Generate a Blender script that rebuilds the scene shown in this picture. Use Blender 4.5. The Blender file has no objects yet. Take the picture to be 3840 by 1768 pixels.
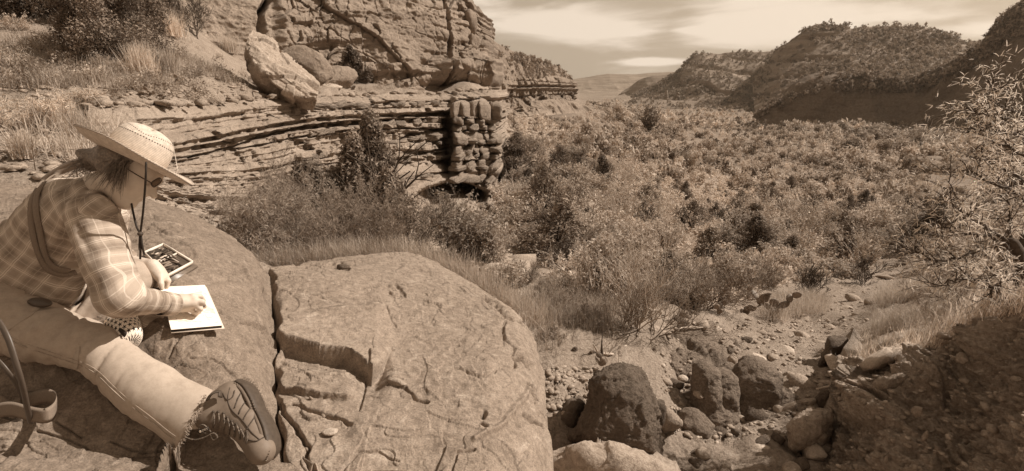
import bpy, math, random
import numpy as np
from math import radians as RAD, sin, cos, pi
from mathutils import Vector, Matrix

random.seed(7)
rng = np.random.default_rng(7)
scene = bpy.context.scene
COL = scene.collection

# ------------------------------------------------------------------ camera
CAMZ = 1.6
PITCH = RAD(16.0)
CP, SP = cos(PITCH), sin(PITCH)
cam_data = bpy.data.cameras.new('camera')
cam_data.sensor_width = 36.0
cam_data.lens = 18.0
cam_data.clip_start = 0.05
cam_data.clip_end = 12000
cam = bpy.data.objects.new('camera', cam_data)
COL.objects.link(cam)
cam.location = (0, 0, CAMZ)
cam.rotation_euler = (pi / 2 - PITCH, 0, 0)
scene.camera = cam

# ------------------------------------------------------------------ light and sky
SUN_AZ, SUN_EL = RAD(78), RAD(43)
SUNV = Vector((cos(SUN_EL) * sin(SUN_AZ), cos(SUN_EL) * cos(SUN_AZ), sin(SUN_EL)))
sun_d = bpy.data.lights.new('sun', 'SUN')
sun_d.energy = 3.9
sun_d.angle = RAD(0.5)
sun_d.color = (1.0, 0.93, 0.84)
sun = bpy.data.objects.new('sun', sun_d)
COL.objects.link(sun)
sun.rotation_euler = SUNV.to_track_quat('Z', 'Y').to_euler()

world = bpy.data.worlds.new('World')
scene.world = world
world.use_nodes = True
wn = world.node_tree
wn.nodes.clear()
def W(t, **k):
    n = wn.nodes.new(t)
    for a, b in k.items(): setattr(n, a, b)
    return n
w_out = W('ShaderNodeOutputWorld'); w_bg = W('ShaderNodeBackground')
sky = W('ShaderNodeTexSky', sky_type='NISHITA', sun_disc=False, sun_elevation=SUN_EL, sun_rotation=SUN_AZ,
        altitude=800, air_density=1.0, dust_density=1.5, ozone_density=1.0)
bw = W('ShaderNodeRGBToBW')
wn.links.new(sky.outputs[0], bw.inputs[0])
# the sky keeps the photograph's sepia tone: luminance of the sky times a warm tint, plus thin cirrus
tint = W('ShaderNodeMix', data_type='RGBA', blend_type='MULTIPLY'); tint.inputs[0].default_value = 1
tint.inputs[7].default_value = (1.0, 0.81, 0.62, 1)
pw_ = W('ShaderNodeMath', operation='POWER'); pw_.inputs[1].default_value = 0.28
wn.links.new(bw.outputs[0], pw_.inputs[0])
pm_ = W('ShaderNodeMath', operation='MULTIPLY'); pm_.inputs[1].default_value = 1.50
wn.links.new(pw_.outputs[0], pm_.inputs[0]); wn.links.new(pm_.outputs[0], tint.inputs[6])
tc = W('ShaderNodeTexCoord')
mp = W('ShaderNodeMapping'); mp.inputs['Scale'].default_value = (1.6, 1.6, 9.0); mp.inputs['Location'].default_value = (3.1, 0.4, 1.7)
mp.inputs['Rotation'].default_value = (0.0, RAD(5), 0)
wn.links.new(tc.outputs['Generated'], mp.inputs[0])
n1 = W('ShaderNodeTexNoise'); n1.inputs['Scale'].default_value = 1.9; n1.inputs['Detail'].default_value = 9
n1.inputs['Roughness'].default_value = 0.52; n1.inputs['Distortion'].default_value = 0.5
wn.links.new(mp.outputs[0], n1.inputs['Vector'])
def sky_blob(px, py, rad, squash):
    # direction of a cloud bank on the sky sphere
    u, v = (px - 1920) / 1920, (884 - py) / 1920
    d = Vector((u, CP + v * SP, v * CP - SP)).normalized()
    s = W('ShaderNodeVectorMath', operation='SUBTRACT'); s.inputs[1].default_value = d
    wn.links.new(tc.outputs['Generated'], s.inputs[0])
    m = W('ShaderNodeVectorMath', operation='MULTIPLY'); m.inputs[1].default_value = (1, 1, squash)
    wn.links.new(s.outputs[0], m.inputs[0])
    l = W('ShaderNodeVectorMath', operation='LENGTH'); wn.links.new(m.outputs[0], l.inputs[0])
    r = W('ShaderNodeMapRange', interpolation_type='SMOOTHSTEP'); r.inputs['From Min'].default_value = rad; r.inputs['From Max'].default_value = 0
    wn.links.new(l.outputs['Value'], r.inputs['Value'])
    return r.outputs[0]
blobs = None
for b in ((2100, 95, .34, 5.0), (2640, 110, .10, 7.0), (2980, 75, .34, 5.6), (2450, 232, .10, 9), (3760, 110, .14, 5), (1400, -160, .5, 3)):
    o = sky_blob(*b)
    if blobs is None: blobs = o
    else:
        mx = W('ShaderNodeMath', operation='MAXIMUM'); wn.links.new(blobs, mx.inputs[0]); wn.links.new(o, mx.inputs[1]); blobs = mx.outputs[0]
sm = W('ShaderNodeMath', operation='MULTIPLY_ADD'); sm.inputs[1].default_value = 0.34
wn.links.new(blobs, sm.inputs[0]); wn.links.new(n1.outputs[0], sm.inputs[2])
cr = W('ShaderNodeMapRange', interpolation_type='SMOOTHSTEP')
cr.inputs['From Min'].default_value = 0.55; cr.inputs['From Max'].default_value = 0.78
wn.links.new(sm.outputs[0], cr.inputs['Value'])
cl = W('ShaderNodeMix', data_type='RGBA')
cl.inputs[7].default_value = (4.9, 4.2, 3.5, 1)
wn.links.new(cr.outputs[0], cl.inputs[0]); wn.links.new(tint.outputs[2], cl.inputs[6])
wn.links.new(cl.outputs[2], w_bg.inputs[0])
w_bg.inputs[1].default_value = 0.12
wn.links.new(w_bg.outputs[0], w_out.inputs[0])

scene.view_settings.view_transform = 'Standard'
scene.view_settings.look = 'None'
scene.view_settings.exposure = 0.66
scene.view_settings.gamma = 1.0
scene.view_settings.use_curve_mapping = False
scene.render.engine = 'CYCLES'
scene.cycles.max_bounces = 6
scene.cycles.diffuse_bounces = 3
scene.cycles.transparent_max_bounces = 6
scene.cycles.volume_bounces = 0

# ------------------------------------------------------------------ geometry helpers
def P(px, py, d):
    """point of the place seen at photograph position (px, py), d metres in front of the camera"""
    u, v = (px - 1920) / 1920, (884 - py) / 1920
    return np.array([u * d, d * (CP + v * SP), CAMZ + d * (v * CP - SP)])
def Pv(px, py, d): return Vector(P(px, py, d))
def unP(V):
    x, y, z = V[..., 0], V[..., 1], V[..., 2] - CAMZ
    d = y * CP - z * SP
    up = y * SP + z * CP
    d = np.maximum(d, 1e-3)
    return 1920 + 1920 * x / d, 884 - 1920 * up / d, d

def _h(ix, iy, iz, seed):
    h = (ix.astype(np.uint32) * np.uint32(374761393) + iy.astype(np.uint32) * np.uint32(668265263)
         + iz.astype(np.uint32) * np.uint32(2147483647 - 1274126177) + np.uint32((seed * 974711) & 0xffffffff))
    h = (h ^ (h >> np.uint32(13))) * np.uint32(1274126177)
    h = h ^ (h >> np.uint32(16))
    h = h * np.uint32(2246822519); h ^= h >> np.uint32(15)
    return h
def hashf(ix, iy, iz, seed=0):
    return _h(np.asarray(ix, dtype=np.int64), np.asarray(iy, dtype=np.int64), np.asarray(iz, dtype=np.int64), seed).astype(np.float32) / 4294967296.0
def noise(p, seed=0):
    """smooth value noise in -1..1"""
    p = np.asarray(p, dtype=np.float64)
    i = np.floor(p).astype(np.int64); f = (p - i).astype(np.float32)
    f = f * f * f * (f * (f * 6 - 15) + 10)
    r = 0
    for dx in (0, 1):
        wx = f[..., 0] if dx else 1 - f[..., 0]
        for dy in (0, 1):
            wy = f[..., 1] if dy else 1 - f[..., 1]
            for dz in (0, 1):
                wz = f[..., 2] if dz else 1 - f[..., 2]
                r = r + wx * wy * wz * hashf(i[..., 0] + dx, i[..., 1] + dy, i[..., 2] + dz, seed)
    return r * 2 - 1
def fbm(p, octs=4, seed=0, gain=.5, lac=2.03):
    a, s, t = 1.0, 0, 0
    p = np.asarray(p, dtype=np.float64)
    for o in range(octs):
        s = s + a * noise(p, seed + o * 17); t += a; a *= gain; p = p * lac
    return s / t
def ridged(p, octs=4, seed=0, gain=.5):
    a, s, t = 1.0, 0, 0
    p = np.asarray(p, dtype=np.float64)
    for o in range(octs):
        s = s + a * (1 - 2 * np.abs(noise(p, seed + o * 31))); t += a; a *= gain; p = p * 2.05
    return s / t
def voro(p, seed=0):
    """cell noise: distance to the cell border (about 0 on it) and a random value per cell"""
    p = np.asarray(p, dtype=np.float64)
    i = np.floor(p).astype(np.int64); f = p - i
    b1 = np.full(p.shape[:-1], 9.0); b2 = b1.copy(); cid = np.zeros(p.shape[:-1])
    for dx in (-1, 0, 1):
        for dy in (-1, 0, 1):
            for dz in (-1, 0, 1):
                jx, jy, jz = i[..., 0] + dx, i[..., 1] + dy, i[..., 2] + dz
                q0 = hashf(jx, jy, jz, seed) + dx - f[..., 0]
                q1 = hashf(jx, jy, jz, seed + 1) + dy - f[..., 1]
                q2 = hashf(jx, jy, jz, seed + 2) + dz - f[..., 2]
                d = np.sqrt(q0 * q0 + q1 * q1 + q2 * q2)
                m = d < b1
                b2 = np.where(m, b1, np.minimum(b2, d))
                cid = np.where(m, hashf(jx, jy, jz, seed + 3), cid)
                b1 = np.where(m, d, b1)
    return b2 - b1, cid
def sstep(a, b, x):
    t = np.clip((x - a) / (b - a), 0, 1)
    return t * t * (3 - 2 * t)

# ------------------------------------------------------------------ object helpers
def mesh_np(name, V, F, mats, smooth=True, attrs=None, midx=None, uv=None):
    """V (n,3); F: list of int arrays (m,3) or (m,4)"""
    V = np.ascontiguousarray(V, dtype=np.float32).reshape(-1, 3)
    if isinstance(F, np.ndarray): F = [F]
    F = [np.asarray(f, dtype=np.int32) for f in F if len(f)]
    me = bpy.data.meshes.new(name)
    me.vertices.add(len(V)); me.vertices.foreach_set('co', V.ravel())
    nl = sum(f.size for f in F); nf = sum(len(f) for f in F)
    me.loops.add(nl); me.polygons.add(nf)
    vi = np.concatenate([f.ravel() for f in F])
    tot = np.concatenate([np.full(len(f), f.shape[1], dtype=np.int32) for f in F])
    st = np.concatenate([[0], np.cumsum(tot)[:-1]]).astype(np.int32)
    me.loops.foreach_set('vertex_index', vi); me.polygons.foreach_set('loop_start', st)
    me.polygons.foreach_set('loop_total', tot)
    if smooth: me.polygons.foreach_set('use_smooth', np.ones(nf, dtype=bool))
    for m in (mats if isinstance(mats, (list, tuple)) else [mats]): me.materials.append(m)
    if midx is not None: me.polygons.foreach_set('material_index', np.asarray(midx, dtype=np.int32))
    if attrs:
        for k, a in attrs.items():
            at = me.attributes.new(k, 'FLOAT', 'POINT'); at.data.foreach_set('value', np.asarray(a, dtype=np.float32).ravel())
    if uv is not None:
        ul = me.uv_layers.new(name='UVMap'); ul.data.foreach_set('uv', np.asarray(uv, dtype=np.float32)[vi].ravel())
    me.update(calc_edges=True)
    return me
def link(name, me, parent=None, kind=None, loc=None, label=None, cat=None, group=None):
    o = bpy.data.objects.new(name, me); COL.objects.link(o)
    if parent is not None:
        o.parent = parent
        o.matrix_parent_inverse = Matrix.Translation(-Vector(parent.location)) if loc is None else Matrix.Identity(4)
    if loc is not None: o.location = loc
    tag(o, label, cat, group, kind)
    return o
def tag(o, label=None, cat=None, group=None, kind=None):
    if label: o['label'] = label
    if cat: o['category'] = cat
    if group: o['group'] = group
    if kind: o['kind'] = kind
    return o
def thing(name, label, cat, loc=(0, 0, 0), group=None, rotz=0):
    o = bpy.data.objects.new(name, None); COL.objects.link(o)
    o.empty_display_size = .2
    o.location = loc; o.rotation_euler = (0, 0, rotz)
    return tag(o, label, cat, group)
def dup(root, loc, rotz=0, scale=1, label=None, group=None):
    r = root.copy(); COL.objects.link(r); r.location = loc; r.rotation_euler = (0, 0, rotz)
    r.scale = (scale, scale, scale) if not hasattr(scale, '__len__') else scale
    if label: r['label'] = label
    if group: r['group'] = group
    for ch in root.children:
        c = ch.copy(); COL.objects.link(c); c.parent = r
        for g in ch.children:
            e = g.copy(); COL.objects.link(e); e.parent = c
    return r
def base_of(V):
    V = np.asarray(V).reshape(-1, 3)
    return Vector((float(V[:, 0].mean()), float(V[:, 1].mean()), float(V[:, 2].min())))
def solo(name, V, F, m, label, cat, group=None, smooth=True, **k):
    """a thing that is one mesh, its origin at its base"""
    V = np.asarray(V, dtype=float).reshape(-1, 3); b = base_of(V)
    me = mesh_np(name, V - np.array(b), F, m, smooth=smooth, **k)
    return link(name, me, loc=b, label=label, cat=cat, group=group)

def grid_faces(n, m, off=0, wrap=False):
    a = np.arange(n * m).reshape(n, m) + off
    if wrap: a = np.concatenate([a, a[:, :1]], axis=1)
    return np.stack([a[:-1, :-1], a[:-1, 1:], a[1:, 1:], a[1:, :-1]], axis=-1).reshape(-1, 4)
def resample(pts, n):
    """Catmull-Rom resample of a polyline to n points, spaced by control index"""
    pts = np.asarray(pts, dtype=float); k = len(pts)
    if k == 2:
        t = np.linspace(0, 1, n)[:, None]; return pts[0] * (1 - t) + pts[1] * t
    q = np.vstack([2 * pts[0] - pts[1], pts, 2 * pts[-1] - pts[-2]])
    t = np.linspace(0, k - 1, n); i = np.minimum(t.astype(int), k - 2); f = (t - i)[:, None]
    p0, p1, p2, p3 = q[i], q[i + 1], q[i + 2], q[i + 3]
    return .5 * (2 * p1 + (p2 - p0) * f + (2 * p0 - 5 * p1 + 4 * p2 - p3) * f * f + (3 * p1 - p0 - 3 * p2 + p3) * f ** 3)
def arc_resample(pts, n):
    """spaced evenly along the length"""
    c = resample(pts, max(200, n)); L = np.concatenate([[0], np.cumsum(np.linalg.norm(np.diff(c, axis=0), axis=1))])
    t = np.linspace(0, L[-1], n)
    return np.stack([np.interp(t, L, c[:, j]) for j in range(c.shape[1])], axis=1)
def px_resample(rail, n):
    """rail of photograph positions, evenly spaced in x"""
    r = np.array(rail, dtype=float)
    c = resample(r, 240)
    x = np.maximum.accumulate(c[:, 0] + np.arange(240) * 1e-6)
    t = np.linspace(x[0], x[-1], n)
    return np.stack([t, np.interp(t, x, c[:, 1]), np.interp(t, x, c[:, 2])], axis=1)
def loft(rails, nu, nv, curve=True):
    """rails: lists of (px,py,d) or ('w', [(x,y,z)...]) -> grid (nv, nu, 3)"""
    R = []
    for r in rails:
        if r[0] == 'w': R.append(arc_resample(r[1], nu))
        else:
            q = px_resample(r, nu); R.append(np.array([P(*a) for a in q]))
    R = np.array(R); k = len(R)
    w = [0.0]
    tops = [r_[0] == 'w' for r_ in rails]
    for k_, (a, b) in enumerate(zip(R[:-1], R[1:])):
        if tops[k_]: w.append(w[-1] + .02); continue
        ua, va, _1 = unP(a); ub, vb, _2 = unP(b); w.append(w[-1] + max(.004, float(np.median(np.hypot(ua - ub, va - vb))) / 1920))
    w = np.array(w); t = np.linspace(0, w[-1], nv)
    i = np.clip(np.searchsorted(w, t, side='right') - 1, 0, k - 2); f = ((t - w[i]) / (w[i + 1] - w[i]))[:, None, None]
    if not curve or k == 2: return R[i] * (1 - f) + R[i + 1] * f, t / w[-1]
    Q = np.concatenate([[2 * R[0] - R[1]], R, [2 * R[-1] - R[-2]]])
    W4 = np.concatenate([[2 * w[0] - w[1]], w, [2 * w[-1] - w[-2]]])
    p0, p1, p2, p3 = Q[i], Q[i + 1], Q[i + 2], Q[i + 3]
    h = (w[i + 1] - w[i])[:, None, None]
    m1 = (p2 - p0) / (W4[i + 2] - W4[i])[:, None, None] * h
    m2 = (p3 - p1) / (W4[i + 3] - W4[i + 1])[:, None, None] * h
    G = (2 * f ** 3 - 3 * f ** 2 + 1) * p1 + (f ** 3 - 2 * f ** 2 + f) * m1 + (-2 * f ** 3 + 3 * f ** 2) * p2 + (f ** 3 - f ** 2) * m2
    return G, t / w[-1]
def normals(G, flip_to=None):
    du = np.gradient(G, axis=1); dv = np.gradient(G, axis=0)
    n = np.cross(du, dv); n /= np.maximum(1e-9, np.linalg.norm(n, axis=-1, keepdims=True))
    if flip_to is not None:
        s = np.sign((n * flip_to).sum(-1, keepdims=True).mean()); n = n * (s if s != 0 else 1)
    return n
def to_cam(G):
    c = np.array([0, 0, CAMZ]) - G
    return c / np.linalg.norm(c, axis=-1, keepdims=True)
def groove(px, py, line, w):
    """1 on a polyline given in photograph positions, falling to 0 at w"""
    best = np.full(px.shape, 1e9)
    for (x0, y0), (x1, y1) in zip(line[:-1], line[1:]):
        dx, dy = x1 - x0, y1 - y0
        t = np.clip(((px - x0) * dx + (py - y0) * dy) / (dx * dx + dy * dy), 0, 1)
        best = np.minimum(best, (px - x0 - t * dx) ** 2 + (py - y0 - t * dy) ** 2)
    return 1 - sstep(0, w, np.sqrt(best))

def seg_mesh(S, sides=3):
    """S: (n,8) x0 y0 z0 x1 y1 z1 r0 r1 -> tapered prisms"""
    S = np.asarray(S, dtype=float)
    a, b, r0, r1 = S[:, :3], S[:, 3:6], S[:, 6], S[:, 7]
    d = b - a; d /= np.maximum(1e-9, np.linalg.norm(d, axis=1, keepdims=True))
    ref = np.where(np.abs(d[:, 2:3]) > .9, np.array([[1.0, 0, 0]]), np.array([[0, 0, 1.0]]))
    x = np.cross(ref, d); x /= np.maximum(1e-9, np.linalg.norm(x, axis=1, keepdims=True)); y = np.cross(d, x)
    an = np.arange(sides) * 2 * pi / sides
    ring = x[:, None] * np.cos(an)[None, :, None] + y[:, None] * np.sin(an)[None, :, None]
    V = np.concatenate([a[:, None] + ring * r0[:, None, None], b[:, None] + ring * r1[:, None, None]], axis=1).reshape(-1, 3)
    n = len(S); base = (np.arange(n) * 2 * sides)[:, None]
    k = np.arange(sides); k2 = (k + 1) % sides
    F = np.stack([base + k, base + k2, base + sides + k2, base + sides + k], axis=-1).reshape(-1, 4)
    return V, F
def tube(pts, rad, sides=8, n=None, closed_ends=True, flat=None, updir=None):
    """swept tube; rad scalar, list, or per-point; flat=(w,h) gives a ribbon cross-section"""
    pts = np.asarray(pts, dtype=float)
    if n: 
        rr = None
        if hasattr(rad, '__len__'): rr = np.interp(np.linspace(0, len(rad) - 1, n), range(len(rad)), rad)
        pts = resample(pts, n)
        rad = rr if rr is not None else rad
    k = len(pts); rad = np.broadcast_to(np.asarray(rad, dtype=float), (k,))
    T = np.gradient(pts, axis=0); T /= np.maximum(1e-9, np.linalg.norm(T, axis=1, keepdims=True))
    N = np.zeros_like(T)
    u = np.array(updir if updir is not None else ([0, 0, 1] if abs(T[0][2]) < .9 else [1, 0, 0]), dtype=float)
    for i in range(k):
        if updir is not None: u = np.array(updir, dtype=float)
        v = u - T[i] * (u @ T[i]); v /= max(1e-9, np.linalg.norm(v)); N[i] = v
        if updir is None: u = v
    B = np.cross(T, N)
    an = np.arange(sides) * 2 * pi / sides + (pi / 4 if (flat and sides == 4) else 0)
    cw, ch = (flat if flat else (1, 1))
    ring = N[:, None] * (np.cos(an) * ch)[None, :, None] + B[:, None] * (np.sin(an) * cw)[None, :, None]
    V = (pts[:, None] + ring * rad[:, None, None]).reshape(-1, 3)
    F = [grid_faces(k, sides, wrap=True)]
    if closed_ends:
        V = np.vstack([V, pts[0], pts[-1]]); a = np.arange(sides); c0, c1 = k * sides, k * sides + 1
        F.append(np.stack([np.full(sides, c0), (a + 1) % sides, a], axis=1))
        F.append(np.stack([np.full(sides, c1), (k - 1) * sides + a, (k - 1) * sides + (a + 1) % sides], axis=1))
    return V, F
def merge(parts):
    Vs, F3, F4, o = [], [], [], 0
    for V, F in parts:
        V = np.asarray(V).reshape(-1, 3); Vs.append(V)
        for f in (F if isinstance(F, list) else [F]):
            (F3 if f.shape[1] == 3 else F4).append(f + o)
        o += len(V)
    out = []
    if F3: out.append(np.concatenate(F3))
    if F4: out.append(np.concatenate(F4))
    return np.concatenate(Vs), out

# ------------------------------------------------------------------ materials
def new_mat(name):
    m = bpy.data.materials.new(name); m.use_nodes = True
    nt = m.node_tree; b = nt.nodes['Principled BSDF']
    b.inputs['Specular IOR Level'].default_value = 0.25
    return m, nt, b
def sep(v, s=1.0):
    """a sepia-toned base colour of reflectance v (the photograph is toned: every surface lies on one brown scale)"""
    t = min(1, max(0, v / .8)) ** .6
    r = v * 1.22
    return (r, r * (.68 + .20 * t), r * (.46 + .30 * t), 1)
def tex_noise(nt, scale, detail=5, rough=.55, vec=None, dist=0):
    n = nt.nodes.new('ShaderNodeTexNoise'); n.inputs['Scale'].default_value = scale
    n.inputs['Detail'].default_value = detail; n.inputs['Roughness'].default_value = rough
    n.inputs['Distortion'].default_value = dist
    if vec: nt.links.new(vec, n.inputs['Vector'])
    return n.outputs[0]
def ramp(nt, fac, stops, interp='LINEAR'):
    r = nt.nodes.new('ShaderNodeValToRGB'); r.color_ramp.interpolation = interp
    e = r.color_ramp.elements
    while len(e) < len(stops): e.new(.5)
    for k, (p, c) in enumerate(stops): e[k].position = p; e[k].color = c
    nt.links.new(fac, r.inputs[0]); return r.outputs[0]
def mixc(nt, f, a, b, mode='MIX'):
    m = nt.nodes.new('ShaderNodeMix'); m.data_type = 'RGBA'; m.blend_type = mode
    if isinstance(f, (int, float)): m.inputs[0].default_value = f
    else: nt.links.new(f, m.inputs[0])
    for s, v in ((6, a), (7, b)):
        if isinstance(v, tuple): m.inputs[s].default_value = v
        else: nt.links.new(v, m.inputs[s])
    return m.outputs[2]
def mathn(nt, op, a, b=None, c=None):
    m = nt.nodes.new('ShaderNodeMath'); m.operation = op
    for s, v in ((0, a), (1, b), (2, c)):
        if v is None: continue
        if isinstance(v, (int, float)): m.inputs[s].default_value = v
        else: nt.links.new(v, m.inputs[s])
    return m.outputs[0]
def coords(nt, kind='Object', scale=(1, 1, 1)):
    t = nt.nodes.new('ShaderNodeTexCoord'); m = nt.nodes.new('ShaderNodeMapping')
    m.inputs['Scale'].default_value = scale
    nt.links.new(t.outputs[kind], m.inputs[0]); return m.outputs[0]
def bump(nt, b, h, strength=.4, dist=.02, prev=None):
    n = nt.nodes.new('ShaderNodeBump'); n.inputs['Strength'].default_value = strength; n.inputs['Distance'].default_value = dist
    nt.links.new(h, n.inputs['Height'])
    if prev: nt.links.new(prev, n.inputs['Normal'])
    nt.links.new(n.outputs[0], b.inputs['Normal']); return n.outputs[0]
def rock_mat(name, lo, mid, hi, s=1.0, bumpd=.02, strata=0, rough=.92, pale=.0, crack=0, gr=1):
    m, nt, b = new_mat(name); b.inputs['Roughness'].default_value = rough
    v = coords(nt, 'Object')
    big = tex_noise(nt, 1.1 * s, 6, .6, v, .3)
    fine = tex_noise(nt, 14 * s, 8, .65, v)
    grain = tex_noise(nt, 90 * s, 3, .6, v)
    c = ramp(nt, big, [(.3, sep(lo)), (.5, sep(mid)), (.72, sep(hi))])
    c2 = ramp(nt, fine, [(.32, sep(lo * .82)), (.5, sep(mid)), (.7, sep(hi * 1.05))])
    c = mixc(nt, .62 if gr else .4, c, c2)
    if strata:
        vs = coords(nt, 'Object', (.05 * strata, .05 * strata, strata))
        st = tex_noise(nt, 2.2, 7, .6, vs, .2)
        c = mixc(nt, .45, c, ramp(nt, st, [(.33, sep(lo * .85)), (.5, sep(mid)), (.66, sep(hi * 1.12))]))
    if pale:
        pn = tex_noise(nt, 5 * s, 9, .7, v, 1.0)
        c = mixc(nt, ramp(nt, pn, [(.56, (0, 0, 0, 1)), (.66, (pale, pale, pale, 1))]), c, sep(hi * 1.5))
    g = ramp(nt, grain, [(.3, (.72,) * 3 + (1,)), (.7, (1.26,) * 3 + (1,))] if gr else [(.3, (.95,) * 3 + (1,)), (.7, (1.05,) * 3 + (1,))])
    c = mixc(nt, 1.0, c, g, 'MULTIPLY')
    pv = None
    if crack:
        # flaked skin of the rock: thin irregular plates with sharp broken rims
        wv = nt.nodes.new('ShaderNodeVectorMath'); wv.operation = 'MULTIPLY_ADD'
        wn_ = nt.nodes.new('ShaderNodeTexNoise'); wn_.inputs['Scale'].default_value = 5 * crack; wn_.inputs['Detail'].default_value = 6; nt.links.new(v, wn_.inputs['Vector'])
        nt.links.new(wn_.outputs['Color'], wv.inputs[0]); wv.inputs[1].default_value = (.22 / crack,) * 3; nt.links.new(v, wv.inputs[2])
        hts = None
        for sc_, th, dep in ((4.5 * crack, .035, .007 / crack), (13 * crack, .05, .0028 / crack)):
            vo_ = nt.nodes.new('ShaderNodeTexVoronoi'); vo_.feature = 'DISTANCE_TO_EDGE'; vo_.inputs['Scale'].default_value = sc_; nt.links.new(wv.outputs[0], vo_.inputs['Vector'])
            vc_ = nt.nodes.new('ShaderNodeTexVoronoi'); vc_.inputs['Scale'].default_value = sc_; nt.links.new(wv.outputs[0], vc_.inputs['Vector'])
            bwv = nt.nodes.new('ShaderNodeRGBToBW'); nt.links.new(vc_.outputs['Color'], bwv.inputs[0])
            ed_ = ramp(nt, vo_.outputs['Distance'], [(0, (0, 0, 0, 1)), (th, (1, 1, 1, 1))])
            msk = ramp(nt, tex_noise(nt, sc_ * .5, 3, .5, v), [(.50, (0, 0, 0, 1)), (.54, (1, 1, 1, 1))])
            pv = bump(nt, b, mathn(nt, 'MULTIPLY', mathn(nt, 'ADD', bwv.outputs[0], mathn(nt, 'MULTIPLY', ed_, .12)), msk), 1.0, dep * 1.6, pv)
        terr = mathn(nt, 'SNAP', mathn(nt, 'MULTIPLY', tex_noise(nt, 2.6 * crack, 9, .66, v, .5), 1.0), .035)
        pv = bump(nt, b, terr, 1.0, .07 / crack, pv)
    nt.links.new(c, b.inputs['Base Color'])
    n1 = bump(nt, b, fine, .8, bumpd, pv)
    bump(nt, b, grain, .45, bumpd * .25, n1)
    return m
def flat_mat(name, v, rough=.8, var=.15, scale=20, bumpd=0, spec=.25, trans=0, rand=0):
    m, nt, b = new_mat(name); b.inputs['Roughness'].default_value = rough
    b.inputs['Specular IOR Level'].default_value = spec
    c = coords(nt, 'Object'); n = tex_noise(nt, scale, 4, .6, c)
    col = ramp(nt, n, [(.3, sep(v * (1 - var))), (.7, sep(v * (1 + var)))])
    if rand:
        oi = nt.nodes.new('ShaderNodeObjectInfo')
        col = mixc(nt, 1.0, col, ramp(nt, oi.outputs['Random'], [(0, (1 - rand,) * 3 + (1,)), (1, (1 + rand,) * 3 + (1,))]), 'MULTIPLY')
    nt.links.new(col, b.inputs['Base Color'])
    if bumpd: bump(nt, b, n, .6, bumpd)
    if trans:
        tr = nt.nodes.new('ShaderNodeBsdfTranslucent'); nt.links.new(col, tr.inputs[0])
        mx = nt.nodes.new('ShaderNodeMixShader'); mx.inputs[0].default_value = trans
        out = nt.nodes['Material Output']
        nt.links.new(b.outputs[0], mx.inputs[1]); nt.links.new(tr.outputs[0], mx.inputs[2]); nt.links.new(mx.outputs[0], out.inputs[0])
    return m
def attr_leaf_mat(name, lo, hi, trans=.25, rand=.25):
    """foliage: every leaf face has its own tone ('tone' attribute)"""
    m, nt, b = new_mat(name); b.inputs['Roughness'].default_value = .7; b.inputs['Specular IOR Level'].default_value = .15
    a = nt.nodes.new('ShaderNodeAttribute'); a.attribute_name = 'tone'
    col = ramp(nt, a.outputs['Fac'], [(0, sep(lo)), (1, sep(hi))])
    oi = nt.nodes.new('ShaderNodeObjectInfo')
    col = mixc(nt, 1.0, col, ramp(nt, oi.outputs['Random'], [(0, (1 - rand,) * 3 + (1,)), (1, (1 + rand,) * 3 + (1,))]), 'MULTIPLY')
    nt.links.new(col, b.inputs['Base Color'])
    tr = nt.nodes.new('ShaderNodeBsdfTranslucent'); nt.links.new(col, tr.inputs[0])
    mx = nt.nodes.new('ShaderNodeMixShader'); mx.inputs[0].default_value = trans
    nt.links.new(b.outputs[0], mx.inputs[1]); nt.links.new(tr.outputs[0], mx.inputs[2])
    nt.links.new(mx.outputs[0], nt.nodes['Material Output'].inputs[0])
    return m

M = {}
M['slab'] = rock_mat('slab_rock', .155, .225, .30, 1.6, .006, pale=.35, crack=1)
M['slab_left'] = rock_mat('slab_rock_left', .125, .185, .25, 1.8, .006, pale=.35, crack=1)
M['cliff'] = rock_mat('cliff_rock', .17, .25, .34, .6, .05, strata=1.6, crack=.30)
M['cliff_up'] = rock_mat('upper_cliff_rock', .16, .22, .28, .35, .06, strata=.7, crack=.16)
M['cliff_far'] = rock_mat('far_cliff_rock', .14, .2, .28, .08, .3, strata=.35)
M['boulder_pale'] = rock_mat('pale_boulder_rock', .20, .28, .38, 1.2, .03, pale=.6)
M['boulder_dark'] = rock_mat('rough_boulder_rock', .08, .125, .19, 3.0, .05)
M['stone'] = rock_mat('stone', .18, .29, .42, 2.5, .02)
M['stone_pale'] = rock_mat('pale_stone', .3, .42, .56, 3, .015)
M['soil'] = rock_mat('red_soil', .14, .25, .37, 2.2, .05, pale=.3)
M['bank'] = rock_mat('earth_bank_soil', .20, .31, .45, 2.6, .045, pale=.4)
M['earth'] = rock_mat('gully_earth_with_shade', .10, .17, .27, 2.6, .05, pale=.3)  # darker than the bank soil: the gully's shade is put into the colour
M['hill_dark'] = rock_mat('hill_ground_with_shade', .09, .13, .18, .08, .5)  # hill ground toned down, shade of the hill face painted into the base colour
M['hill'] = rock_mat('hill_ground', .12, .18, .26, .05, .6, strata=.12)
M['bark'] = flat_mat('bark', .07, .95, .35, 30, .004)
M['twig'] = flat_mat('twig', .21, .9, .3, 20, 0)
M['twig_pale'] = flat_mat('bleached_twig', .42, .85, .25, 20, 0)
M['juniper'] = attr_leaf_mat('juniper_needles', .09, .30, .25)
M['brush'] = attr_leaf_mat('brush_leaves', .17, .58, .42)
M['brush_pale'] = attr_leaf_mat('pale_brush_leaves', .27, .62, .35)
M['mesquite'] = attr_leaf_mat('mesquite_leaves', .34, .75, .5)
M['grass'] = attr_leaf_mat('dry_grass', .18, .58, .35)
M['cactus'] = flat_mat('cactus_pad', .17, .6, .3, 12, .003, rand=.3)
M['spine'] = flat_mat('cactus_spine', .6, .6, .1, 10)
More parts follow.
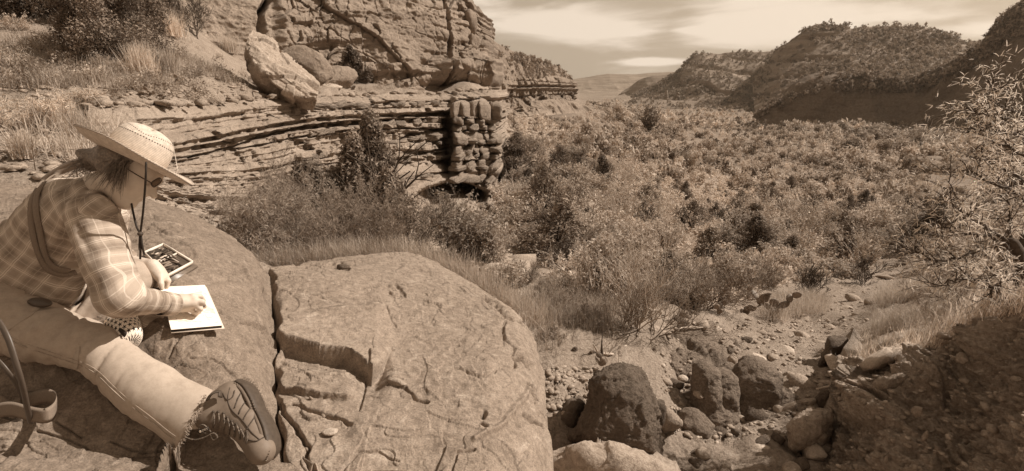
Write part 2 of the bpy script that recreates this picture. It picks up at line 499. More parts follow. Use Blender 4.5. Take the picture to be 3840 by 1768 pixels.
# ================================================================== TERRAIN
TP = [  # places on the ground as the photograph shows them: (px, py, distance)
 # hillside on the left
 (-500, 640, 4.0), (0, 640, 4.0), (250, 610, 4.5), (450, 690, 4.6), (600, 720, 5.0),
 (-500, 480, 6.0), (0, 480, 6.0), (300, 460, 6.6), (560, 440, 7.2), (-500, 250, 9.5), (0, 260, 9.5), (300, 280, 9.5), (600, 300, 10.5),
 (0, 60, 13), (300, 90, 14), (600, 170, 15), (800, 220, 17), (-500, 0, 13), (850, 300, 14), (0, -150, 18), (400, -120, 20), (-600, -200, 18),
 (700, 405, 8.8), (1000, 388, 12.6), (1300, 358, 18.2), (1550, 360, 23.2), (1800, 350, 28.4),
 (950, 330, 19), (1200, 335, 24), (1450, 325, 27), (1650, 340, 30), (1840, 335, 33),
 # below the stepped cliff, behind the slab
 (700, 900, 5.6), (850, 960, 6.2), (1000, 980, 6.5), (1000, 880, 9.2), (1200, 870, 12), (1400, 830, 17), (1520, 800, 20), (1700, 800, 24), (1860, 770, 27),
 (1250, 1000, 7.5), (1500, 960, 9.5), (1450, 880, 13.5), (1650, 900, 15), (1750, 960, 12), (1750, 1030, 8.8), (1800, 880, 17.5), 
 # slope right of the stepped cliff
 (1880, 640, 29.5), (1890, 520, 35), (1890, 462, 46), (1900, 456, 56), (2000, 448, 66), (2100, 440, 80), (2200, 436, 104), (2280, 444, 130), (1990, 560, 36), (2060, 470, 55), (2080, 640, 34), (2250, 640, 40), (2400, 720, 36), (1990, 700, 27), (2150, 700, 29),
 (2000, 800, 22.5), (2200, 800, 23.5), (2500, 850, 24), (1950, 880, 17.5), (2250, 920, 15.5), (2500, 950, 15.5), (2100, 1020, 10.5), (2400, 1030, 11.5), (2700, 980, 15), (2700, 860, 27),
 (2300, 1130, 8), (2600, 1120, 9.2), (2150, 1180, 6.8), (2350, 1230, 6.4), (2600, 1210, 7.2), (2850, 1160, 9.5),
 (2330, 470, 115), (2600, 500, 130), (2700, 600, 92), (3000, 600, 92), (3300, 600, 92), (2300, 560, 72), (2500, 650, 58),
 (2700, 740, 45), (3000, 740, 48), (3000, 850, 29), (3300, 720, 55), (3300, 850, 30), (3550, 740, 54), (3840, 720, 55), (3600, 850, 30), (3840, 850, 29), (4200, 800, 34),
 (3000, 980, 16.5), (3250, 960, 19), (3450, 940, 20), (3300, 1060, 13.5), (3000, 1080, 12), (3200, 1160, 9.8), (3000, 1190, 8.8),
 (3600, 1040, 10), (3450, 1110, 8.6), (3600, 1130, 6.9), (3840, 1000, 8), (3840, 880, 18), (4200, 950, 9), (3750, 1080, 6.6), (4000, 1080, 5.5), (3350, 1200, 7.2), (3480, 1180, 6.6),
 # gully
 (2950, 1290, 7.2), (3130, 1270, 7.7), (3080, 1380, 6.4), (2980, 1480, 5.6), (2850, 1650, 4.7), (3060, 1600, 5.0), (2700, 1768, 4.4), (2950, 1800, 4.25), (2500, 1800, 4.2), (3150, 1950, 3.9), (2600, 2100, 3.5),
 (2800, 1300, 6.8), (2700, 1240, 6.9), (2500, 1280, 6.2), (2650, 1400, 6.3), (2650, 1560, 5.5), (2400, 1350, 5.5), (2200, 1330, 5.2), (2080, 1450, 4.5), (2100, 1650, 4.0), (2250, 1800, 3.8), (2080, 1900, 3.5), (2500, 1560, 5.0),
]
TX = [  # hidden ground, world coordinates
 (-3, -2, -.5), (0, -2, -.6), (3, -2, -1.2), (-3, 1, -.3), (-1, 1.5, -.3), (0, 2, -.9), (.3, 2.6, -1.1), (-1, 2.6, -.4), (-.5, 3.6, -.8), (.1, 3.4, -1.0), (-2, 3.2, .1), (3, 1.5, -1.5), (5, 2, -1.2), (6, 4, -1.1), (7, 0, -1.0), (-6, 0, .2), (-6, 3, .9),
 (-1.6, 5.0, -.4), (-.8, 5.6, -1.0),
 (-30, 60, 14), (-60, 40, 18), (-15, 80, 12), (-60, 160, 35), (-10, 200, 14), (-200, 300, 40), (-400, 1200, 40), (0, 300, 0), (-20, 700, -5), (-150, 1400, 0), (-700, 2200, 30),
 (60, 250, -15), (150, 250, -15), (250, 250, -15), (60, 500, -15), (200, 500, -15), (400, 500, -15), (150, 1000, -15), (500, 1000, -15), (200, 2000, -14), (900, 2000, -10), (300, 2900, -14), (1500, 2700, -14), (400, 150, -13), (300, 60, -12), (120, 20, -8), (70, 5, -5),
]
pts = np.array([P(*a) for a in TP] + [np.array(a, dtype=float) for a in TX])
def t_feat(x, y):
    r = np.sqrt(x * x + (y + 4) ** 2)
    return np.stack([np.arctan2(x, y + 4) * 2.6, np.log(r + 1.0) * 1.5], axis=-1), r
TF, TR = t_feat(pts[:, 0], pts[:, 1])
def _phi(A, B):
    return np.sqrt(((A[:, None] - B[None]) ** 2).sum(-1) + .0004)
Kt = _phi(TF, TF) + np.eye(len(TF)) * -.004
nT = len(TF)
A = np.zeros((nT + 3, nT + 3)); A[:nT, :nT] = Kt; A[:nT, nT] = 1; A[:nT, nT + 1:] = TF; A[nT, :nT] = 1; A[nT + 1:, :nT] = TF.T
rhs = np.zeros(nT + 3); rhs[:nT] = (pts[:, 2] - CAMZ) / (TR + 1)
TWt = np.linalg.solve(A, rhs)
def terrain(x, y, detail=True):
    x = np.asarray(x, dtype=float); y = np.asarray(y, dtype=float); sh = x.shape
    xf, yf = x.ravel(), y.ravel(); out = np.empty(xf.size)
    for s in range(0, xf.size, 40000):
        f, r = t_feat(xf[s:s + 40000], yf[s:s + 40000])
        out[s:s + 40000] = (_phi(f, TF) @ TWt[:nT] + TWt[nT] + f @ TWt[nT + 1:]) * (r + 1)
    z = out + CAMZ
    if detail:
        r = np.sqrt(xf * xf + yf * yf)
        p = np.stack([xf, yf, np.zeros_like(xf)], -1)
        near = 1 - sstep(6, 40, r)
        z = z + .10 * fbm(p * 1.4, 5, 3) * np.minimum(1, r / 8) + near * .07 * ridged(p * 3.1, 4, 9) * np.minimum(1, r / 5) + sstep(15, 100, r) * .5 * fbm(p * .12, 4, 5)
        b, c = voro(p * 6 + .35 * np.stack([noise(p * 4, 2)] * 3, -1), 4)
        z = z + near * .05 * c * sstep(0, .25, b)
    return z.reshape(sh) + CAMZ * 0
CLB = np.array([(470, 790, 7.3, 0), (600, 870, 8.0, 0), (750, 915, 9.9, 0), (900, 955, 12.25, 0), (1040, 940, 14.5, 0), (1180, 900, 16.9, 0), (1450, 868, 22, 0), (1700, 856, 27.5, 0), (1856, 835, 30.6, 0), (1875, 700, 30, 0), (1895, 560, 31, 0)], dtype=float)
def carve(x, y, z):
    # the ground stays below the foot of the stepped cliff until it passes under the face
    for _ in range(2):
        u, v, d = unP(np.stack([x, y, z], -1))
        pb = np.interp(u, CLB[:, 0], CLB[:, 1]); dn = np.interp(u, CLB[:, 0], CLB[:, 2])
        zc = CAMZ + d * ((884 - pb) / 1920 * CP - SP)
        ok = (u > 470) & (u < 1897) & (d < dn) & (d > 3.5)
        z = np.where(ok & (z > zc), zc + .15 * np.minimum(0, z - zc), z)
    for _ in range(2):
        u, v, d = unP(np.stack([x, y, z], -1))
        dn = np.interp(u, [1850, 1950, 2050, 2110, 2150], [66, 86, 102, 118, 132]); pb = np.interp(u, [1850, 1950, 2050, 2150, 2280], [452, 442, 434, 424, 446])
        k1 = (u > 1850) & (u < 2290) & (d > 40) & (d < np.where(u < 2155, dn, 115)); k2 = (u > 1780) & (u < 2155) & (d >= dn) & (d < 900)
        z = np.where(k1, np.minimum(z, CAMZ + d * ((884 - pb) / 1920 * CP - SP)), z)
        z = np.where(k2, np.minimum(z, CAMZ + d * ((884 - 335) / 1920 * CP - SP)), z)
    return z
def T1(x, y): return float(terrain(np.array([x]), np.array([y]))[0])
def hit(px, py, dmin=3.0, dmax=400):
    """where the line of sight through (px,py) meets the ground"""
    d = np.exp(np.linspace(math.log(dmin), math.log(dmax), 260))
    u, v = (px - 1920) / 1920, (884 - py) / 1920
    X, Y, Z = u * d, d * (CP + v * SP), CAMZ + d * (v * CP - SP)
    t = terrain(X, Y, False)
    below = np.nonzero(Z < t)[0]
    k = below[0] if len(below) else len(d) - 1
    return float(X[k]), float(Y[k]), float(t[k]), float(d[k])
az = np.linspace(RAD(-66), RAD(66), 380)
rr = np.exp(np.linspace(math.log(1.2), math.log(2900), 340))
AZ, RR = np.meshgrid(az, rr)
X, Y = RR * np.sin(AZ), RR * np.cos(AZ) - 0.4
G = np.stack([X, Y, carve(X, Y, terrain(X, Y))], -1)
gz_me = mesh_np('ground', G, grid_faces(*G.shape[:2]), [M['soil'], M['hill']], midx=(RR[:-1, :-1] > 70).astype(int).ravel())
link('ground', gz_me, kind='structure')
# ground behind and beside the camera
az2 = np.linspace(RAD(66), RAD(294), 90); rr2 = np.exp(np.linspace(math.log(1.2), math.log(2900), 60))
A2, R2 = np.meshgrid(az2, rr2); X2, Y2 = R2 * np.sin(A2), R2 * np.cos(A2) - .4
a0 = terrain(R2 * sin(RAD(66)), R2 * cos(RAD(66)) - .4); a1 = terrain(R2 * sin(RAD(-66)), R2 * cos(RAD(-66)) - .4)
tt = (A2 - RAD(66)) / RAD(228)
G2 = np.stack([X2, Y2, (a0 * (1 - tt) + a1 * tt) - .02 + .1 * fbm(np.stack([X2, Y2, X2 * 0], -1) * .4, 3, 2)], -1)
link('ground_behind', mesh_np('ground_behind', G2, grid_faces(*G2.shape[:2]), M['soil']), kind='structure')

# ================================================================== FOREGROUND ROCK
def crack_noise(G, px, py):
    q = np.stack([noise(G * 9, 71), noise(G * 9, 72)], -1)
    return px + 9 * q[..., 0] + 5 * noise(G * 30, 73), py + 9 * q[..., 1] + 5 * noise(G * 30, 74)
def slab_relief(G, px, py, seed, amp=1.0, relax=None):
    n = normals(G, to_cam(G))
    d = .022 * fbm(G * 2.2, 5, seed) + .007 * ridged(G * 6, 5, seed + 3) + .005 * fbm(G * 24, 4, seed + 5)
    w = np.stack([noise(G * 3, seed + 11), noise(G * 3, seed + 12), noise(G * 3, seed + 13)], -1)
    # flaked plates with broken edges
    b, c = voro((G + .13 * w) * np.array([3.2, 3.2, 1.5]), seed + 7)
    d = d + .016 * (c - .5)
    b2, c2 = voro((G + .06 * w) * np.array([9, 9, 4]), seed + 8)
    d = d + .006 * (c2 - .5)
    t = fbm(G * 1.7 + 5, 4, seed + 20) * 7
    d = d + .008 * (t - np.floor(t) - .5) * sstep(.0, .5, np.abs(fbm(G * 1.1, 2, seed + 21)) * 3)
    return n, d * amp

# --- slab the painter sits on
railsL = [
 ('w', [(-3.2, -1.6, .2), (-1.2, -1.6, .25), (-.2, -1.6, .25)]),
 ('w', [(-2.6, -.2, .25), (-1.0, -.2, .3), (-.35, -.2, .28)]),
 [(-400, 1950, 1.5), (300, 1950, 1.55), (700, 1950, 1.6), (1130, 1950, 1.66)],
 [(-400, 1768, 1.68), (0, 1768, 1.72), (400, 1768, 1.76), (700, 1768, 1.8), (1110, 1768, 1.86)],
 [(-400, 1550, 1.82), (0, 1550, 1.86), (400, 1550, 1.9), (800, 1550, 1.95), (1068, 1550, 2.05)],
 [(-400, 1300, 1.95), (0, 1300, 2.0), (400, 1300, 2.05), (700, 1300, 2.08), (900, 1300, 2.2), (1022, 1300, 2.4)],
 [(-400, 1150, 2.1), (0, 1150, 2.15), (400, 1150, 2.15), (700, 1150, 2.22), (900, 1150, 2.45), (1010, 1150, 2.75)],
 [(-400, 1000, 2.35), (0, 1000, 2.4), (400, 1000, 2.4), (700, 1000, 2.5), (900, 1000, 2.9), (995, 1010, 3.3)],
 [(-400, 880, 2.7), (0, 880, 2.75), (450, 880, 2.8), (700, 880, 2.95), (850, 905, 3.5), (945, 965, 3.9)],
 [(-400, 790, 3.1), (0, 790, 3.1), (470, 795, 3.3), (640, 805, 3.5), (760, 840, 4.1), (880, 930, 4.5)],
 [(-400, 690, 3.7), (0, 690, 3.7), (450, 725, 4.1), (600, 765, 4.4), (700, 800, 4.8), (830, 900, 5.0)],
]
GL, tl = loft(railsL, 330, 380)
px, py, dd = unP(GL)
n, disp = slab_relief(GL, px, py, 40)
cx, cy = crack_noise(GL, px, py)
sL = np.linspace(0, 1, 330)[None, :]
disp = disp - .05 * groove(cx, cy, [(640, 1780), (655, 1690), (648, 1640), (610, 1600)], 20)
disp = disp - .10 * groove(cx, cy, [(655, 1790), (652, 1700)], 16)
for ln, w_, dp in (([(905, 1000), (940, 1060), (960, 1100), (985, 1160)], 10, .02), ([(830, 1150), (870, 1200), (960, 1210), (1010, 1250)], 9, .02), ([(640, 1350), (660, 1290), (680, 1260), (720, 1240)], 6, .012),
                   ([(700, 1000), (730, 960), (700, 920), (660, 900)], 6, .012), ([(880, 1560), (940, 1530), (1000, 1590), (1050, 1650)], 6, .014), ([(150, 1620), (260, 1650), (330, 1680)], 7, .012),
                   ([(220, 1580), (240, 1600), (300, 1640)], 6, .015), ([(420, 1665), (560, 1700), (640, 1690)], 7, .014), ([(480, 880), (560, 860), (650, 890), (760, 900)], 7, .014), ([(720, 1350), (800, 1340), (850, 1370), (930, 1440)], 6, .012)):
    disp = disp - dp * groove(cx, cy, ln, w_)
edge = sstep(.965, 1.0, sL + .012 * noise(GL * 6, 90))
GLd = GL + n * disp[..., None]
GLd[..., 2] -= .07 * edge ** 2
GLd[..., 0] += (.045 * noise(GL * np.array([0, 3, 0]), 95) + .02 * noise(GL * np.array([0, 11, 0]), 94) + .012) * sstep(.8, 1, sL)
sk = GLd[:, -1:].copy(); sk[..., 2] -= 1.0; sk[..., 0] -= .05
bk = GLd[-1:, :].copy(); bk[..., 2] -= 1.2; bk[..., 1] += .5
GLs = np.concatenate([GLd, sk], 1); bks = np.concatenate([bk, bk[:, -1:]], 1); GLs = np.concatenate([GLs, bks], 0)
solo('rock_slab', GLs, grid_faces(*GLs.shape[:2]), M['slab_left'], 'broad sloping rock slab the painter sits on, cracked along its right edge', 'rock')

# --- big rounded slab in the middle
railsB = [
 ('w', [(-.22, -1.6, .15), (.1, -1.6, .15), (.4, -1.6, .0)]),
 ('w', [(-.33, -.2, .22), (-.1, -.2, .22), (.32, -.2, .1)]),
 [(1150, 1950, 1.72), (1500, 1950, 1.74), (1850, 1950, 1.76), (2080, 1950, 1.9)],
 [(1125, 1768, 1.88), (1500, 1768, 1.92), (1850, 1768, 1.98), (2072, 1768, 2.2)],
 [(1085, 1550, 2.1), (1500, 1550, 2.16), (1850, 1550, 2.26), (2056, 1550, 2.6)],
 [(1040, 1300, 2.5), (1400, 1300, 2.65), (1800, 1300, 2.85), (1960, 1320, 3.0), (2022, 1340, 3.3)],
 [(1025, 1150, 2.95), (1400, 1140, 3.2), (1750, 1140, 3.4), (1920, 1165, 3.55), (1985, 1210, 3.85)],
 [(1010, 1050, 3.3), (1400, 1020, 3.75), (1650, 1040, 3.9), (1800, 1080, 4.0), (1870, 1112, 4.2)],
 [(990, 1006, 3.55), (1200, 976, 4.1), (1440, 944, 4.5), (1560, 950, 4.6), (1690, 1012, 4.4), (1800, 1066, 4.35)],
]
GB, tb = loft(railsB, 410, 360)
px, py, dd = unP(GB)
n, disp = slab_relief(GB, px, py, 60, .8)
cx, cy = crack_noise(GB, px, py)
# raised ledge with a dark broken face
ex = np.array([1020, 1045, 1110, 1210, 1300, 1400, 1440, 1470]); ey = np.array([1290, 1296, 1306, 1330, 1345, 1400, 1370, 1290])
ly = np.interp(cx, ex, ey)
bx, by = px + 7 * noise(GB * 5, 75) + 2.5 * noise(GB * 14, 77), py + 6 * noise(GB * 5, 76)
ly = np.interp(bx, ex, ey)
above = sstep(3, -3, by - ly) * sstep(1500, 1400, cx) * sstep(1020, 1060, cx) * sstep(1050, 1180, cy)
below = sstep(-3, 3, by - ly) * sstep(1480, 1400, cx) * sstep(1030, 1065, cx) * sstep(1540, 1400, cy)
disp = disp + .05 * above - .06 * below
# second lower step under it
ly2 = np.interp(cx, [1060, 1100, 1160, 1300, 1400], [1390, 1440, 1470, 1480, 1440])
disp = disp + .04 * sstep(5, -5, cy - ly2) * sstep(1380, 1290, cx) * sstep(1050, 1080, cx) * sstep(1300, 1400, cy)
# gentle bowl on the right of the slab and big folds on its shoulder
disp = disp - .05 * np.exp(-((px - 1600) / 330) ** 2 - ((py - 1230) / 130) ** 2)
disp = disp + .03 * ridged(GB * np.array([2.0, 2.0, 2.0]) + 3, 4, 64) * sstep(1500, 1850, px) * sstep(1150, 1400, py)
for ln, w_, dp in (([(1435, 1060), (1480, 1065), (1520, 1095), (1480, 1100), (1455, 1085)], 9, .02), ([(1240, 995), (1280, 1000), (1300, 1010)], 14, .03), ([(1120, 985), (1150, 975), (1185, 972)], 12, .03),
                   ([(1820, 1110), (1870, 1140), (1900, 1180), (1960, 1200)], 13, .05), ([(1895, 1200), (1890, 1260), (1930, 1310), (1925, 1380)], 7, .03), ([(1945, 1340), (1965, 1340), (1985, 1360)], 26, .09),
                   ([(1460, 1440), (1520, 1455), (1560, 1490), (1600, 1510)], 8, .025), ([(1780, 1650), (1870, 1600), (1960, 1500), (1990, 1450)], 18, -.02), ([(1800, 1560), (1812, 1545)], 14, .05), ([(1800, 1590), (1815, 1600)], 10, .04),
                   ([(1640, 1400), (1720, 1385), (1800, 1420), (1860, 1400)], 6, .016), ([(1560, 1300), (1640, 1270), (1720, 1280)], 5, .008), ([(1120, 1500), (1180, 1540), (1260, 1560), (1320, 1590)], 9, .03),
                   ([(1075, 1480), (1100, 1540), (1140, 1600), (1180, 1680), (1190, 1780)], 12, .04), ([(1380, 1340), (1372, 1400), (1360, 1480), (1350, 1530)], 7, .018), ([(1560, 1010), (1620, 1040), (1700, 1060)], 5, .008),
                   ([(1480, 1200), (1450, 1140), (1400, 1130), (1330, 1150)], 6, .012), ([(1100, 1130), (1150, 1140), (1210, 1130)], 6, .016), ([(1975, 1450), (2000, 1500), (2010, 1560)], 12, .04), ([(1960, 1560), (1990, 1590), (2030, 1600)], 8, .03),
                   ([(1290, 1768), (1340, 1700), (1420, 1690), (1500, 1720)], 6, .012), ([(1700, 1768), (1720, 1700), (1780, 1690)], 7, .016)):
    disp = disp - dp * groove(cx, cy, ln, w_)
s = np.linspace(0, 1, 410)[None, :]
GBd = GB + n * disp[..., None]
e0 = sstep(.03, 0.0, s + .02 * noise(GB * 6, 97)); e1 = sstep(.90, 1.0, s)
GBd[..., 2] -= .06 * e0 ** 2 + .05 * e1 ** 2
GBd[..., 0] += (.045 * noise(GB * np.array([0, 3, 0]), 95) + .02 * noise(GB * np.array([0, 11, 0]), 94)) * sstep(.2, 0, s)
GBd[..., 0] += .035 * fbm(GB * 3, 3, 99) * e1
sk0 = GBd[:, :1].copy(); sk0[..., 2] -= 1.0; sk0[..., 0] += .05
sk1 = GBd[:, -1:].copy(); sk1[..., 0] += .03; sk1[..., 2] -= .5
sk2 = sk1.copy(); sk2[..., 2] -= 1.4; sk2[..., 0] -= .1
GBs = np.concatenate([sk0, GBd, sk1, sk2], 1)
bk = GBs[-1:, :].copy(); bk[..., 2] -= .5; bk[..., 1] += .18
bk2 = bk.copy(); bk2[..., 2] -= 1.2
GBs = np.concatenate([GBs, bk, bk2], 0)
solo('rock_slab', GBs, grid_faces(*GBs.shape[:2]), M['slab'], 'huge rounded rock slab filling the bottom centre, with a dark broken step', 'rock')

# ================================================================== ROCKS
_ico = {}
def ico(sub):
    if sub not in _ico:
        import bmesh
        bm = bmesh.new(); bmesh.ops.create_icosphere(bm, subdivisions=sub, radius=1)
        bm.verts.ensure_lookup_table()
        _ico[sub] = (np.array([v.co[:] for v in bm.verts]), np.array([[v.index for v in f.verts] for f in bm.faces])); bm.free()
    return _ico[sub]
def rock_shape(size, seed, sub=4, planes=11, rough=.05, round_=.05, freq=2.0, ridge=.0):
    r_ = np.random.default_rng(seed)
    D, F = ico(sub)
    N = r_.normal(size=(planes, 3)); N /= np.linalg.norm(N, axis=1, keepdims=True)
    h = r_.uniform(.62, .95, planes)
    dn = D @ N.T
    R = np.where(dn > .05, h / np.maximum(dn, .05), 9)
    k = 1 / max(.02, round_) * 2
    r = -np.log(np.exp(-k * np.minimum(R, 2.0)).sum(1) + math.exp(-k * 1.15)) / k
    V = D * r[:, None]
    V = V * (1 + rough * fbm(V * freq + seed, 4, seed)[:, None] + rough * .5 * ridged(V * freq * 2.5 + seed, 3, seed + 5)[:, None] + ridge * ridged(V * 5 + seed, 4, seed + 8)[:, None])
    return V * np.array(size) , F
def chunk(size, seed, sub=2, p=7.0, rough=.05):
    """broken block: rounded box, sheared and chipped"""
    r_ = np.random.default_rng(seed); D, F = ico(sub)
    r = (np.abs(D) ** p).sum(1) ** (-1 / p); V = D * r[:, None]
    sh = np.eye(3); sh[0, 1], sh[0, 2], sh[1, 2] = r_.normal(0, .25, 3); V = V @ sh
    for _ in range(3):
        n = unit_(r_.normal(size=3)); h = r_.uniform(.75, 1.1); k = V @ n - h; V = V - np.outer(np.maximum(k, 0), n)
    V = V * (1 + rough * fbm(V * 2 + seed, 3, seed)[:, None])
    return V * np.array(size) * .8, F
def unit_(v): return v / max(1e-9, np.linalg.norm(v))
def rotm(ax, ay, az_):
    return np.array(Matrix.Rotation(az_, 3, 'Z') @ Matrix.Rotation(ay, 3, 'Y') @ Matrix.Rotation(ax, 3, 'X'))
def rock_at(px_, py_, d, size, seed, m, label, group=None, name='boulder', cat='boulder', rot=(0, 0, 0), sub=4, **k):
    """centre of the rock at a photograph position"""
    V, F = rock_shape(size, seed, sub, **k)
    V = V @ rotm(*rot).T + P(px_, py_, d)
    return solo(name, V, F, m, label, cat, group)

# ================================================================== CLIFFS
def strata(G, t, s, seed, beds, amp, jn, njoint):
    """bedded rock: beds of uneven thickness stand out or weather back; joints cut each bed into blocks.
       t: height parameter 0 (top) .. 1 (foot), s: along the face"""
    r_ = np.random.default_rng(seed)
    th = r_.uniform(.35, 1.6, beds) ** 1.4; e = np.concatenate([[0], np.cumsum(th)]); e /= e[-1]
    out = r_.uniform(-1, 1, beds)
    out[::2] = np.abs(out[::2]); out[1::2] = -np.abs(out[1::2]) * .8
    tw = np.clip(t + .012 * noise(np.stack([s * 7, t * 2, s * 0], -1), seed) + .005 * noise(G * 2, seed + 1), 0, .9999)
    k = np.clip(np.searchsorted(e, tw, side='right') - 1, 0, beds - 1)
    f = (tw - e[k]) / (e[k + 1] - e[k])
    prof = sstep(0, .10, f) * sstep(1, .86, f)
    lat = noise(np.stack([s * 6, k * 3.7, s * 0], -1), seed + 2)
    d = out[k] * prof + .30 * lat * prof
    # joints
    jw = njoint * (.6 + 1.2 * hashf(k, k * 0, k * 0, seed + 5))
    js = s * jw + 3.1 * k + .35 * noise(G * 1.5, seed + 9)
    ji = np.floor(js); jf = js - ji
    hard = hashf(ji, k, k * 0, seed + 6) - .5
    d = d + jn * (hard * 2.2 * prof - .8 * (1 - sstep(0, .06, np.minimum(jf, 1 - jf))) * prof)
    return d * amp

# --- stepped, bedded lower cliff
railsC = [
 [(330, 395, 6.7), (600, 400, 8.0), (900, 380, 12.2), (1180, 362, 16.8), (1450, 356, 22.0), (1700, 352, 27.5), (1850, 346, 30.5)],
 [(330, 450, 6.2), (600, 430, 7.7), (900, 405, 11.6), (1180, 380, 16.0), (1450, 372, 21.0), (1700, 366, 26.2), (1855, 360, 29.4)],
 [(350, 520, 5.7), (600, 540, 7.0), (900, 490, 11.0), (1180, 445, 15.4), (1450, 425, 20.3), (1700, 425, 25.5), (1852, 430, 28.7)],
 [(400, 600, 5.3), (620, 650, 6.3), (900, 640, 10.3), (1180, 590, 14.9), (1450, 560, 19.9), (1700, 570, 25.2), (1845, 570, 28.2)],
 [(440, 690, 4.9), (640, 730, 5.7), (900, 760, 9.3), (1180, 720, 14.2), (1450, 690, 19.0), (1700, 680, 24.8), (1850, 680, 27.8)],
 [(480, 740, 4.6), (670, 800, 5.2), (900, 860, 8.5), (1180, 830, 13.0), (1450, 800, 18.0), (1600, 780, 22), (1740, 790, 24.2), (1858, 750, 27.4)],
 [(500, 820, 4.5), (700, 900, 5.0), (900, 960, 8.0), (1180, 900, 12.0), (1450, 870, 17.0), (1700, 860, 23.4), (1862, 840, 26.6)],
]
GC, tcv = loft(railsC, 560, 310)
pxc, pyc, dc = unP(GC)
sC = np.linspace(0, 1, 560)[None, :] + 0 * tcv[:, None]; tC = tcv[:, None] + 0 * sC
nC0 = normals(GC, to_cam(GC)); nC = nC0 * np.array([1, 1, .35]); nC /= np.linalg.norm(nC, axis=-1, keepdims=True); nC = nC * .45 + to_cam(GC) * .55
bed = sstep(640, 590, pyc - .0 * pxc) * sstep(1250, 1450, pxc) + sstep(.9, .75, tC) * sstep(1450, 1250, pxc)
am = np.interp(pxc, [350, 700, 1000, 1300, 1850], [.13, .16, .22, .34, .42]) * (.55 + .45 * sstep(.03, .10, tC))
dC = strata(GC, tC, sC * 1.0, 5, 24, 1.0, .5, 26) * am * (bed * .85 + .12)
dC = dC + strata(GC, tC, sC * 1.0, 15, 62, 1.0, .5, 70) * am * .22 * (bed * .8 + .2)
dC = dC + am * .35 * fbm(GC * np.array([.8, .8, 1.6]), 5, 22) + am * .12 * ridged(GC * 3, 3, 28)
# undercut above the pale foot, and the hollow under it
hol = np.exp(-((pxc - 1690) / 105) ** 2) * np.exp(-((pyc - (722 - 34 * np.cos((pxc - 1690) / 70))) / 24) ** 2)
y0_ = 700 - 20 * np.cos((pxc - 1700) / 60) + .10 * np.abs(pxc - 1700) + 5 * noise(GC * .6, 33)
hol = sstep(-4, 4, pyc - y0_) * sstep(85, 5, pyc - y0_) * sstep(1560, 1630, pxc) * sstep(1835, 1780, pxc)
dC = dC + .35 * np.exp(-((pyc - (640 + .0 * pxc)) / 34) ** 2) * sstep(1350, 1650, pxc)
vb_, vc_ = voro((GC + .5 * np.stack([noise(GC * .5, 81), noise(GC * .5, 82), noise(GC * .5, 83)], -1)) * np.array([.7, .7, 1.7]), 84)
vd_, ve_ = voro(GC * np.array([1.9, 1.9, 4.2]), 86)
dC = dC + am * (1.0 * (vc_ - .5) + .45 * (ve_ - .5)) * (bed * .9 + .1)
# overhanging lip lines
for ln, w_, dp in (([(1250, 470), (1400, 462), (1500, 440), (1640, 425), (1720, 430)], 9, .55), ([(1330, 560), (1450, 540), (1560, 505), (1690, 480)], 8, .5), ([(700, 590), (860, 560), (1000, 510), (1130, 480), (1200, 470)], 7, .3),
                   ([(1380, 620), (1500, 600), (1680, 560)], 7, .4), ([(500, 640), (640, 610), (760, 590)], 7, .12), ([(1470, 690), (1600, 655), (1690, 640)], 6, .3)):
    dC = dC - dp * groove(pxc + 10 * noise(GC * .8, 4), pyc + 8 * noise(GC * .9, 6), ln, w_)
# the pillar at the end stands forward, a dark recess on its left
bigC = -3.2 * hol + .7 * np.exp(-((pyc - y0_ + 14) / 14) ** 2) * sstep(1540, 1640, pxc) + 1.2 * sstep(1690, 1715, pxc + 8 * noise(GC * .6, 8)) * sstep(700, 640, pyc)
bigC = bigC - 1.4 * np.exp(-((pxc - 1672) / 20) ** 2) * sstep(690, 630, pyc) * sstep(430, 470, pyc)
for cxp in (1735, 1790, 1828):
    dC = dC - .5 * groove(pxc + 5 * noise(GC * 1.4, 31), pyc, [(cxp, 395), (cxp + 4, 480), (cxp - 6, 690)], 7) 
GCd = GC + nC * dC[..., None] + to_cam(GC) * bigC[..., None]
# return face turning away at the right end, and a top that runs back into the terrace
endc = GCd[:, -1:]; tail = []
for k in range(1, 14):
    a = k / 13
    q = endc + np.array([.55 * sin(a * 1.7), 9.0 * a ** 1.5, 0]) ; q = q + .25 * np.stack([noise(q * .9, 3), noise(q * .9, 4), 0 * q[..., 0]], -1) * min(1, a * 4)
    tail.append(q)
GCd = np.concatenate([GCd] + tail, 1)
topb = GCd[:1].copy(); topb += np.array([-1.1, 1.1, -.12]); topb2 = topb + np.array([-1.4, 1.4, -1.5])
GCd = np.concatenate([topb2, topb, GCd], 0)
cb = base_of(GCd)
cliff = thing('stepped_cliff', 'long bedded cliff of stacked rock courses below the boulder, ending in a blocky pillar', 'cliff', cb)
link('cliff_face', mesh_np('cliff_face', GCd - np.array(cb), grid_faces(*GCd.shape[:2]), M['cliff']), cliff, loc=(0, 0, 0))
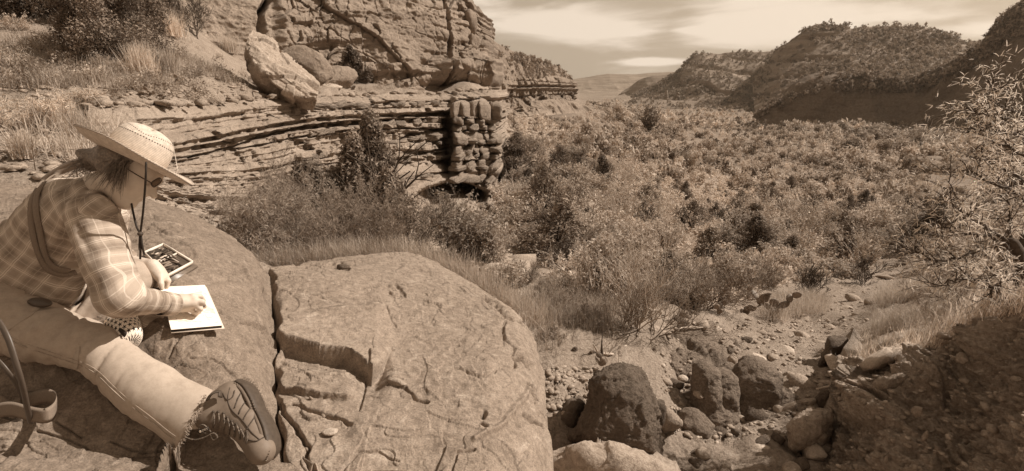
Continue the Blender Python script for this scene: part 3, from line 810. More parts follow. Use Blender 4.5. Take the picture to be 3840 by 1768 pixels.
# loose jointed blocks that stand proud of the courses
blk = [mesh_np('rock_block', *chunk((1.2, 1.2, 1.2), 300 + k, 3, 9.0, .07), M['cliff']) for k in range(6)]
rb = np.random.default_rng(3)
def put_block(gx, gy, d, sx, sy, sz, root=cliff):
    o = bpy.data.objects.new('rock_block', blk[rb.integers(6)]); COL.objects.link(o); o.parent = root
    o.location = P(gx, gy, d) - np.array(root.location); o.scale = (sx, sy, sz); o.rotation_euler = (rb.normal(0, .03), rb.normal(0, .03), rb.normal(-.1, .15) + (0 if rb.random() < .5 else pi))
def cliff_d(gx, gy):
    k = np.argmin((pxc - gx) ** 2 + (pyc - gy) ** 2); v = (GC + nC * dC[..., None] + to_cam(GC) * bigC[..., None]).reshape(-1, 3)[k]
    return float(unP(v)[2])
for row, y0 in enumerate((385, 440, 470, 500, 522, 552, 575, 605, 622, 655)):
    x = 1700
    while x < 1850:
        w = rb.uniform(24, 52) * (1.1 if row < 1 else 1); hgt = (52, 22, 18, 28, 16, 26, 18, 26, 16, 24)[row] * rb.uniform(.85, 1.2)
        d = cliff_d(x + w / 2, y0 + hgt / 2) + .05
        m2 = d / 1920
        put_block(x + w / 2, y0 + hgt * .5 + rb.uniform(-3, 3), d, w * .56 * m2, .75 + rb.uniform(-.1, .25), hgt * .60 * m2)
        x += w * .93
for k in range(95):
    x = rb.uniform(1150, 1690); row = rb.integers(0, 7); y0 = (388, 445, 500, 530, 575, 610, 650)[row] + (1690 - x) * (.02, .10, .16, .14, .12, .11, .09)[row]
    w, hgt = rb.uniform(22, 60), rb.uniform(12, 24); d = cliff_d(x, y0) + .12; m2 = d / 1920
    put_block(x, y0, d, w * .55 * m2, .45, hgt * .55 * m2)

# --- upper cliff, massive wall with blocks
railsU = [
 [(640, -260, 26), (980, -240, 30), (1300, -200, 33), (1600, -120, 35), (1700, -60, 37), (1770, 20, 40)],
 [(660, -60, 21.5), (940, -60, 24), (1200, -60, 28), (1500, -40, 31), (1690, 0, 34), (1790, 90, 37)],
 [(680, 60, 20.5), (950, 60, 22.5), (1150, 80, 26), (1450, 90, 29), (1680, 110, 32.5), (1805, 160, 35.5)],
 [(700, 180, 19.8), (960, 180, 22), (1150, 190, 25.5), (1450, 210, 28), (1680, 210, 31.5), (1815, 240, 34)],
 [(710, 260, 19.5), (960, 260, 21.6), (1150, 270, 25), (1450, 280, 27.5), (1680, 300, 31), (1825, 300, 33)],
 [(710, 330, 19.3), (960, 330, 21.4), (1150, 330, 24.8), (1450, 345, 27.5), (1680, 350, 31), (1830, 345, 33)],
 [(710, 400, 19.3), (960, 400, 21.4), (1150, 400, 24.8), (1450, 400, 27.5), (1680, 400, 31), (1830, 390, 33)],
]
GU, tuv = loft(railsU, 480, 280)
pxu, pyu, du_ = unP(GU); nU = normals(GU, to_cam(GU)) * .5 + to_cam(GU) * .5
wU = np.stack([noise(GU * .35, 51), noise(GU * .35, 52), noise(GU * .35, 53)], -1)
b, c = voro((GU + 1.4 * wU) * np.array([.17, .17, .30]), 55)
b2, c2 = voro((GU + .9 * wU) * np.array([.45, .45, .95]), 57)
right = sstep(980, 1080, pxu)
msU = sstep(-.15, .25, noise(GU * .18, 63))
dU = 1.1 * (c - .5) * right - .18 * (1 - sstep(0, .02, b)) * right
dU = dU + .40 * (c2 - .5) * (right * .9 + .12) * msU + .6 * fbm(GU * .35, 5, 58) + .16 * ridged(GU * np.array([1, 1, 2.2]), 4, 59) + .10 * fbm(GU * 2.5, 4, 61)
zz = GU[..., 2] * 1.25 + .25 * noise(GU * .4, 44) * 2; fz = zz - np.floor(zz)
dU = dU + .18 * (sstep(0, .2, fz) * sstep(1, .8, fz) - .5) * sstep(1500, 1680, pxu) + .05 * (sstep(0, .2, fz) - .5) * right
G_ = lambda ln, w_, dp, jx=10, jy=8: -dp * (.75 if dp > 1.2 else .25) * groove(pxu + (jx + 8) * noise(GU * .5, 66) + 6 * noise(GU * 1.9, 68), pyu + (jy + 8) * noise(GU * .5, 67) + 5 * noise(GU * 1.9, 69), ln, w_ * (.8 if dp > 1.2 else .45)) * (1 if dp > 1.2 else sstep(-.5, .3, noise(GU * .6, 62)))
dU = dU + G_([(985, 140), (975, 60), (990, 20), (1010, -60)], 22, 3.2, 6) + G_([(1655, -40), (1650, 100), (1665, 200), (1660, 330)], 14, 1.5, 8)
dU = dU + G_([(1180, 60), (1200, 130), (1330, 190), (1420, 170)], 9, .6) + G_([(1320, 140), (1380, 150), (1430, 170), (1500, 190)], 18, .8) + G_([(1090, 180), (1160, 200), (1240, 190)], 12, .6)
dU = dU + G_([(1290, 80), (1400, 90), (1500, 140), (1600, 180), (1650, 240)], 8, .5) + G_([(1360, 200), (1430, 215), (1500, 230)], 12, .9) + G_([(1550, 250), (1620, 265), (1650, 300)], 12, .8)
dU = dU + G_([(1400, 245), (1440, 270), (1480, 240)], 16, 1.0) + G_([(1700, 120), (1740, 128), (1790, 120)], 7, .6) + G_([(1690, 200), (1750, 205), (1810, 215)], 7, .6) + G_([(1740, 30), (1730, 130), (1745, 240)], 8, .7) + G_([(1785, 130), (1775, 200), (1790, 300)], 7, .6)
dU = dU + G_([(900, 90), (905, 130), (900, 170)], 7, .25) + G_([(1010, 60), (1080, 75), (1140, 60)], 6, .35) + G_([(1020, 110), (1100, 125), (1170, 120)], 5, .3)
sU = np.linspace(0, 1, 480)[None, :] + 0 * tuv[:, None]; tU = np.clip(tuv[:, None] * 1.0 + .05 * noise(GU * .12, 70) + .22 * (sU - .5), 0, 1)
dU = dU + strata(GU, tU, sU, 25, 15, .5, .55, 16) * right * (.45 + .55 * msU)
dU = dU + .8 * sstep(1010, 1040, pxu) - .4 * sstep(1655, 1690, pxu) + .9 * np.exp(-((pyu - 275) / 40) ** 2) * sstep(1600, 1660, pxu) - 1.0 * sstep(300, 330, pyu) * sstep(1500, 1640, pxu)
GUd = GU + nU * dU[..., None]
endu = GUd[:, -1:]; tail = []
for k in range(1, 12):
    a = k / 11; q = endu + np.array([.5 * sin(a * 1.7), 11.0 * a ** 1.4, 0]) + .3 * np.stack([noise(endu * .5 + a * 5, 3), noise(endu * .5 + a * 5, 4), 0 * endu[..., 0]], -1) * min(1, a * 3); tail.append(q)
GUd = np.concatenate([GUd] + tail, 1)
solo('upper_cliff', GUd, grid_faces(*GUd.shape[:2]), M['cliff_up'], 'massive rounded rock wall at the top left behind the tilted boulder', 'cliff')

KL = ['largest bulging rock knob, low on the right', 'tall rock knob just left of the largest', 'leftmost low rock knob', 'middle rock knob above the largest', 'rock knob left of the middle one', 'small upper rock knob on the right side', 'small upper rock knob on the left side', 'narrow rock knob at the left margin', 'second highest rock knob, on the right', 'topmost rock knob', 'small neck of rock under the largest knob']
# bulbous stone column balanced at the end of the upper cliff
for k, (x, y, d, w, h_) in enumerate(((1790, 270, 32.0, 50, 42), (1740, 285, 31.6, 34, 48), (1702, 292, 31.2, 34, 40), (1765, 215, 32.4, 34, 36), (1720, 190, 32.6, 30, 30), (1770, 160, 33, 30, 30), (1735, 130, 33.4, 28, 30), (1690, 240, 32, 26, 40), (1765, 85, 34, 26, 36), (1725, 60, 34.2, 28, 34), (1778, 325, 31.7, 18, 22))):
    s_ = d / 1920
    rock_at(x, y, d, (w * s_ * 1.05, w * s_ * 1.0, h_ * s_ * 1.15), 500 + k, M['cliff_up'], KL[k] + ' in the knobbly column ending the upper cliff', group='rounded rock knobs at the end of the upper cliff', name='boulder', cat='rock', round_=.25, rough=.08)

# --- hillside of scrub behind the upper cliff, flat-topped banded cliff beyond it
def ridge(name, rails, nu, nv, m, label, cat, seed, amp, freq, gully=0, kind=None, cut=None, back=True, strat=0, foot=0):
    if foot: rails = rails + [[(a[0], a[1] + 26, a[2] * foot) for a in rails[-1]]]
    G, t = loft(rails, nu, nv, curve=True)
    n = normals(G, to_cam(G)) * .5 + to_cam(G) * .5; px_, py_, d_ = unP(G)
    w = np.sin(np.pi * np.clip(t, .02, 1))[:, None] ** .4
    D = amp * fbm(G * freq, 5, seed) + amp * .6 * ridged(G * freq * 1.7, 4, seed + 4)
    if gully: D = D + gully * ridged(G * np.array([freq * 1.2, freq * 1.2, freq * .15]), 3, seed + 7)
    if strat:
        z = G[..., 2] * strat + 1.2 * noise(G * freq * .6, seed + 2); f = z - np.floor(z)
        D = D + amp * (.5 + .9 * sstep(-.2, .4, noise(G * freq * .8, seed + 3))) * (sstep(0, .12, f) * sstep(1, .8, f) - .5)
    if cut is not None: D = D + cut(G, px_, py_, t[:, None])
    Gd = G + n * (D * 1.0)[..., None] * (w * .8 + .2)[..., None]
    Gf = Gd
    if back:
        dirv = np.array([P(a[0], a[1], 1.0) - np.array([0, 0, CAMZ]) for a in px_resample(rails[0], nu)]); dirv[:, 2] = 0
        dirv /= np.linalg.norm(dirv, axis=1, keepdims=True)
        dd_ = px_resample(rails[0], nu)[:, 2][:, None]
        b1 = Gd[0] + dirv * dd_ * .12 + np.array([0, 0, -1]) * dd_ * .01; b2 = Gd[0] + dirv * dd_ * .5 + np.array([0, 0, -1]) * dd_ * .25
        Gf = np.concatenate([b2[None], b1[None], Gd], 0)
    if kind: o = link(name, mesh_np(name, Gf, grid_faces(*Gf.shape[:2]), m), kind=kind)
    else: o = solo(name, Gf, grid_faces(*Gf.shape[:2]), m, label, cat)
    return o, Gd
hl, GHL = ridge('hillside', [
 [(1560, -160, 60), (1700, -60, 60), (1775, 45, 62), (1850, 152, 70), (1950, 205, 85), (2050, 235, 105), (2100, 255, 122), (2142, 292, 138)],
 [(1560, -40, 52), (1700, 60, 54), (1790, 150, 56), (1860, 215, 66), (1950, 240, 82), (2050, 262, 102), (2100, 272, 120), (2142, 300, 136)],
 [(1560, 200, 46), (1700, 220, 48), (1800, 260, 52), (1870, 300, 64), (1950, 275, 80), (2050, 280, 100), (2100, 290, 118), (2140, 305, 133)],
 [(1560, 330, 45), (1700, 330, 46), (1800, 350, 51), (1880, 360, 64), (1950, 330, 84), (2050, 330, 104), (2100, 335, 120), (2138, 340, 135)]], 300, 120, M['hill'], '', '', 80, .7, .12, kind='structure', back=True)
def fluted(G, px_, py_, t):
    fl = ridged(G * np.array([.42, .42, .03]), 3, 90)
    b, c = voro(G * np.array([.35, .35, .22]), 92)
    d = 1.5 * fl + 2.2 * (c - .5) * sstep(0, .08, b) * sstep(.02, .1, t)
    d = d - 2.0 * groove(px_, py_ + 3 * noise(G * .1, 3), [(1860, 328), (2150, 330)], 6) - 1.2 * groove(px_, py_ + 3 * noise(G * .1, 3), [(1860, 366), (2150, 358)], 4)
    d = d + 1.2 * sstep(345, 338, py_) * sstep(.0, .06, t)
    z = G[..., 2] * .8; f = z - np.floor(z)
    return d + .6 * (sstep(0, .2, f) - .5)
mc, GMC = ridge('banded_cliff', [
 [(1850, 292, 66), (1900, 284, 76), (1960, 276, 88), (2050, 282, 104), (2105, 290, 118), (2140, 302, 128), (2148, 306, 132)],
 [(1850, 330, 65), (1900, 330, 75), (1960, 330, 86), (2050, 330, 102), (2105, 330, 116), (2140, 330, 126), (2149, 332, 131)],
 [(1850, 380, 64), (1900, 378, 74), (1960, 372, 85), (2050, 366, 100), (2105, 362, 114), (2140, 362, 124), (2149, 362, 130)],
 [(1850, 405, 62), (1900, 408, 71), (1960, 400, 80), (2050, 392, 93), (2105, 386, 106), (2140, 384, 118), (2150, 384, 128)],
 [(1850, 450, 56), (1900, 452, 62), (1960, 440, 70), (2050, 432, 80), (2105, 425, 92), (2150, 420, 104), (2190, 415, 120)]], 320, 150, M['cliff_far'], 'flat topped banded cliff with vertical flutes in the middle distance', 'cliff', 84, .35, .25, cut=fluted, back=True)
# eroded foot of that cliff
ridge('eroded_spur', [
 [(1990, 385, 82), (2060, 375, 88), (2130, 378, 100), (2200, 400, 112), (2270, 425, 120)],
 [(1985, 415, 78), (2060, 405, 84), (2130, 405, 96), (2200, 420, 108), (2275, 436, 117)],
 [(1975, 440, 74), (2060, 440, 80), (2130, 440, 92), (2200, 446, 104), (2280, 448, 114)]], 220, 80, M['cliff_far'], 'low eroded spur with gullies at the foot of the banded cliff', 'cliff', 88, .5, .3, gully=1.0)

# --- hills on the right
ridge('distant_mesa', [
 [(2080, 306, 1750), (2145, 300, 1720), (2200, 290, 1700), (2270, 278, 1680), (2350, 280, 1660), (2440, 277, 1640), (2560, 272, 1640), (2900, 268, 1640)],
 [(2080, 318, 1690), (2145, 314, 1670), (2200, 305, 1650), (2270, 300, 1620), (2350, 300, 1600), (2440, 300, 1590), (2560, 300, 1590), (2900, 300, 1590)],
 [(2080, 345, 1560), (2145, 345, 1550), (2200, 344, 1540), (2270, 344, 1500), (2350, 344, 1480), (2440, 344, 1480), (2560, 344, 1480), (2900, 344, 1480)], [(2080, 368, 1300), (2145, 368, 1300), (2350, 368, 1300), (2560, 368, 1300), (2900, 368, 1300)]], 300, 60, M['hill'], '', '', 101, 9, .006, gully=10, kind='structure')
ridge('middle_mesa', [
 [(2330, 345, 980), (2370, 320, 960), (2400, 300, 940), (2440, 288, 920), (2520, 280, 900), (2620, 270, 880)],
 [(2325, 352, 950), (2368, 334, 940), (2400, 328, 915), (2440, 326, 895), (2520, 320, 880), (2620, 310, 860)],
 [(2310, 362, 930), (2360, 358, 920), (2400, 358, 900), (2440, 358, 880), (2520, 358, 860), (2620, 358, 850)]], 160, 60, M['hill'], '', '', 105, 4, .012, gully=5, kind='structure', foot=.85)
h1, GH1 = ridge('hill', [
 [(2395, 352, 760), (2450, 325, 720), (2500, 300, 690), (2550, 262, 670), (2570, 232, 660), (2620, 205, 650), (2700, 200, 640), (2790, 196, 620), (2850, 198, 600), (2960, 186, 590)],
 [(2385, 357, 740), (2450, 340, 690), (2500, 318, 660), (2550, 292, 640), (2570, 268, 630), (2620, 252, 615), (2700, 250, 600), (2790, 250, 585), (2850, 250, 570), (2960, 240, 560)],
 [(2375, 362, 720), (2450, 360, 650), (2500, 350, 610), (2560, 335, 590), (2600, 325, 575), (2660, 315, 560), (2720, 315, 545), (2800, 315, 530), (2860, 316, 510), (2960, 310, 500)],
 [(2365, 368, 700), (2450, 378, 600), (2500, 382, 570), (2560, 390, 545), (2620, 392, 525), (2680, 396, 500), (2740, 400, 480), (2800, 405, 460), (2860, 410, 440), (2960, 415, 420)]], 240, 90, M['hill'], '', '', 111, 7.0, .016, gully=5, kind='structure', strat=.05, foot=.86)
def rim(G, px_, py_, t):
    return 7 * sstep(.16, .10, t) * sstep(2880, 2990, px_) * sstep(3200, 3050, px_)
h2, GH2 = ridge('hill', [
 [(2830, 265, 520), (2890, 222, 500), (2920, 190, 480), (2950, 172, 470), (2990, 150, 460), (3040, 118, 450), (3080, 104, 445), (3200, 104, 435), (3330, 108, 425), (3440, 102, 415), (3540, 132, 405), (3650, 162, 390), (3760, 150, 370), (3900, 150, 350)],
 [(2830, 300, 490), (2890, 262, 475), (2920, 240, 460), (2950, 228, 448), (2990, 215, 436), (3040, 190, 426), (3080, 178, 420), (3200, 175, 408), (3330, 178, 398), (3440, 175, 388), (3540, 190, 380), (3650, 210, 365), (3760, 215, 345), (3900, 215, 325)],
 [(2830, 350, 450), (2890, 330, 430), (2950, 310, 405), (3040, 290, 385), (3200, 270, 360), (3330, 270, 350), (3440, 265, 340), (3540, 265, 330), (3650, 270, 315), (3760, 270, 300), (3900, 270, 290)],
 [(2830, 412, 400), (2890, 415, 370), (2950, 420, 340), (3040, 420, 320), (3200, 420, 300), (3330, 420, 290), (3440, 420, 285), (3540, 420, 280), (3650, 420, 270), (3760, 420, 262), (3900, 420, 255)]], 280, 110, M['hill'], '', '', 121, 6.0, .020, gully=4, kind='structure', strat=.055, cut=rim, foot=.88)
def h3cut(G, px_, py_, t):
    fl = ridged(G * np.array([.09, .09, .01]), 3, 190)
    z = G[..., 2] * .35; f = z - np.floor(z)
    return 2.2 * fl * sstep(.05, .2, t) + .25 * (sstep(0, .3, f) - .5) * sstep(.05, .2, t)
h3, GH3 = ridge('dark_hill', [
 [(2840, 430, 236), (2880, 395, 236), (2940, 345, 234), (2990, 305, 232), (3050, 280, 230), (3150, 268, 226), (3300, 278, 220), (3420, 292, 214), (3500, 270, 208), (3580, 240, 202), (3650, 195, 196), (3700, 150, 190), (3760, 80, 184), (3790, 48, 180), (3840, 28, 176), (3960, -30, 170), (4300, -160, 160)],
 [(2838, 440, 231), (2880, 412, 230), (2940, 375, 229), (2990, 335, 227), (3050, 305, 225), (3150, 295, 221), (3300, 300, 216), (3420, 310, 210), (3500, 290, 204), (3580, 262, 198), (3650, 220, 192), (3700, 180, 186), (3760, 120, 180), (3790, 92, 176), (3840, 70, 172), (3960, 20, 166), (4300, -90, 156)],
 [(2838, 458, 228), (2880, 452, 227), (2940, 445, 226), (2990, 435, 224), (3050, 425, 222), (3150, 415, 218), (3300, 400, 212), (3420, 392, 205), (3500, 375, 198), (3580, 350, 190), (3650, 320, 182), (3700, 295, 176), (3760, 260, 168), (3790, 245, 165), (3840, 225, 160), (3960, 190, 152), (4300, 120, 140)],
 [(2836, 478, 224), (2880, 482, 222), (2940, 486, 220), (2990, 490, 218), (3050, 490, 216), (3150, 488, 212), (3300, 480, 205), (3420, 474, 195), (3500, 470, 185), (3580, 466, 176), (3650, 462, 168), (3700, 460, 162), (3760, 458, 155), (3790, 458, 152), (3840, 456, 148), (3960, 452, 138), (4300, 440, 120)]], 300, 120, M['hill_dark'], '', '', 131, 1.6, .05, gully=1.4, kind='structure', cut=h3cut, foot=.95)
# creek bank, a low cut of bare earth on the right
ridge('creek_bank', [
 [(3350, 600, 86), (3420, 592, 84), (3500, 588, 82), (3600, 592, 80), (3700, 602, 78), (3780, 618, 74), (3900, 640, 70)],
 [(3352, 605, 85), (3420, 602, 83), (3500, 598, 81), (3600, 602, 79), (3700, 612, 77), (3780, 630, 73), (3900, 650, 69)],
 [(3380, 640, 84), (3430, 648, 82.5), (3500, 660, 80), (3600, 672, 78), (3700, 690, 76), (3780, 705, 72), (3900, 720, 68)]], 160, 50, M['cliff_far'], 'low shaded cut bank of bare earth above the pale creek clearing', 'bank', 140, .25, .4, gully=.3)
# two spires far down the valley
for k, (x, y0, y1, w, d, lab) in enumerate(((2500, 338, 384, 11, 560, 'slender rock spire far off at the foot of the hills, the taller left one'), (2537, 346, 380, 16, 550, 'squat double rock spire far off, right of the slender one'))):
    a, b_ = P(x, y0, d), P(x, y1 + 6, d); hh = a[2] - b_[2]; an = np.arange(14) * 2 * pi / 14
    rows = []
    for j in range(26):
        t = j / 25; r_ = w * d / 1920 * (.25 + .75 * t ** .8) * (1 + .22 * sin(j * 2.1 + k) + (.25 if (k and 8 < j < 13) else 0))
        rows.append(np.stack([a[0] + r_ * np.cos(an) * (1 + .15 * np.sin(an * 3 + j * .3)), a[1] + r_ * np.sin(an), np.full(14, a[2] - hh * t)], -1))
    R_ = np.array(rows); R_[0, :, :2] = R_[0, :, :2].mean(0)
    if k: R_[:6, :, 0] += 2.2; R_[..., 0] += .8 * np.sin(R_[..., 2] * .5)
    solo('rock_spire', R_, grid_faces(26, 14, wrap=True), M['cliff_far'], lab, 'rock spire')

# --- shaded earth bank at the bottom right
railsK = [
 [(3240, 1240, 8.2), (3400, 1200, 7.6), (3560, 1150, 7.0), (3700, 1085, 6.6), (3860, 1035, 6.2), (4200, 990, 5.6)],
 [(3230, 1330, 5.4), (3330, 1290, 5.2), (3480, 1248, 5.0), (3640, 1165, 4.8), (3840, 1080, 4.2), (4250, 1020, 3.6)],
 [(3205, 1372, 5.0), (3320, 1330, 4.75), (3480, 1290, 4.5), (3640, 1205, 4.3), (3840, 1120, 3.8), (4250, 1080, 3.1)],
 [(3172, 1450, 4.85), (3320, 1430, 4.5), (3480, 1410, 4.25), (3640, 1390, 4.05), (3840, 1370, 3.55), (4250, 1350, 2.9)],
 [(3140, 1560, 4.75), (3320, 1560, 4.3), (3480, 1560, 4.05), (3640, 1560, 3.85), (3840, 1560, 3.35), (4250, 1560, 2.7)],
 [(3110, 1700, 4.6), (3320, 1700, 4.1), (3480, 1700, 3.85), (3640, 1700, 3.65), (3840, 1700, 3.15), (4250, 1700, 2.5)],
 [(3080, 1950, 4.3), (3320, 1950, 3.8), (3480, 1950, 3.5), (3640, 1950, 3.3), (3840, 1950, 2.85), (4250, 1950, 2.2)],
]
GK, tk = loft(railsK, 330, 300, curve=False)
pk, qk, _d = unP(GK); nK = normals(GK, to_cam(GK))
wK = np.stack([noise(GK * 1.5, 151), noise(GK * 1.5, 152), noise(GK * 1.5, 153)], -1)
b, c = voro((GK + .3 * wK) * np.array([1.6, 1.6, 1.1]), 155); b2, c2 = voro((GK + .1 * wK) * 7, 157); b3, c3 = voro(GK * 17, 158)
fr = sstep(.16, .24, tk)[:, None]
b4, c4 = voro((GK + .2 * wK) * np.array([3.4, 3.4, 2.2]), 159)
dK = (.26 * fbm(GK * 1.3, 5, 150) + .22 * (c - .5) * sstep(0, .25, b) + .05 * (c2 - .5) * sstep(0, .3, b2) + .022 * np.maximum(0, c3 - .55) * 2 * sstep(.05, .4, b3)) * (fr * .9 + .1)
dK = dK + (.14 * (c4 - .5) + .05 * ridged(GK * 9, 3, 162) + .05 * (c2 - .5)) * fr
dK = dK + .10 * ridged(GK * np.array([3, 3, 1.0]), 4, 160) * fr + .07 * (c3 - .5) * sstep(0, .1, b3) * (noise(GK * 2, 163) > 0) * fr + .02 * fbm(GK * 18, 3, 161)
dK = dK + .14 * np.exp(-((pk - 3330) / 90) ** 2 - ((qk - 1610) / 75) ** 2) + .10 * np.exp(-((pk - 3270) / 55) ** 2 - ((qk - 1500) / 60) ** 2) - .12 * groove(pk, qk, [(3210, 1480), (3330, 1520), (3380, 1570)], 14)
dK = dK * sstep(0, .04, np.linspace(0, 1, 330))[None, :]
GKd = GK + nK * dK[..., None]
l0 = GKd[:, :1].copy(); l0 += np.array([.25, .55, -.1]); l1 = l0 + np.array([.9, .9, -.8])
GKd = np.concatenate([l1, l0, GKd], 1)
bank = solo('earth_bank', GKd, grid_faces(*GKd.shape[:2]), M['bank'], 'tall shaded bank of red earth and stones in the bottom right corner', 'bank')
# ================================================================== PLANT BUILDERS
def unit(v):
    v = np.asarray(v, dtype=float); return v / max(1e-9, np.linalg.norm(v))
def branches(r_, start, dirv, length, rad, depth, spread=.6, nseg=4, kids=3, up=.15, taper=.55, shrink=.62, wob=.22, out=None, tips=None):
    out = [] if out is None else out; tips = [] if tips is None else tips
    p, d = np.array(start, dtype=float), unit(dirv); r0 = rad
    for k in range(nseg):
        d = unit(d + r_.normal(0, wob, 3) + np.array([0, 0, up * .3]))
        q = p + d * length / nseg; r1 = r0 + (rad * taper - rad) / nseg
        out.append((*p, *q, r0, r1)); p, r0 = q, r1
        tips.append((*q, *d, depth))
        if depth > 0 and k >= 0:
            nk = kids if k == nseg - 1 else (1 if r_.random() < .75 else 2)
            for _ in range(nk):
                a = unit(np.cross(d, r_.normal(size=3))); e = unit(d + a * spread * r_.uniform(.7, 1.5) + np.array([0, 0, up]))
                branches(r_, p, e, length * shrink * r_.uniform(.7, 1.2), r1 * .72, depth - 1, spread, max(2, nseg - 1), max(2, kids - 0), up, taper, shrink, wob, out, tips)
    return out, tips
def leaf_tris(C, N, size, r_, aspect=.45):
    """one pointed leaf face per centre, facing roughly N"""
    n = len(C); a = np.cross(N, r_.normal(size=(n, 3))); a /= np.maximum(1e-9, np.linalg.norm(a, axis=1, keepdims=True))
    b = np.cross(N, a); b /= np.maximum(1e-9, np.linalg.norm(b, axis=1, keepdims=True))
    s = (size * r_.uniform(.6, 1.4, n))[:, None]
    V = np.stack([C - a * s * aspect * 1.25 - b * s * .45, C + b * s * 1.35, C + a * s * aspect * 1.25 - b * s * .45], 1).reshape(-1, 3)
    F = np.arange(n * 3).reshape(n, 3)
    return V, F
def crown(r_, n, clumps, leaf, out=.65, stretch=1.0):
    """clumps: (x,y,z,radius); leaves spread through the clump volumes, more of them outside"""
    cl = np.array(clumps); w = cl[:, 3] ** 2; k = r_.choice(len(cl), n, p=w / w.sum())
    d = r_.normal(size=(n, 3)); d /= np.linalg.norm(d, axis=1, keepdims=True)
    rad = cl[k, 3] * r_.uniform(0, 1, n) ** (1 - out)
    C = cl[k, :3] + d * rad[:, None] * np.array([1, 1, stretch])
    N = d * .8 + r_.normal(0, .5, (n, 3)); N /= np.linalg.norm(N, axis=1, keepdims=True)
    V, F = leaf_tris(C, N, leaf, r_)
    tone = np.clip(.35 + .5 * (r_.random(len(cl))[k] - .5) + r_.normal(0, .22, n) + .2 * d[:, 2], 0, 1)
    return V, F, np.repeat(tone, 3)
def juniper_proto(seed, h=3.0, w=1.3, n=3000, leaf=.05, nclump=46, spire=.0, twigs=True):
    r_ = np.random.default_rng(seed); cl = []
    lean = r_.normal(0, .08, 2)
    for k in range(nclump):
        t = r_.uniform(.08, 1.0); prof = (sin(pi * min(1, t * .8 + .22)) ** .8) * (1 - spire * t) * (1.05 - .3 * t)
        a = r_.uniform(0, 2 * pi); rr_ = w * prof * r_.uniform(.25, .95)
        cl.append((rr_ * cos(a) + lean[0] * t * h, rr_ * sin(a) + lean[1] * t * h, t * h * .93, w * r_.uniform(.13, .26) * (1.15 - .5 * t)))
    V, F, tone = crown(r_, n, cl, leaf, .6, 1.35)
    S, _ = branches(r_, (0, 0, -.15), (lean[0], lean[1], 1), h * .5, h * .028, 2 if twigs else 1, .7, 4, 3, .3)
    if twigs:
        S += [(lean[0] * h * .2, lean[1] * h * .2, h * .15, c[0], c[1], c[2], .012 * h, .004 * h) for c in cl[::2]]
    return (V, F, tone), seg_mesh(S, 4)
def brush_proto(seed, h=2.2, w=1.3, n=2600, leaf=.035, depth=3, stems=7, up=.35, bare=.4, sides=3):
    """many-stemmed scrub: twigs fan upward, small leaves along them"""
    r_ = np.random.default_rng(seed); S, T = [], []
    for k in range(stems):
        a = 2 * pi * k / stems + r_.uniform(-.4, .4); tl = r_.uniform(.15, .95)
        branches(r_, (.06 * cos(a), .06 * sin(a), -.1), (cos(a) * tl * w / h * 1.4, sin(a) * tl * w / h * 1.4, 1), h * .42 * r_.uniform(.8, 1.15), h * .013, depth, .55, 3, 2, up, .6, .66, .14, S, T)
    T = np.array(T); T = T[T[:, 6] <= 1] if depth > 1 else T
    k = r_.integers(0, len(T), n)
    C = T[k, :3] + r_.normal(0, .06 * h / 2, (n, 3)); N = r_.normal(size=(n, 3)); N[:, 2] += .5; N /= np.linalg.norm(N, axis=1, keepdims=True)
    V, F = leaf_tris(C, N, leaf, r_, .4)
    hz = np.clip(C[:, 2] / h, 0, 1.2)
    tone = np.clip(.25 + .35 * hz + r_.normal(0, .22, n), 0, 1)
    return (V, F, np.repeat(tone, 3)), seg_mesh(S, sides)
def grass_mesh(r_, base, n, h, spread, width=.006, lean=.45, droop=.35, curve=3):
    """blades from scattered base points (m,3)"""
    k = r_.integers(0, len(base), n); B = base[k] + np.concatenate([r_.normal(0, spread, (n, 2)), np.zeros((n, 1))], 1)
    a = r_.uniform(0, 2 * pi, n); L = h * r_.uniform(.5, 1.25, n); ln = np.abs(r_.normal(0, lean, n))
    dx, dy = np.cos(a) * ln, np.sin(a) * ln; wa = a + pi / 2 + r_.normal(0, .6, n)
    wd = np.stack([np.cos(wa), np.sin(wa), 0 * wa], -1) * width
    rows = []
    for j in range(curve):
        t = j / (curve - 1); bend = t * (1 + droop * t * 2)
        q = B + np.stack([dx * bend * L, dy * bend * L, t * L * (1 - .35 * droop * t * ln * 2)], -1)
        ww = wd * (1 - t * .85); rows += [q - ww, q + ww]
    V = np.stack(rows, 1).reshape(-1, 3); m = 2 * curve; b0 = (np.arange(n) * m)[:, None]
    F = np.concatenate([b0 + np.array([[2 * j, 2 * j + 1, 2 * j + 3, 2 * j + 2]]) for j in range(curve - 1)])
    tone = np.repeat(np.clip(r_.normal(.55, .25, n), 0, 1), m)
    return V, F, tone
def plant(name, label, cat, leafdata, wood, loc, m_leaf, m_wood, group=None, rotz=0, leafname='foliage', woodname='stem', scale=1):
    o = thing(name, label, cat, loc, group, rotz); o.scale = (scale,) * 3
    V, F, tone = leafdata
    link(leafname, mesh_np(leafname, V, F, m_leaf, attrs={'tone': tone}, smooth=False), o, loc=(0, 0, 0))
    if wood is not None: link(woodname, mesh_np(woodname, wood[0], wood[1], m_wood), o, loc=(0, 0, 0))
    return o
def on_ground(x, y):
    z = T1(x, y); return float(carve(np.array([x]), np.array([y]), np.array([z]))[0])

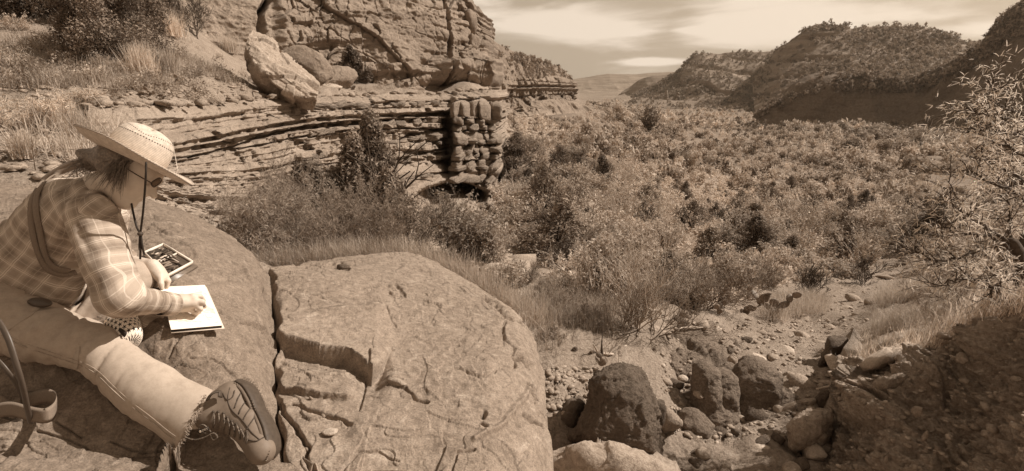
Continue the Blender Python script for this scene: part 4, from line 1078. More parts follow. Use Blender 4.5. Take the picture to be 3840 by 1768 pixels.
# ================================================================== VALLEY SCRUB
jun = [juniper_proto(900 + k, 3.0, 1.35 + .2 * (k % 3), 4200, .062, 60, spire=.25 * (k % 2)) for k in range(4)]
bru = [brush_proto(930 + k, 2.2, 1.5, 2900, .055, 2, 9) for k in range(4)]
pal = [brush_proto(950 + k, 1.5, 1.4, 2300, .05, 2, 10, up=.2) for k in range(3)]
kinds = {
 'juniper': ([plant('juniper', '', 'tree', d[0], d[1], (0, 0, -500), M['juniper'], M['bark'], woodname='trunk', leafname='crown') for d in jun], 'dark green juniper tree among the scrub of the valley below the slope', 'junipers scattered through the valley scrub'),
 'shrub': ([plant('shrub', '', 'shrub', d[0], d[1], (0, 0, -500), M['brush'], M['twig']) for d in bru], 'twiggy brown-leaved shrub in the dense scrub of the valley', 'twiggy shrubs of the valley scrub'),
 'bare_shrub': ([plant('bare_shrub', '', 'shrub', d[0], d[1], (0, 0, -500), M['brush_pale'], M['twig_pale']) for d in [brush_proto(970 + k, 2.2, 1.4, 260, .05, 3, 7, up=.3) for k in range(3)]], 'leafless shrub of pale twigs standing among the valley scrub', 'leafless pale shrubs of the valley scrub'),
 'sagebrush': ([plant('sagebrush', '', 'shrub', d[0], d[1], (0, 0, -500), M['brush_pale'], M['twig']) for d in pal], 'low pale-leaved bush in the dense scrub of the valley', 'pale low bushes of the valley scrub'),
}
used = {}
def place(kind, x, y, s, label=None, group=None, zoff=-.05, k=None, rot=None):
    protos, lab, grp = kinds[kind]
    i = int(rng.integers(len(protos))) if k is None else k
    rz = float(rng.uniform(0, 2 * pi)) if rot is None else rot
    z = on_ground(x, y) + zoff
    key = (kind, i)
    zf = {'juniper': .8, 'shrub': .9, 'sagebrush': .85, 'bare_shrub': 1.0}[kind]
    sc = s if hasattr(s, '__len__') else (s * float(rng.uniform(.85, 1.2)), s * float(rng.uniform(.85, 1.2)), s * zf * float(rng.uniform(.8, 1.15)))
    if key not in used:
        o = protos[i]; used[key] = True; o.location = (x, y, z); o.rotation_euler = (0, 0, rz); o.scale = sc
        o['label'] = label or lab; o['group'] = group or grp
        return o
    return dup(protos[i], (x, y, z), rz, sc, label or lab, group or grp)
# individually placed plants the photograph shows: (kind, px, py of the foot, width px, label)
def place_px(kind, px_, py_, wpx, label, group=None, dmin=4, k=None):
    x, y, z, d = hit(px_, py_, dmin)
    w0 = {'juniper': 2.9, 'shrub': 2.6, 'sagebrush': 2.3}[kind]
    return place(kind, x, y, wpx * d / 1920 / w0, label, group or ' ', k=k)
NAMED = [
 ('juniper', 1790, 1000, 230, 'dark juniper on the rubble just beyond the top corner of the big slab'),
 ('juniper', 1990, 880, 160, 'dark rounded juniper leaning below the smooth boulder on the slope'),
 ('juniper', 1930, 850, 120, 'small juniper between the cliff pillar foot and the smooth boulder'),
 ('juniper', 2190, 890, 130, 'dark bushy juniper right of the smooth boulder outcrop'),
 ('juniper', 2045, 905, 150, 'juniper directly below the smooth boulder, at the centre of a dark row'),
 ('shrub', 2010, 605, 110, 'rounded shrub on the rubble slope above the boulder outcrop'),
 ('shrub', 2140, 625, 160, 'wide twiggy shrub on the crest of the rubble slope'),
 ('shrub', 1890, 650, 90, 'small twiggy bush beside the right edge of the cliff pillar'),
 ('shrub', 2300, 830, 160, 'twiggy bush right of the blocky outcrop, on the lower slope'),
 ('juniper', 2420, 860, 140, 'dark juniper at the foot of the rubble slope'),
 ('juniper', 2880, 770, 110, 'upright dark juniper beside the pale track in the valley'),
 ('juniper', 2960, 730, 90, 'narrow juniper just above the pale track in the valley'),
]
for a in NAMED: place_px(*a)
# dense scatter by distance; nearest ones are things, the rest is one mass
r_ = np.random.default_rng(21)
cand = []
gap = lambda X_, Y_: None
def keep_out(u, v):
    bad = ((v > 655) & (v < 830) & (u > 3470) & (u < 3740))            # pale clearing
    bad |= (np.abs(u - np.interp(v, [900, 960, 1020, 1100, 1180], [3330, 3360, 3330, 3200, 3060])) < np.interp(v, [900, 1180], [26, 130])) & (v > 900)
    bad |= (np.abs(v - (790 - (u - 2760) * .52)) < 13) & (u > 2700) & (u < 3000)      # track
    bad |= (v > np.interp(u, [2000, 2150, 2700, 2900, 3100], [1120, 1190, 1150, 1100, 1040]))
    bad |= (v > 1000) & (u > 3230)
    bad |= (u < 2130 + 0 * v) & (v > 455) & (r_.random(u.shape) < .4)
    bad |= (u < np.interp(v, [440, 560, 700, 800, 900, 1000], [1900, 2080, 2420, 2450, 2150, 1900])) & (r_.random(u.shape) < .45)
    bad |= (u < 1890) & (v < 880)
    bad |= (u < 2200) & (v < 452)
    bad |= (u < 2100) & (v > 930) & (r_.random(u.shape) < .8)
    return bad
N_ = 26000
u_ = r_.uniform(1700, 4100, N_); lam = r_.random(N_)
d_ = 7.0 * (900 / 7.0) ** (lam ** 1.05)
# positions on the ground from (azimuth, distance)
x_ = (u_ - 1920) / 1920 * d_; y_ = d_ * 1.0
z_ = terrain(x_, y_, False)
uu, vv, dd2 = unP(np.stack([x_, y_, z_], -1))
ok = ~keep_out(uu, vv) & (uu > 1750) & (uu < 4050) & (vv > 345)
x_, y_, z_, uu, vv, dd2 = [q[ok] for q in (x_, y_, z_, uu, vv, dd2)]
# thin: grid in log-polar so that crowns overlap moderately
acc = []; cells = {}
for i in range(len(x_)):
    cw = max(26, 1920 * 1.2 / dd2[i]) if dd2[i] < 120 else max(11, 1920 * 2.0 / dd2[i])
    ch = cw * (.34 if dd2[i] < 120 else .22)
    key = (int(uu[i] / cw), int(vv[i] / ch), int(round(math.log(cw) * 3)))
    if key in cells: continue
    cells[key] = 1; acc.append(i)
acc = np.array(acc); order = acc[np.argsort(dd2[acc])]
n_ind = 0
FAR = []
patch = noise(np.stack([x_ * .05, y_ * .05, x_ * 0], -1), 8)
for i in order:
    rsel = r_.random() + .28 * patch[i]
    kd = 'juniper' if rsel < .29 else ('shrub' if rsel < .68 else 'sagebrush')
    if dd2[i] < 55 and r_.random() < .16: kd = 'bare_shrub'
    s_ = (.48 + .9 * r_.random() ** 1.6) * {'juniper': .78, 'shrub': .85, 'sagebrush': .9, 'bare_shrub': .85}[kd] * (1 + .45 * patch[i]) * (np.interp(dd2[i], [7, 16, 30], [.5, .8, 1]) if dd2[i] < 60 else 1.05) * (.55 if (uu[i] < 2260 and vv[i] < 540) else 1)
    if n_ind < 640 and sum(1 for _ in ()) == 0:
        cnt = used.setdefault('n_' + kd, 0)
        if cnt < 280:
            used['n_' + kd] = cnt + 1; place(kd, float(x_[i]), float(y_[i]), float(s_)); n_ind += 1; continue
    FAR.append((x_[i], y_[i], z_[i], s_, kd))
print('individual', n_ind, 'far', len(FAR))

def far_proto(seed, n, shape='round'):
    r2 = np.random.default_rng(seed); cl = []
    for k in range(9):
        a = r2.uniform(0, 2 * pi); t = r2.uniform(.25, .85); rr_ = r2.uniform(.1, .75) * (1.15 - .5 * t)
        cl.append((rr_ * cos(a), rr_ * sin(a), t * 1.5, r2.uniform(.28, .48)))
    V, F, tone = crown(r2, n, cl, .17 if n > 100 else (.31 if n < 36 else .17), .7)
    return V, F, tone
def scatter_mass(name, items, protos, m, label, group=None):
    """items: (x,y,z,scale,tone shift)"""
    Vs, Fs, Ts, o = [], [], [], 0; r2 = np.random.default_rng(77)
    for (x, y, z, s, ts) in items:
        V, F, tone = protos[r2.integers(len(protos))]; a = r2.uniform(0, 2 * pi); c, s2 = cos(a), sin(a)
        sx = s * r2.uniform(.85, 1.25)
        Q = np.stack([(V[:, 0] * c - V[:, 1] * s2) * sx + x, (V[:, 0] * s2 + V[:, 1] * c) * sx + y, V[:, 2] * s * r2.uniform(.85, 1.3) + z], -1)
        Vs.append(Q); Fs.append(F + o); Ts.append(np.clip(tone * .8 + ts, 0, 1)); o += len(V)
    me = mesh_np(name, np.concatenate(Vs), np.concatenate(Fs), m, attrs={'tone': np.concatenate(Ts)}, smooth=False)
    return link(name, me, kind='stuff', label=label)
fp = [far_proto(60 + k, 150) for k in range(5)]; fps = [far_proto(80 + k, 32) for k in range(5)]
near_far = [f for f in FAR if f[1] < 200]; far_far = [f for f in FAR if f[1] >= 200]
for kd, m in (('juniper', 'juniper'), ('shrub', 'brush'), ('sagebrush', 'brush_pale')):
    it = [(f[0], f[1], f[2] - .2, f[3] * 1.15, r_.uniform(-.1, .25)) for f in near_far if f[4] == kd]
    if it: scatter_mass('valley_' + {'juniper': 'junipers', 'shrub': 'scrub', 'sagebrush': 'sagebrush'}[kd], it, fp, M[m], 'mass of scrub filling the valley floor farther off')
    it = [(f[0], f[1], f[2] - .2, f[3] * 1.9, r_.uniform(-.1, .25)) for f in far_far if f[4] == kd]
    if it: scatter_mass('distant_' + {'juniper': 'junipers', 'shrub': 'scrub', 'sagebrush': 'sagebrush'}[kd], it, fps, M[m], 'distant scrub on the valley floor towards the mesas')
# low growth that fills the gaps between the shrubs
N2 = 30000
u2 = r_.uniform(1750, 4050, N2); d2 = 7.5 * (150 / 7.5) ** (r_.random(N2) ** .9); x2 = (u2 - 1920) / 1920 * d2; z2 = terrain(x2, d2, False); ua2, va2, da2 = unP(np.stack([x2, d2, z2], -1))
k2 = ~keep_out(ua2, va2); x2, y2, z2, d2 = x2[k2], d2[k2], z2[k2], da2[k2]
pk2 = np.argsort(r_.random(len(x2)))[:5200]
ug = [(float(x2[i]), float(y2[i]), float(z2[i]) - .06, float(np.interp(d2[i], [7, 20, 60, 150], [.16, .34, .55, .8]) * r_.uniform(.6, 1.4)), float(r_.uniform(0, .5))) for i in pk2]
scatter_mass('undergrowth', ug, [far_proto(95 + k, 40) for k in range(5)], M['brush_pale'], 'low pale growth filling the gaps between the valley shrubs')
# junipers dotting the hills: on the hill surfaces themselves
def dots_on(Gd, n, smin, smax, seed, mask=None):
    r2 = np.random.default_rng(seed); h, w = Gd.shape[:2]; it = []
    tries = 0
    while len(it) < n and tries < n * 6:
        tries += 1
        i, j = r2.integers(0, h - 1), r2.integers(0, w - 1); p = Gd[i, j]
        e1, e2 = Gd[i, j + 1] - p, Gd[i + 1, j] - p; nn = np.cross(e1, e2); nn /= max(1e-9, np.linalg.norm(nn)); 
        if abs(nn[2]) < .14 and r2.random() < .85: continue
        if mask and not mask(p, i / h, j / w): continue
        if noise(np.array([p * .03]), 5)[0] < -.05 and r2.random() < .75: continue
        it.append((p[0], p[1], p[2] - .3, r2.uniform(smin, smax), r2.uniform(.05, .8)))
    return it
hill_it = dots_on(GH1, 1900, 1.3, 3.2, 1) + dots_on(GH2, 3300, 1.0, 2.8, 2) + dots_on(GH3, 1100, .8, 2.0, 3, lambda p, t, s: t < .30) + dots_on(GH3, 260, .9, 1.8, 33, lambda p, t, s: t > .86)
scatter_mass('hillside_junipers', hill_it, fps, M['juniper'], 'dark junipers dotting the slopes of the hills on the right')
scatter_mass('hilltop_scrub', dots_on(GHL, 700, .28, .75, 4), fps, M['juniper'], 'dark scrub on the hillside behind the upper cliff')
scatter_mass('cliff_top_scrub', [(p[0], p[1], p[2] - .2, s, t) for p, s, t in [(GMC[2, j] + np.array([0, r_.uniform(0, 3), r_.uniform(0, .6)]), r_.uniform(.2, .45), r_.uniform(-.2, .3)) for j in r_.integers(4, GMC.shape[1] - 6, 60)]] + dots_on(GMC, 60, .25, .6, 6, lambda p, t, s: t > .78), fps, M['juniper'], 'dark scrub on top of the banded cliff and at its foot')
r3 = np.random.default_rng(5)
# belt of trees along the creek at the foot of the dark hill
belt = []
for k in range(420):
    u = r3.uniform(2850, 4050); d = r3.uniform(105, 215); x, y = (u - 1920) / 1920 * d, d
    v0 = np.interp(u, [2850, 3300, 3600, 4000], [490, 560, 600, 620])
    z = T1(x, y); uu2, vv2, _ = unP(np.array([x, y, z]))
    if vv2 > v0: continue
    belt.append((x, y, z - .3, r3.uniform(1.2, 2.6), r3.uniform(-.3, .6)))
scatter_mass('creek_side_trees', belt, fp, M['brush'], 'belt of bushy trees along the creek below the dark hill')
belt2 = [(p[0], p[1], p[2] - .2, r3.uniform(.8, 1.6), r3.uniform(-.1, .5)) for p in [P(r3.uniform(3380, 3950), 585 + r3.uniform(-4, 14), r3.uniform(84, 96)) for _ in range(90)]]
scatter_mass('bank_top_trees', belt2, fp, M['brush'], 'row of bushy trees along the top of the creek bank')
# a pale bright cottonwood and its neighbour in the middle of the valley
for (u, v, w, lab) in ((2335, 455, 100, 'pale bright leafless cottonwood standing out in the middle of the valley'), (2412, 462, 60, 'smaller pale cottonwood right of the bright one in the valley'), (2428, 478, 130, 'dark dome-shaped tree in front of the pale cottonwoods'),
                       (3310, 575, 90, 'pale bright tree at the edge of the creek bank on the right'), (3600, 720, 60, 'pale feathery small tree in the bright creek clearing'), (3190, 560, 70, 'bushy tree on the creek line below the dark hill')):
    x, y, z, d = hit(u, v + 18, 30); s_ = w * d / 1920 / 2.0
    dark = 'dark' in lab
    V, F, tone = far_proto(int(u), 900); 
    r2 = np.random.default_rng(int(u)); S, _ = branches(r2, (0, 0, -.2), (0, 0, 1), .8, .05, 2, .8, 3, 3, .2)
    # smaller leaves, looser crown
    C = V.reshape(-1, 3, 3); cen = C.mean(1, keepdims=True); C = cen + (C - cen) * .55
    plant('cottonwood' if not dark else 'tree', lab, 'tree', (C.reshape(-1, 3), F, tone), seg_mesh(S, 4), (x, y, z), M['juniper'] if dark else M['brush_pale'], M['twig_pale'] if not dark else M['bark'], scale=s_, leafname='crown', woodname='trunk')
# ================================================================== IMPLICIT SURFACES (for the figure)
def surface_nets(f, lo, hi, h, margin=1.15):
    lo = np.array(lo, dtype=float); n = (np.ceil((np.array(hi) - lo) / h / 8).astype(int) * 8) + 1
    nb = (n - 1) // 8
    bc = np.stack(np.meshgrid(*[lo[a] + (np.arange(nb[a]) * 8 + 4) * h for a in range(3)], indexing='ij'), -1)
    dc = f(bc.reshape(-1, 3)).reshape(bc.shape[:3])
    Gd = np.repeat(np.repeat(np.repeat(np.sign(dc).astype(np.float32), 8, 0), 8, 1), 8, 2)
    Gd = np.pad(Gd, ((0, 1),) * 3, mode='edge')
    act = np.argwhere(np.abs(dc) < 8 * h * .87 * margin)
    o = np.stack(np.meshgrid(np.arange(9), np.arange(9), np.arange(9), indexing='ij'), -1).reshape(-1, 3)
    for s in range(0, len(act), 220):
        idx = (act[s:s + 220, None] * 8 + o[None]).reshape(-1, 3)
        Gd[idx[:, 0], idx[:, 1], idx[:, 2]] = f(lo + idx * h)
    ins = Gd < 0
    c = ins[:-1, :-1, :-1].astype(np.int8); tot = np.zeros_like(c)
    for dx in (0, 1):
        for dy in (0, 1):
            for dz in (0, 1):
                tot += ins[dx:ins.shape[0] - 1 + dx, dy:ins.shape[1] - 1 + dy, dz:ins.shape[2] - 1 + dz]
    cells = np.argwhere((tot > 0) & (tot < 8)); vid = np.full(tot.shape, -1, dtype=np.int32); vid[tuple(cells.T)] = np.arange(len(cells))
    acc = np.zeros((len(cells), 3)); cnt = np.zeros(len(cells))
    cor = [(0, 0, 0), (1, 0, 0), (0, 1, 0), (1, 1, 0), (0, 0, 1), (1, 0, 1), (0, 1, 1), (1, 1, 1)]
    for a, b in ((0, 1), (2, 3), (4, 5), (6, 7), (0, 2), (1, 3), (4, 6), (5, 7), (0, 4), (1, 5), (2, 6), (3, 7)):
        A_, B_ = np.array(cor[a]), np.array(cor[b]); va = Gd[tuple((cells + A_).T)]; vb = Gd[tuple((cells + B_).T)]
        m = (va < 0) != (vb < 0); t = np.where(m, va / np.where(m, va - vb, 1), 0)
        acc += np.where(m[:, None], A_ + (B_ - A_) * t[:, None], 0); cnt += m
    V = lo + (cells + acc / cnt[:, None]) * h
    Fs = []
    for ax in range(3):
        sl0 = [slice(1, -1)] * 3; sl0[ax] = slice(0, -1); sl1 = list(sl0); sl1[ax] = slice(1, None)
        A_, B_ = ins[tuple(sl0)], ins[tuple(sl1)]; e = np.argwhere(A_ != B_); 
        if not len(e): continue
        fl = A_[tuple(e.T)]; off = np.ones(3, dtype=int); off[ax] = 0; e = e + off
        u, v = [(1, 2), (2, 0), (0, 1)][ax]; du = np.zeros(3, int); du[u] = 1; dv = np.zeros(3, int); dv[v] = 1
        q = np.stack([vid[tuple((e - du - dv).T)], vid[tuple((e - dv).T)], vid[tuple(e.T)], vid[tuple((e - du).T)]], 1)
        q = np.where(fl[:, None], q, q[:, ::-1]); q = q[(q >= 0).all(1)]; Fs.append(q)
    return V, np.concatenate(Fs)
def sd_cone(p, a, b, ra, rb, flat=None):
    a, b = np.asarray(a), np.asarray(b); ba = b - a; L2 = ba @ ba
    t = np.clip(((p - a) @ ba) / L2, 0, 1)[:, None]; d = p - a - t * ba
    if flat is not None:   # flat=(axis, factor): thinner along axis
        ax = unit(flat[0]); k = d @ ax; d = d + np.outer(k * (flat[1] - 1), ax)
    return np.linalg.norm(d, axis=1) - (ra + (rb - ra) * t[:, 0])
def sd_ell(p, c, axes, r):
    q = (p - c) @ np.array(axes).T / np.array(r); k = np.linalg.norm(q, axis=1)
    return (k - 1) * min(r) * .5 + (k - 1) * .5 * np.linalg.norm((p - c), axis=1) / np.maximum(k, 1e-6)
def smin(ds, k):
    r = ds[0]
    for d in ds[1:]:
        h = np.maximum(k - np.abs(r - d), 0) / k; r = np.minimum(r, d) - h * h * k * .25
    return r

# ------------------------------------------------------------------ cloth and skin materials
M['skin'] = flat_mat('skin', .50, .5, .07, 30, .0006, spec=.35)
M['hair'] = flat_mat('hair', .16, .45, .5, 120, .002, spec=.4)
M['khaki'] = rock_mat('khaki_cloth', .28, .35, .40, 2.0, .0006, rough=.92, gr=0)
M['seam'] = flat_mat('seam_thread', .30, .9, .2, 60)
M['black'] = flat_mat('black_cord', .025, .6, .3, 60)
M['boot'] = flat_mat('boot_leather', .165, .6, .12, 40, .001)
M['boot_dark'] = flat_mat('boot_dark_parts', .06, .6, .2, 60, .001)
M['sole'] = flat_mat('boot_sole', .15, .7, .12, 50, .001)
M['strap'] = flat_mat('strap_webbing', .19, .85, .12, 200, .0006)
M['strap_dark'] = flat_mat('dark_strap', .07, .45, .1, 60, .0004, spec=.5)
M['lace'] = flat_mat('speckled_lace', .12, .8, .9, 160)
def plaid_mat():
    m, nt, b = new_mat('plaid_shirt'); b.inputs['Roughness'].default_value = .92
    uvn = nt.nodes.new('ShaderNodeUVMap'); sx = nt.nodes.new('ShaderNodeSeparateXYZ'); nt.links.new(uvn.outputs[0], sx.inputs[0])
    W_, D_, G_c, L_ = sep(.64), sep(.20), sep(.30), sep(.39)
    def st(o, per, ph, flip):
        f = mathn(nt, 'FRACT', mathn(nt, 'ADD', mathn(nt, 'MULTIPLY', o, 1 / per), ph))
        bands = ramp(nt, f, [(0, G_c), (.22, L_), (.46, G_c), (.52, D_), (.74, G_c), (.80, L_)], 'CONSTANT')
        k1, k0 = (1, 1, 1, 1), (0, 0, 0, 1)
        line = ramp(nt, f, [(0, k0), (.285, k1), (.306, k0), (.345, k1), (.366, k0), (.62, (.35,) * 3 + (1,)), (.64, k0), (.90, (.6,) * 3 + (1,)), (.918, k0)], 'CONSTANT')
        return bands, line
    b1, l1 = st(sx.outputs[0], .105, 0.1, 0); b2, l2 = st(sx.outputs[1], .115, .3, 1)
    col = mixc(nt, .5, b1, b2); ln = mixc(nt, 1.0, l1, l2, 'LIGHTEN')
    col = mixc(nt, mathn(nt, 'MULTIPLY', ln, .72), col, W_)
    weave = tex_noise(nt, 600, 2, .6, coords(nt, 'Object'))
    col = mixc(nt, 1.0, col, ramp(nt, weave, [(.3, (.9,) * 3 + (1,)), (.7, (1.1,) * 3 + (1,))]), 'MULTIPLY')
    nt.links.new(col, b.inputs['Base Color']); bump(nt, b, weave, .3, .0005)
    return m
M['plaid'] = plaid_mat()
def straw_mat():
    m, nt, b = new_mat('woven_straw'); b.inputs['Roughness'].default_value = .7
    uvn = nt.nodes.new('ShaderNodeUVMap'); sx = nt.nodes.new('ShaderNodeSeparateXYZ'); nt.links.new(uvn.outputs[0], sx.inputs[0])
    ang, row = sx.outputs[0], sx.outputs[1]
    rowf = mathn(nt, 'FRACT', mathn(nt, 'MULTIPLY', row, 1.0)); groove_ = mathn(nt, 'PINGPONG', row, .5)
    n = tex_noise(nt, 60, 4, .7, coords(nt, 'Object'))
    col = ramp(nt, n, [(.25, sep(.38)), (.75, sep(.64))])
    col = mixc(nt, ramp(nt, groove_, [(0, (.55,) * 3 + (1,)), (.18, (0, 0, 0, 1))]), col, sep(.22))
    # two rings of small dark openings round the crown
    dash = mathn(nt, 'LESS_THAN', mathn(nt, 'FRACT', mathn(nt, 'MULTIPLY', ang, 62)), .42)
    band = mathn(nt, 'MULTIPLY', dash, mathn(nt, 'LESS_THAN', mathn(nt, 'ABSOLUTE', mathn(nt, 'SUBTRACT', row, 15.5)), .42))
    band2 = mathn(nt, 'MULTIPLY', dash, mathn(nt, 'LESS_THAN', mathn(nt, 'ABSOLUTE', mathn(nt, 'SUBTRACT', row, 20.5)), .45))
    col = mixc(nt, mathn(nt, 'MAXIMUM', band, band2), col, sep(.05))
    nt.links.new(col, b.inputs['Base Color'])
    bump(nt, b, mathn(nt, 'ADD', groove_, mathn(nt, 'MULTIPLY', n, .4)), .7, .002)
    return m
M['straw'] = straw_mat()

# ------------------------------------------------------------------ the painter
CR = np.array([1.0, 0, 0]); CU = np.array([0, SP, CP]); CF = np.array([0, CP, -SP])   # right, up, away in the photograph's frame
def Cv(r, u, f): return CR * r + CU * u + CF * f
Uh = unit(Cv(.56, .80, .20)); Fh = Cv(.80, -.60, .06); Fh = unit(Fh - Uh * (Fh @ Uh)); Sh = unit(np.cross(Uh, Fh))
if Sh @ CF > 0: Sh = -Sh          # towards the camera
HC = P(500, 638, 1.96)
def H(f, u, s): return HC + Fh * f + Uh * u + Sh * s
pel = P(0, 1150, 2.15); sho_r, elb_r, wri_r = P(352, 800, 1.88), P(450, 1115, 1.86), P(640, 1143, 2.09)
sho_l, elb_l, wri_l = P(405, 770, 2.2), P(350, 965, 2.34), P(572, 996, 2.24)
hip_r, kne_r, ank_r = P(-15, 1185, 2.0), P(355, 1312, 1.93), P(735, 1572, 1.85)
hip_l, kne_l, ank_l = P(40, 1160, 2.3), P(488, 1052, 2.2), P(330, 1200, 2.12)
AX = [Fh, Uh, Sh]
def fingers(spec):
    return [(P(*a), P(*b), ra, rb) for (a, b, ra, rb) in spec]
hand_r = fingers([((640, 1143, 2.09), (675, 1136, 2.12), .026, .030), ((668, 1130, 2.12), (722, 1115, 2.15), .026, .017), ((672, 1140, 2.11), (728, 1138, 2.13), .028, .020), ((668, 1150, 2.12), (712, 1160, 2.15), .022, .015),
  ((722, 1110, 2.14), (750, 1112, 2.16), .0115, .0105), ((750, 1112, 2.16), (764, 1128, 2.20), .0105, .009), ((728, 1124, 2.13), (758, 1134, 2.14), .012, .0115), ((758, 1134, 2.14), (766, 1152, 2.18), .0115, .010),
  ((724, 1142, 2.13), (752, 1160, 2.14), .0115, .011), ((752, 1160, 2.14), (744, 1172, 2.18), .0105, .009), ((712, 1158, 2.14), (732, 1176, 2.16), .010, .009), ((732, 1176, 2.16), (722, 1180, 2.19), .009, .008),
  ((690, 1158, 2.14), (722, 1158, 2.20), .012, .010), ((722, 1158, 2.20), (748, 1150, 2.22), .010, .0085)])
hand_l = fingers([((572, 996, 2.24), (590, 1020, 2.24), .024, .026), ((586, 1014, 2.24), (618, 1036, 2.25), .024, .016), ((584, 1018, 2.24), (602, 1046, 2.23), .024, .018),
  ((618, 1034, 2.25), (632, 1054, 2.25), .0115, .010), ((632, 1054, 2.25), (626, 1078, 2.25), .010, .0085), ((614, 1042, 2.25), (620, 1062, 2.26), .0115, .010), ((620, 1062, 2.26), (614, 1080, 2.27), .010, .008),
  ((602, 1044, 2.22), (604, 1066, 2.21), .012, .0115), ((604, 1066, 2.21), (607, 1082, 2.21), .0115, .0095), ((598, 1046, 2.25), (584, 1070, 2.27), .011, .010), ((584, 1070, 2.27), (578, 1082, 2.28), .010, .008), ((590, 1040, 2.26), (594, 1078, 2.29), .011, .009)])
def f_body(p):
    head = smin([sd_ell(p, H(-.012, .035, 0), AX, (.100, .092, .076)), sd_ell(p, H(.035, -.035, 0), AX, (.060, .085, .058))], .05)
    jaw = sd_cone(p, H(-.005, -.085, 0), H(.062, -.112, 0), .036, .021)
    jaw2 = smin([sd_cone(p, H(.0, -.06, .045), H(.055, -.108, .012), .024, .018), sd_cone(p, H(.0, -.06, -.045), H(.055, -.108, -.012), .024, .018)], .02)
    head = smin([head, jaw, jaw2], .035)
    nose = smin([sd_cone(p, H(.090, -.002, 0), H(.122, -.036, 0), .008, .0115), sd_cone(p, H(.100, -.040, -.009), H(.100, -.040, .009), .008, .008)], .012)
    brow = sd_cone(p, H(.082, .016, -.03), H(.082, .016, .03), .010, .010)
    lips = smin([sd_cone(p, H(.086, -.064, -.014), H(.086, -.064, .014), .0075, .0075), sd_cone(p, H(.083, -.076, -.012), H(.083, -.076, .012), .0075, .0075)], .004)
    chin = sd_cone(p, H(.072, -.108, -.006), H(.072, -.108, .006), .015, .015)
    cheek = smin([sd_ell(p, H(.055, -.035, .038), AX, (.028, .030, .022)), sd_ell(p, H(.055, -.035, -.038), AX, (.028, .030, .022))], .01)
    head = smin([head, nose, brow, lips, chin, cheek], .016)
    head = np.maximum(head, -sd_ell(p, H(.092, -.0705, 0), AX, (.014, .0016, .02)))
    for s in (-1, 1):
        head = np.maximum(head, -(sd_ell(p, H(.088, -.006, .030 * s), AX, (.014, .011, .014)))) * 1
        head = smin([head, sd_ell(p, H(.074, -.006, .030 * s), AX, (.012, .011, .013)), sd_ell(p, H(-.008, -.020, .076 * s), AX, (.018, .030, .008))], .006)
    neck = sd_cone(p, H(-.02, -.05, 0), P(375, 712, 2.06), .052, .060)
    tor = smin([sd_cone(p, pel, P(120, 1000, 2.15), .13, .13), sd_cone(p, P(120, 1000, 2.15), P(262, 830, 2.1), .12, .115), sd_cone(p, P(262, 815, 2.1), P(375, 712, 2.06), .085, .055), sd_cone(p, P(285, 800, 2.09), sho_r, .06, .04), sd_cone(p, P(290, 800, 2.1), sho_l, .06, .04)], .08)
    armr = smin([sd_cone(p, sho_r, elb_r, .042, .036), sd_cone(p, elb_r, wri_r, .040, .026)], .03)
    arml = smin([sd_cone(p, sho_l, elb_l, .042, .036), sd_cone(p, elb_l, wri_l, .042, .025)], .03)
    hr = smin([sd_cone(p, *q) for q in hand_r[:4]], .02); hr = smin([hr] + [sd_cone(p, *q) for q in hand_r[4:]], .006)
    hl = smin([sd_cone(p, *q) for q in hand_l[:3]], .02); hl = smin([hl] + [sd_cone(p, *q) for q in hand_l[3:]], .006)
    hr = hr + .0012 * ridged(p * 60, 2, 5) * (np.abs(hr) < .02)
    leg = smin([sd_cone(p, hip_r, kne_r, .08, .055), sd_cone(p, kne_r, ank_r, .052, .036), sd_cone(p, hip_l, kne_l, .08, .055), sd_cone(p, kne_l, ank_l, .052, .036), sd_cone(p, pel, hip_r, .12, .09), sd_cone(p, pel, hip_l, .12, .09)], .05)
    b = smin([head, neck, tor], .045); b = smin([b, armr, arml, leg], .03); b = smin([b, hr, hl], .014)
    return b
allp = np.array([pel, sho_r, elb_r, wri_r, sho_l, elb_l, wri_l, hip_r, kne_r, ank_r, hip_l, kne_l, ank_l, HC + Uh * .13, P(770, 1180, 2.2)])
Vb, Fb = surface_nets(f_body, allp.min(0) - .17, allp.max(0) + .17, .0056)
painter = thing('person', 'painter in plaid shirt, khaki trousers and wide straw hat bent over a sketchbook', 'person', tuple(P(150, 1330, 2.08)))
pb = np.array(painter.location)
def part(name, V, F, m, parent=painter, **k):
    return link(name, mesh_np(name, np.asarray(V).reshape(-1, 3) - pb, F, m, **k), parent, loc=(0, 0, 0))
body = part('body', Vb, Fb, M['skin'])
# eye, brow
for s in (1,):
    Ve, Fe = ico(3); part('eye', H(.078, -.006, .030 * s) + Ve * .0095, Fe, M['skin'], body)

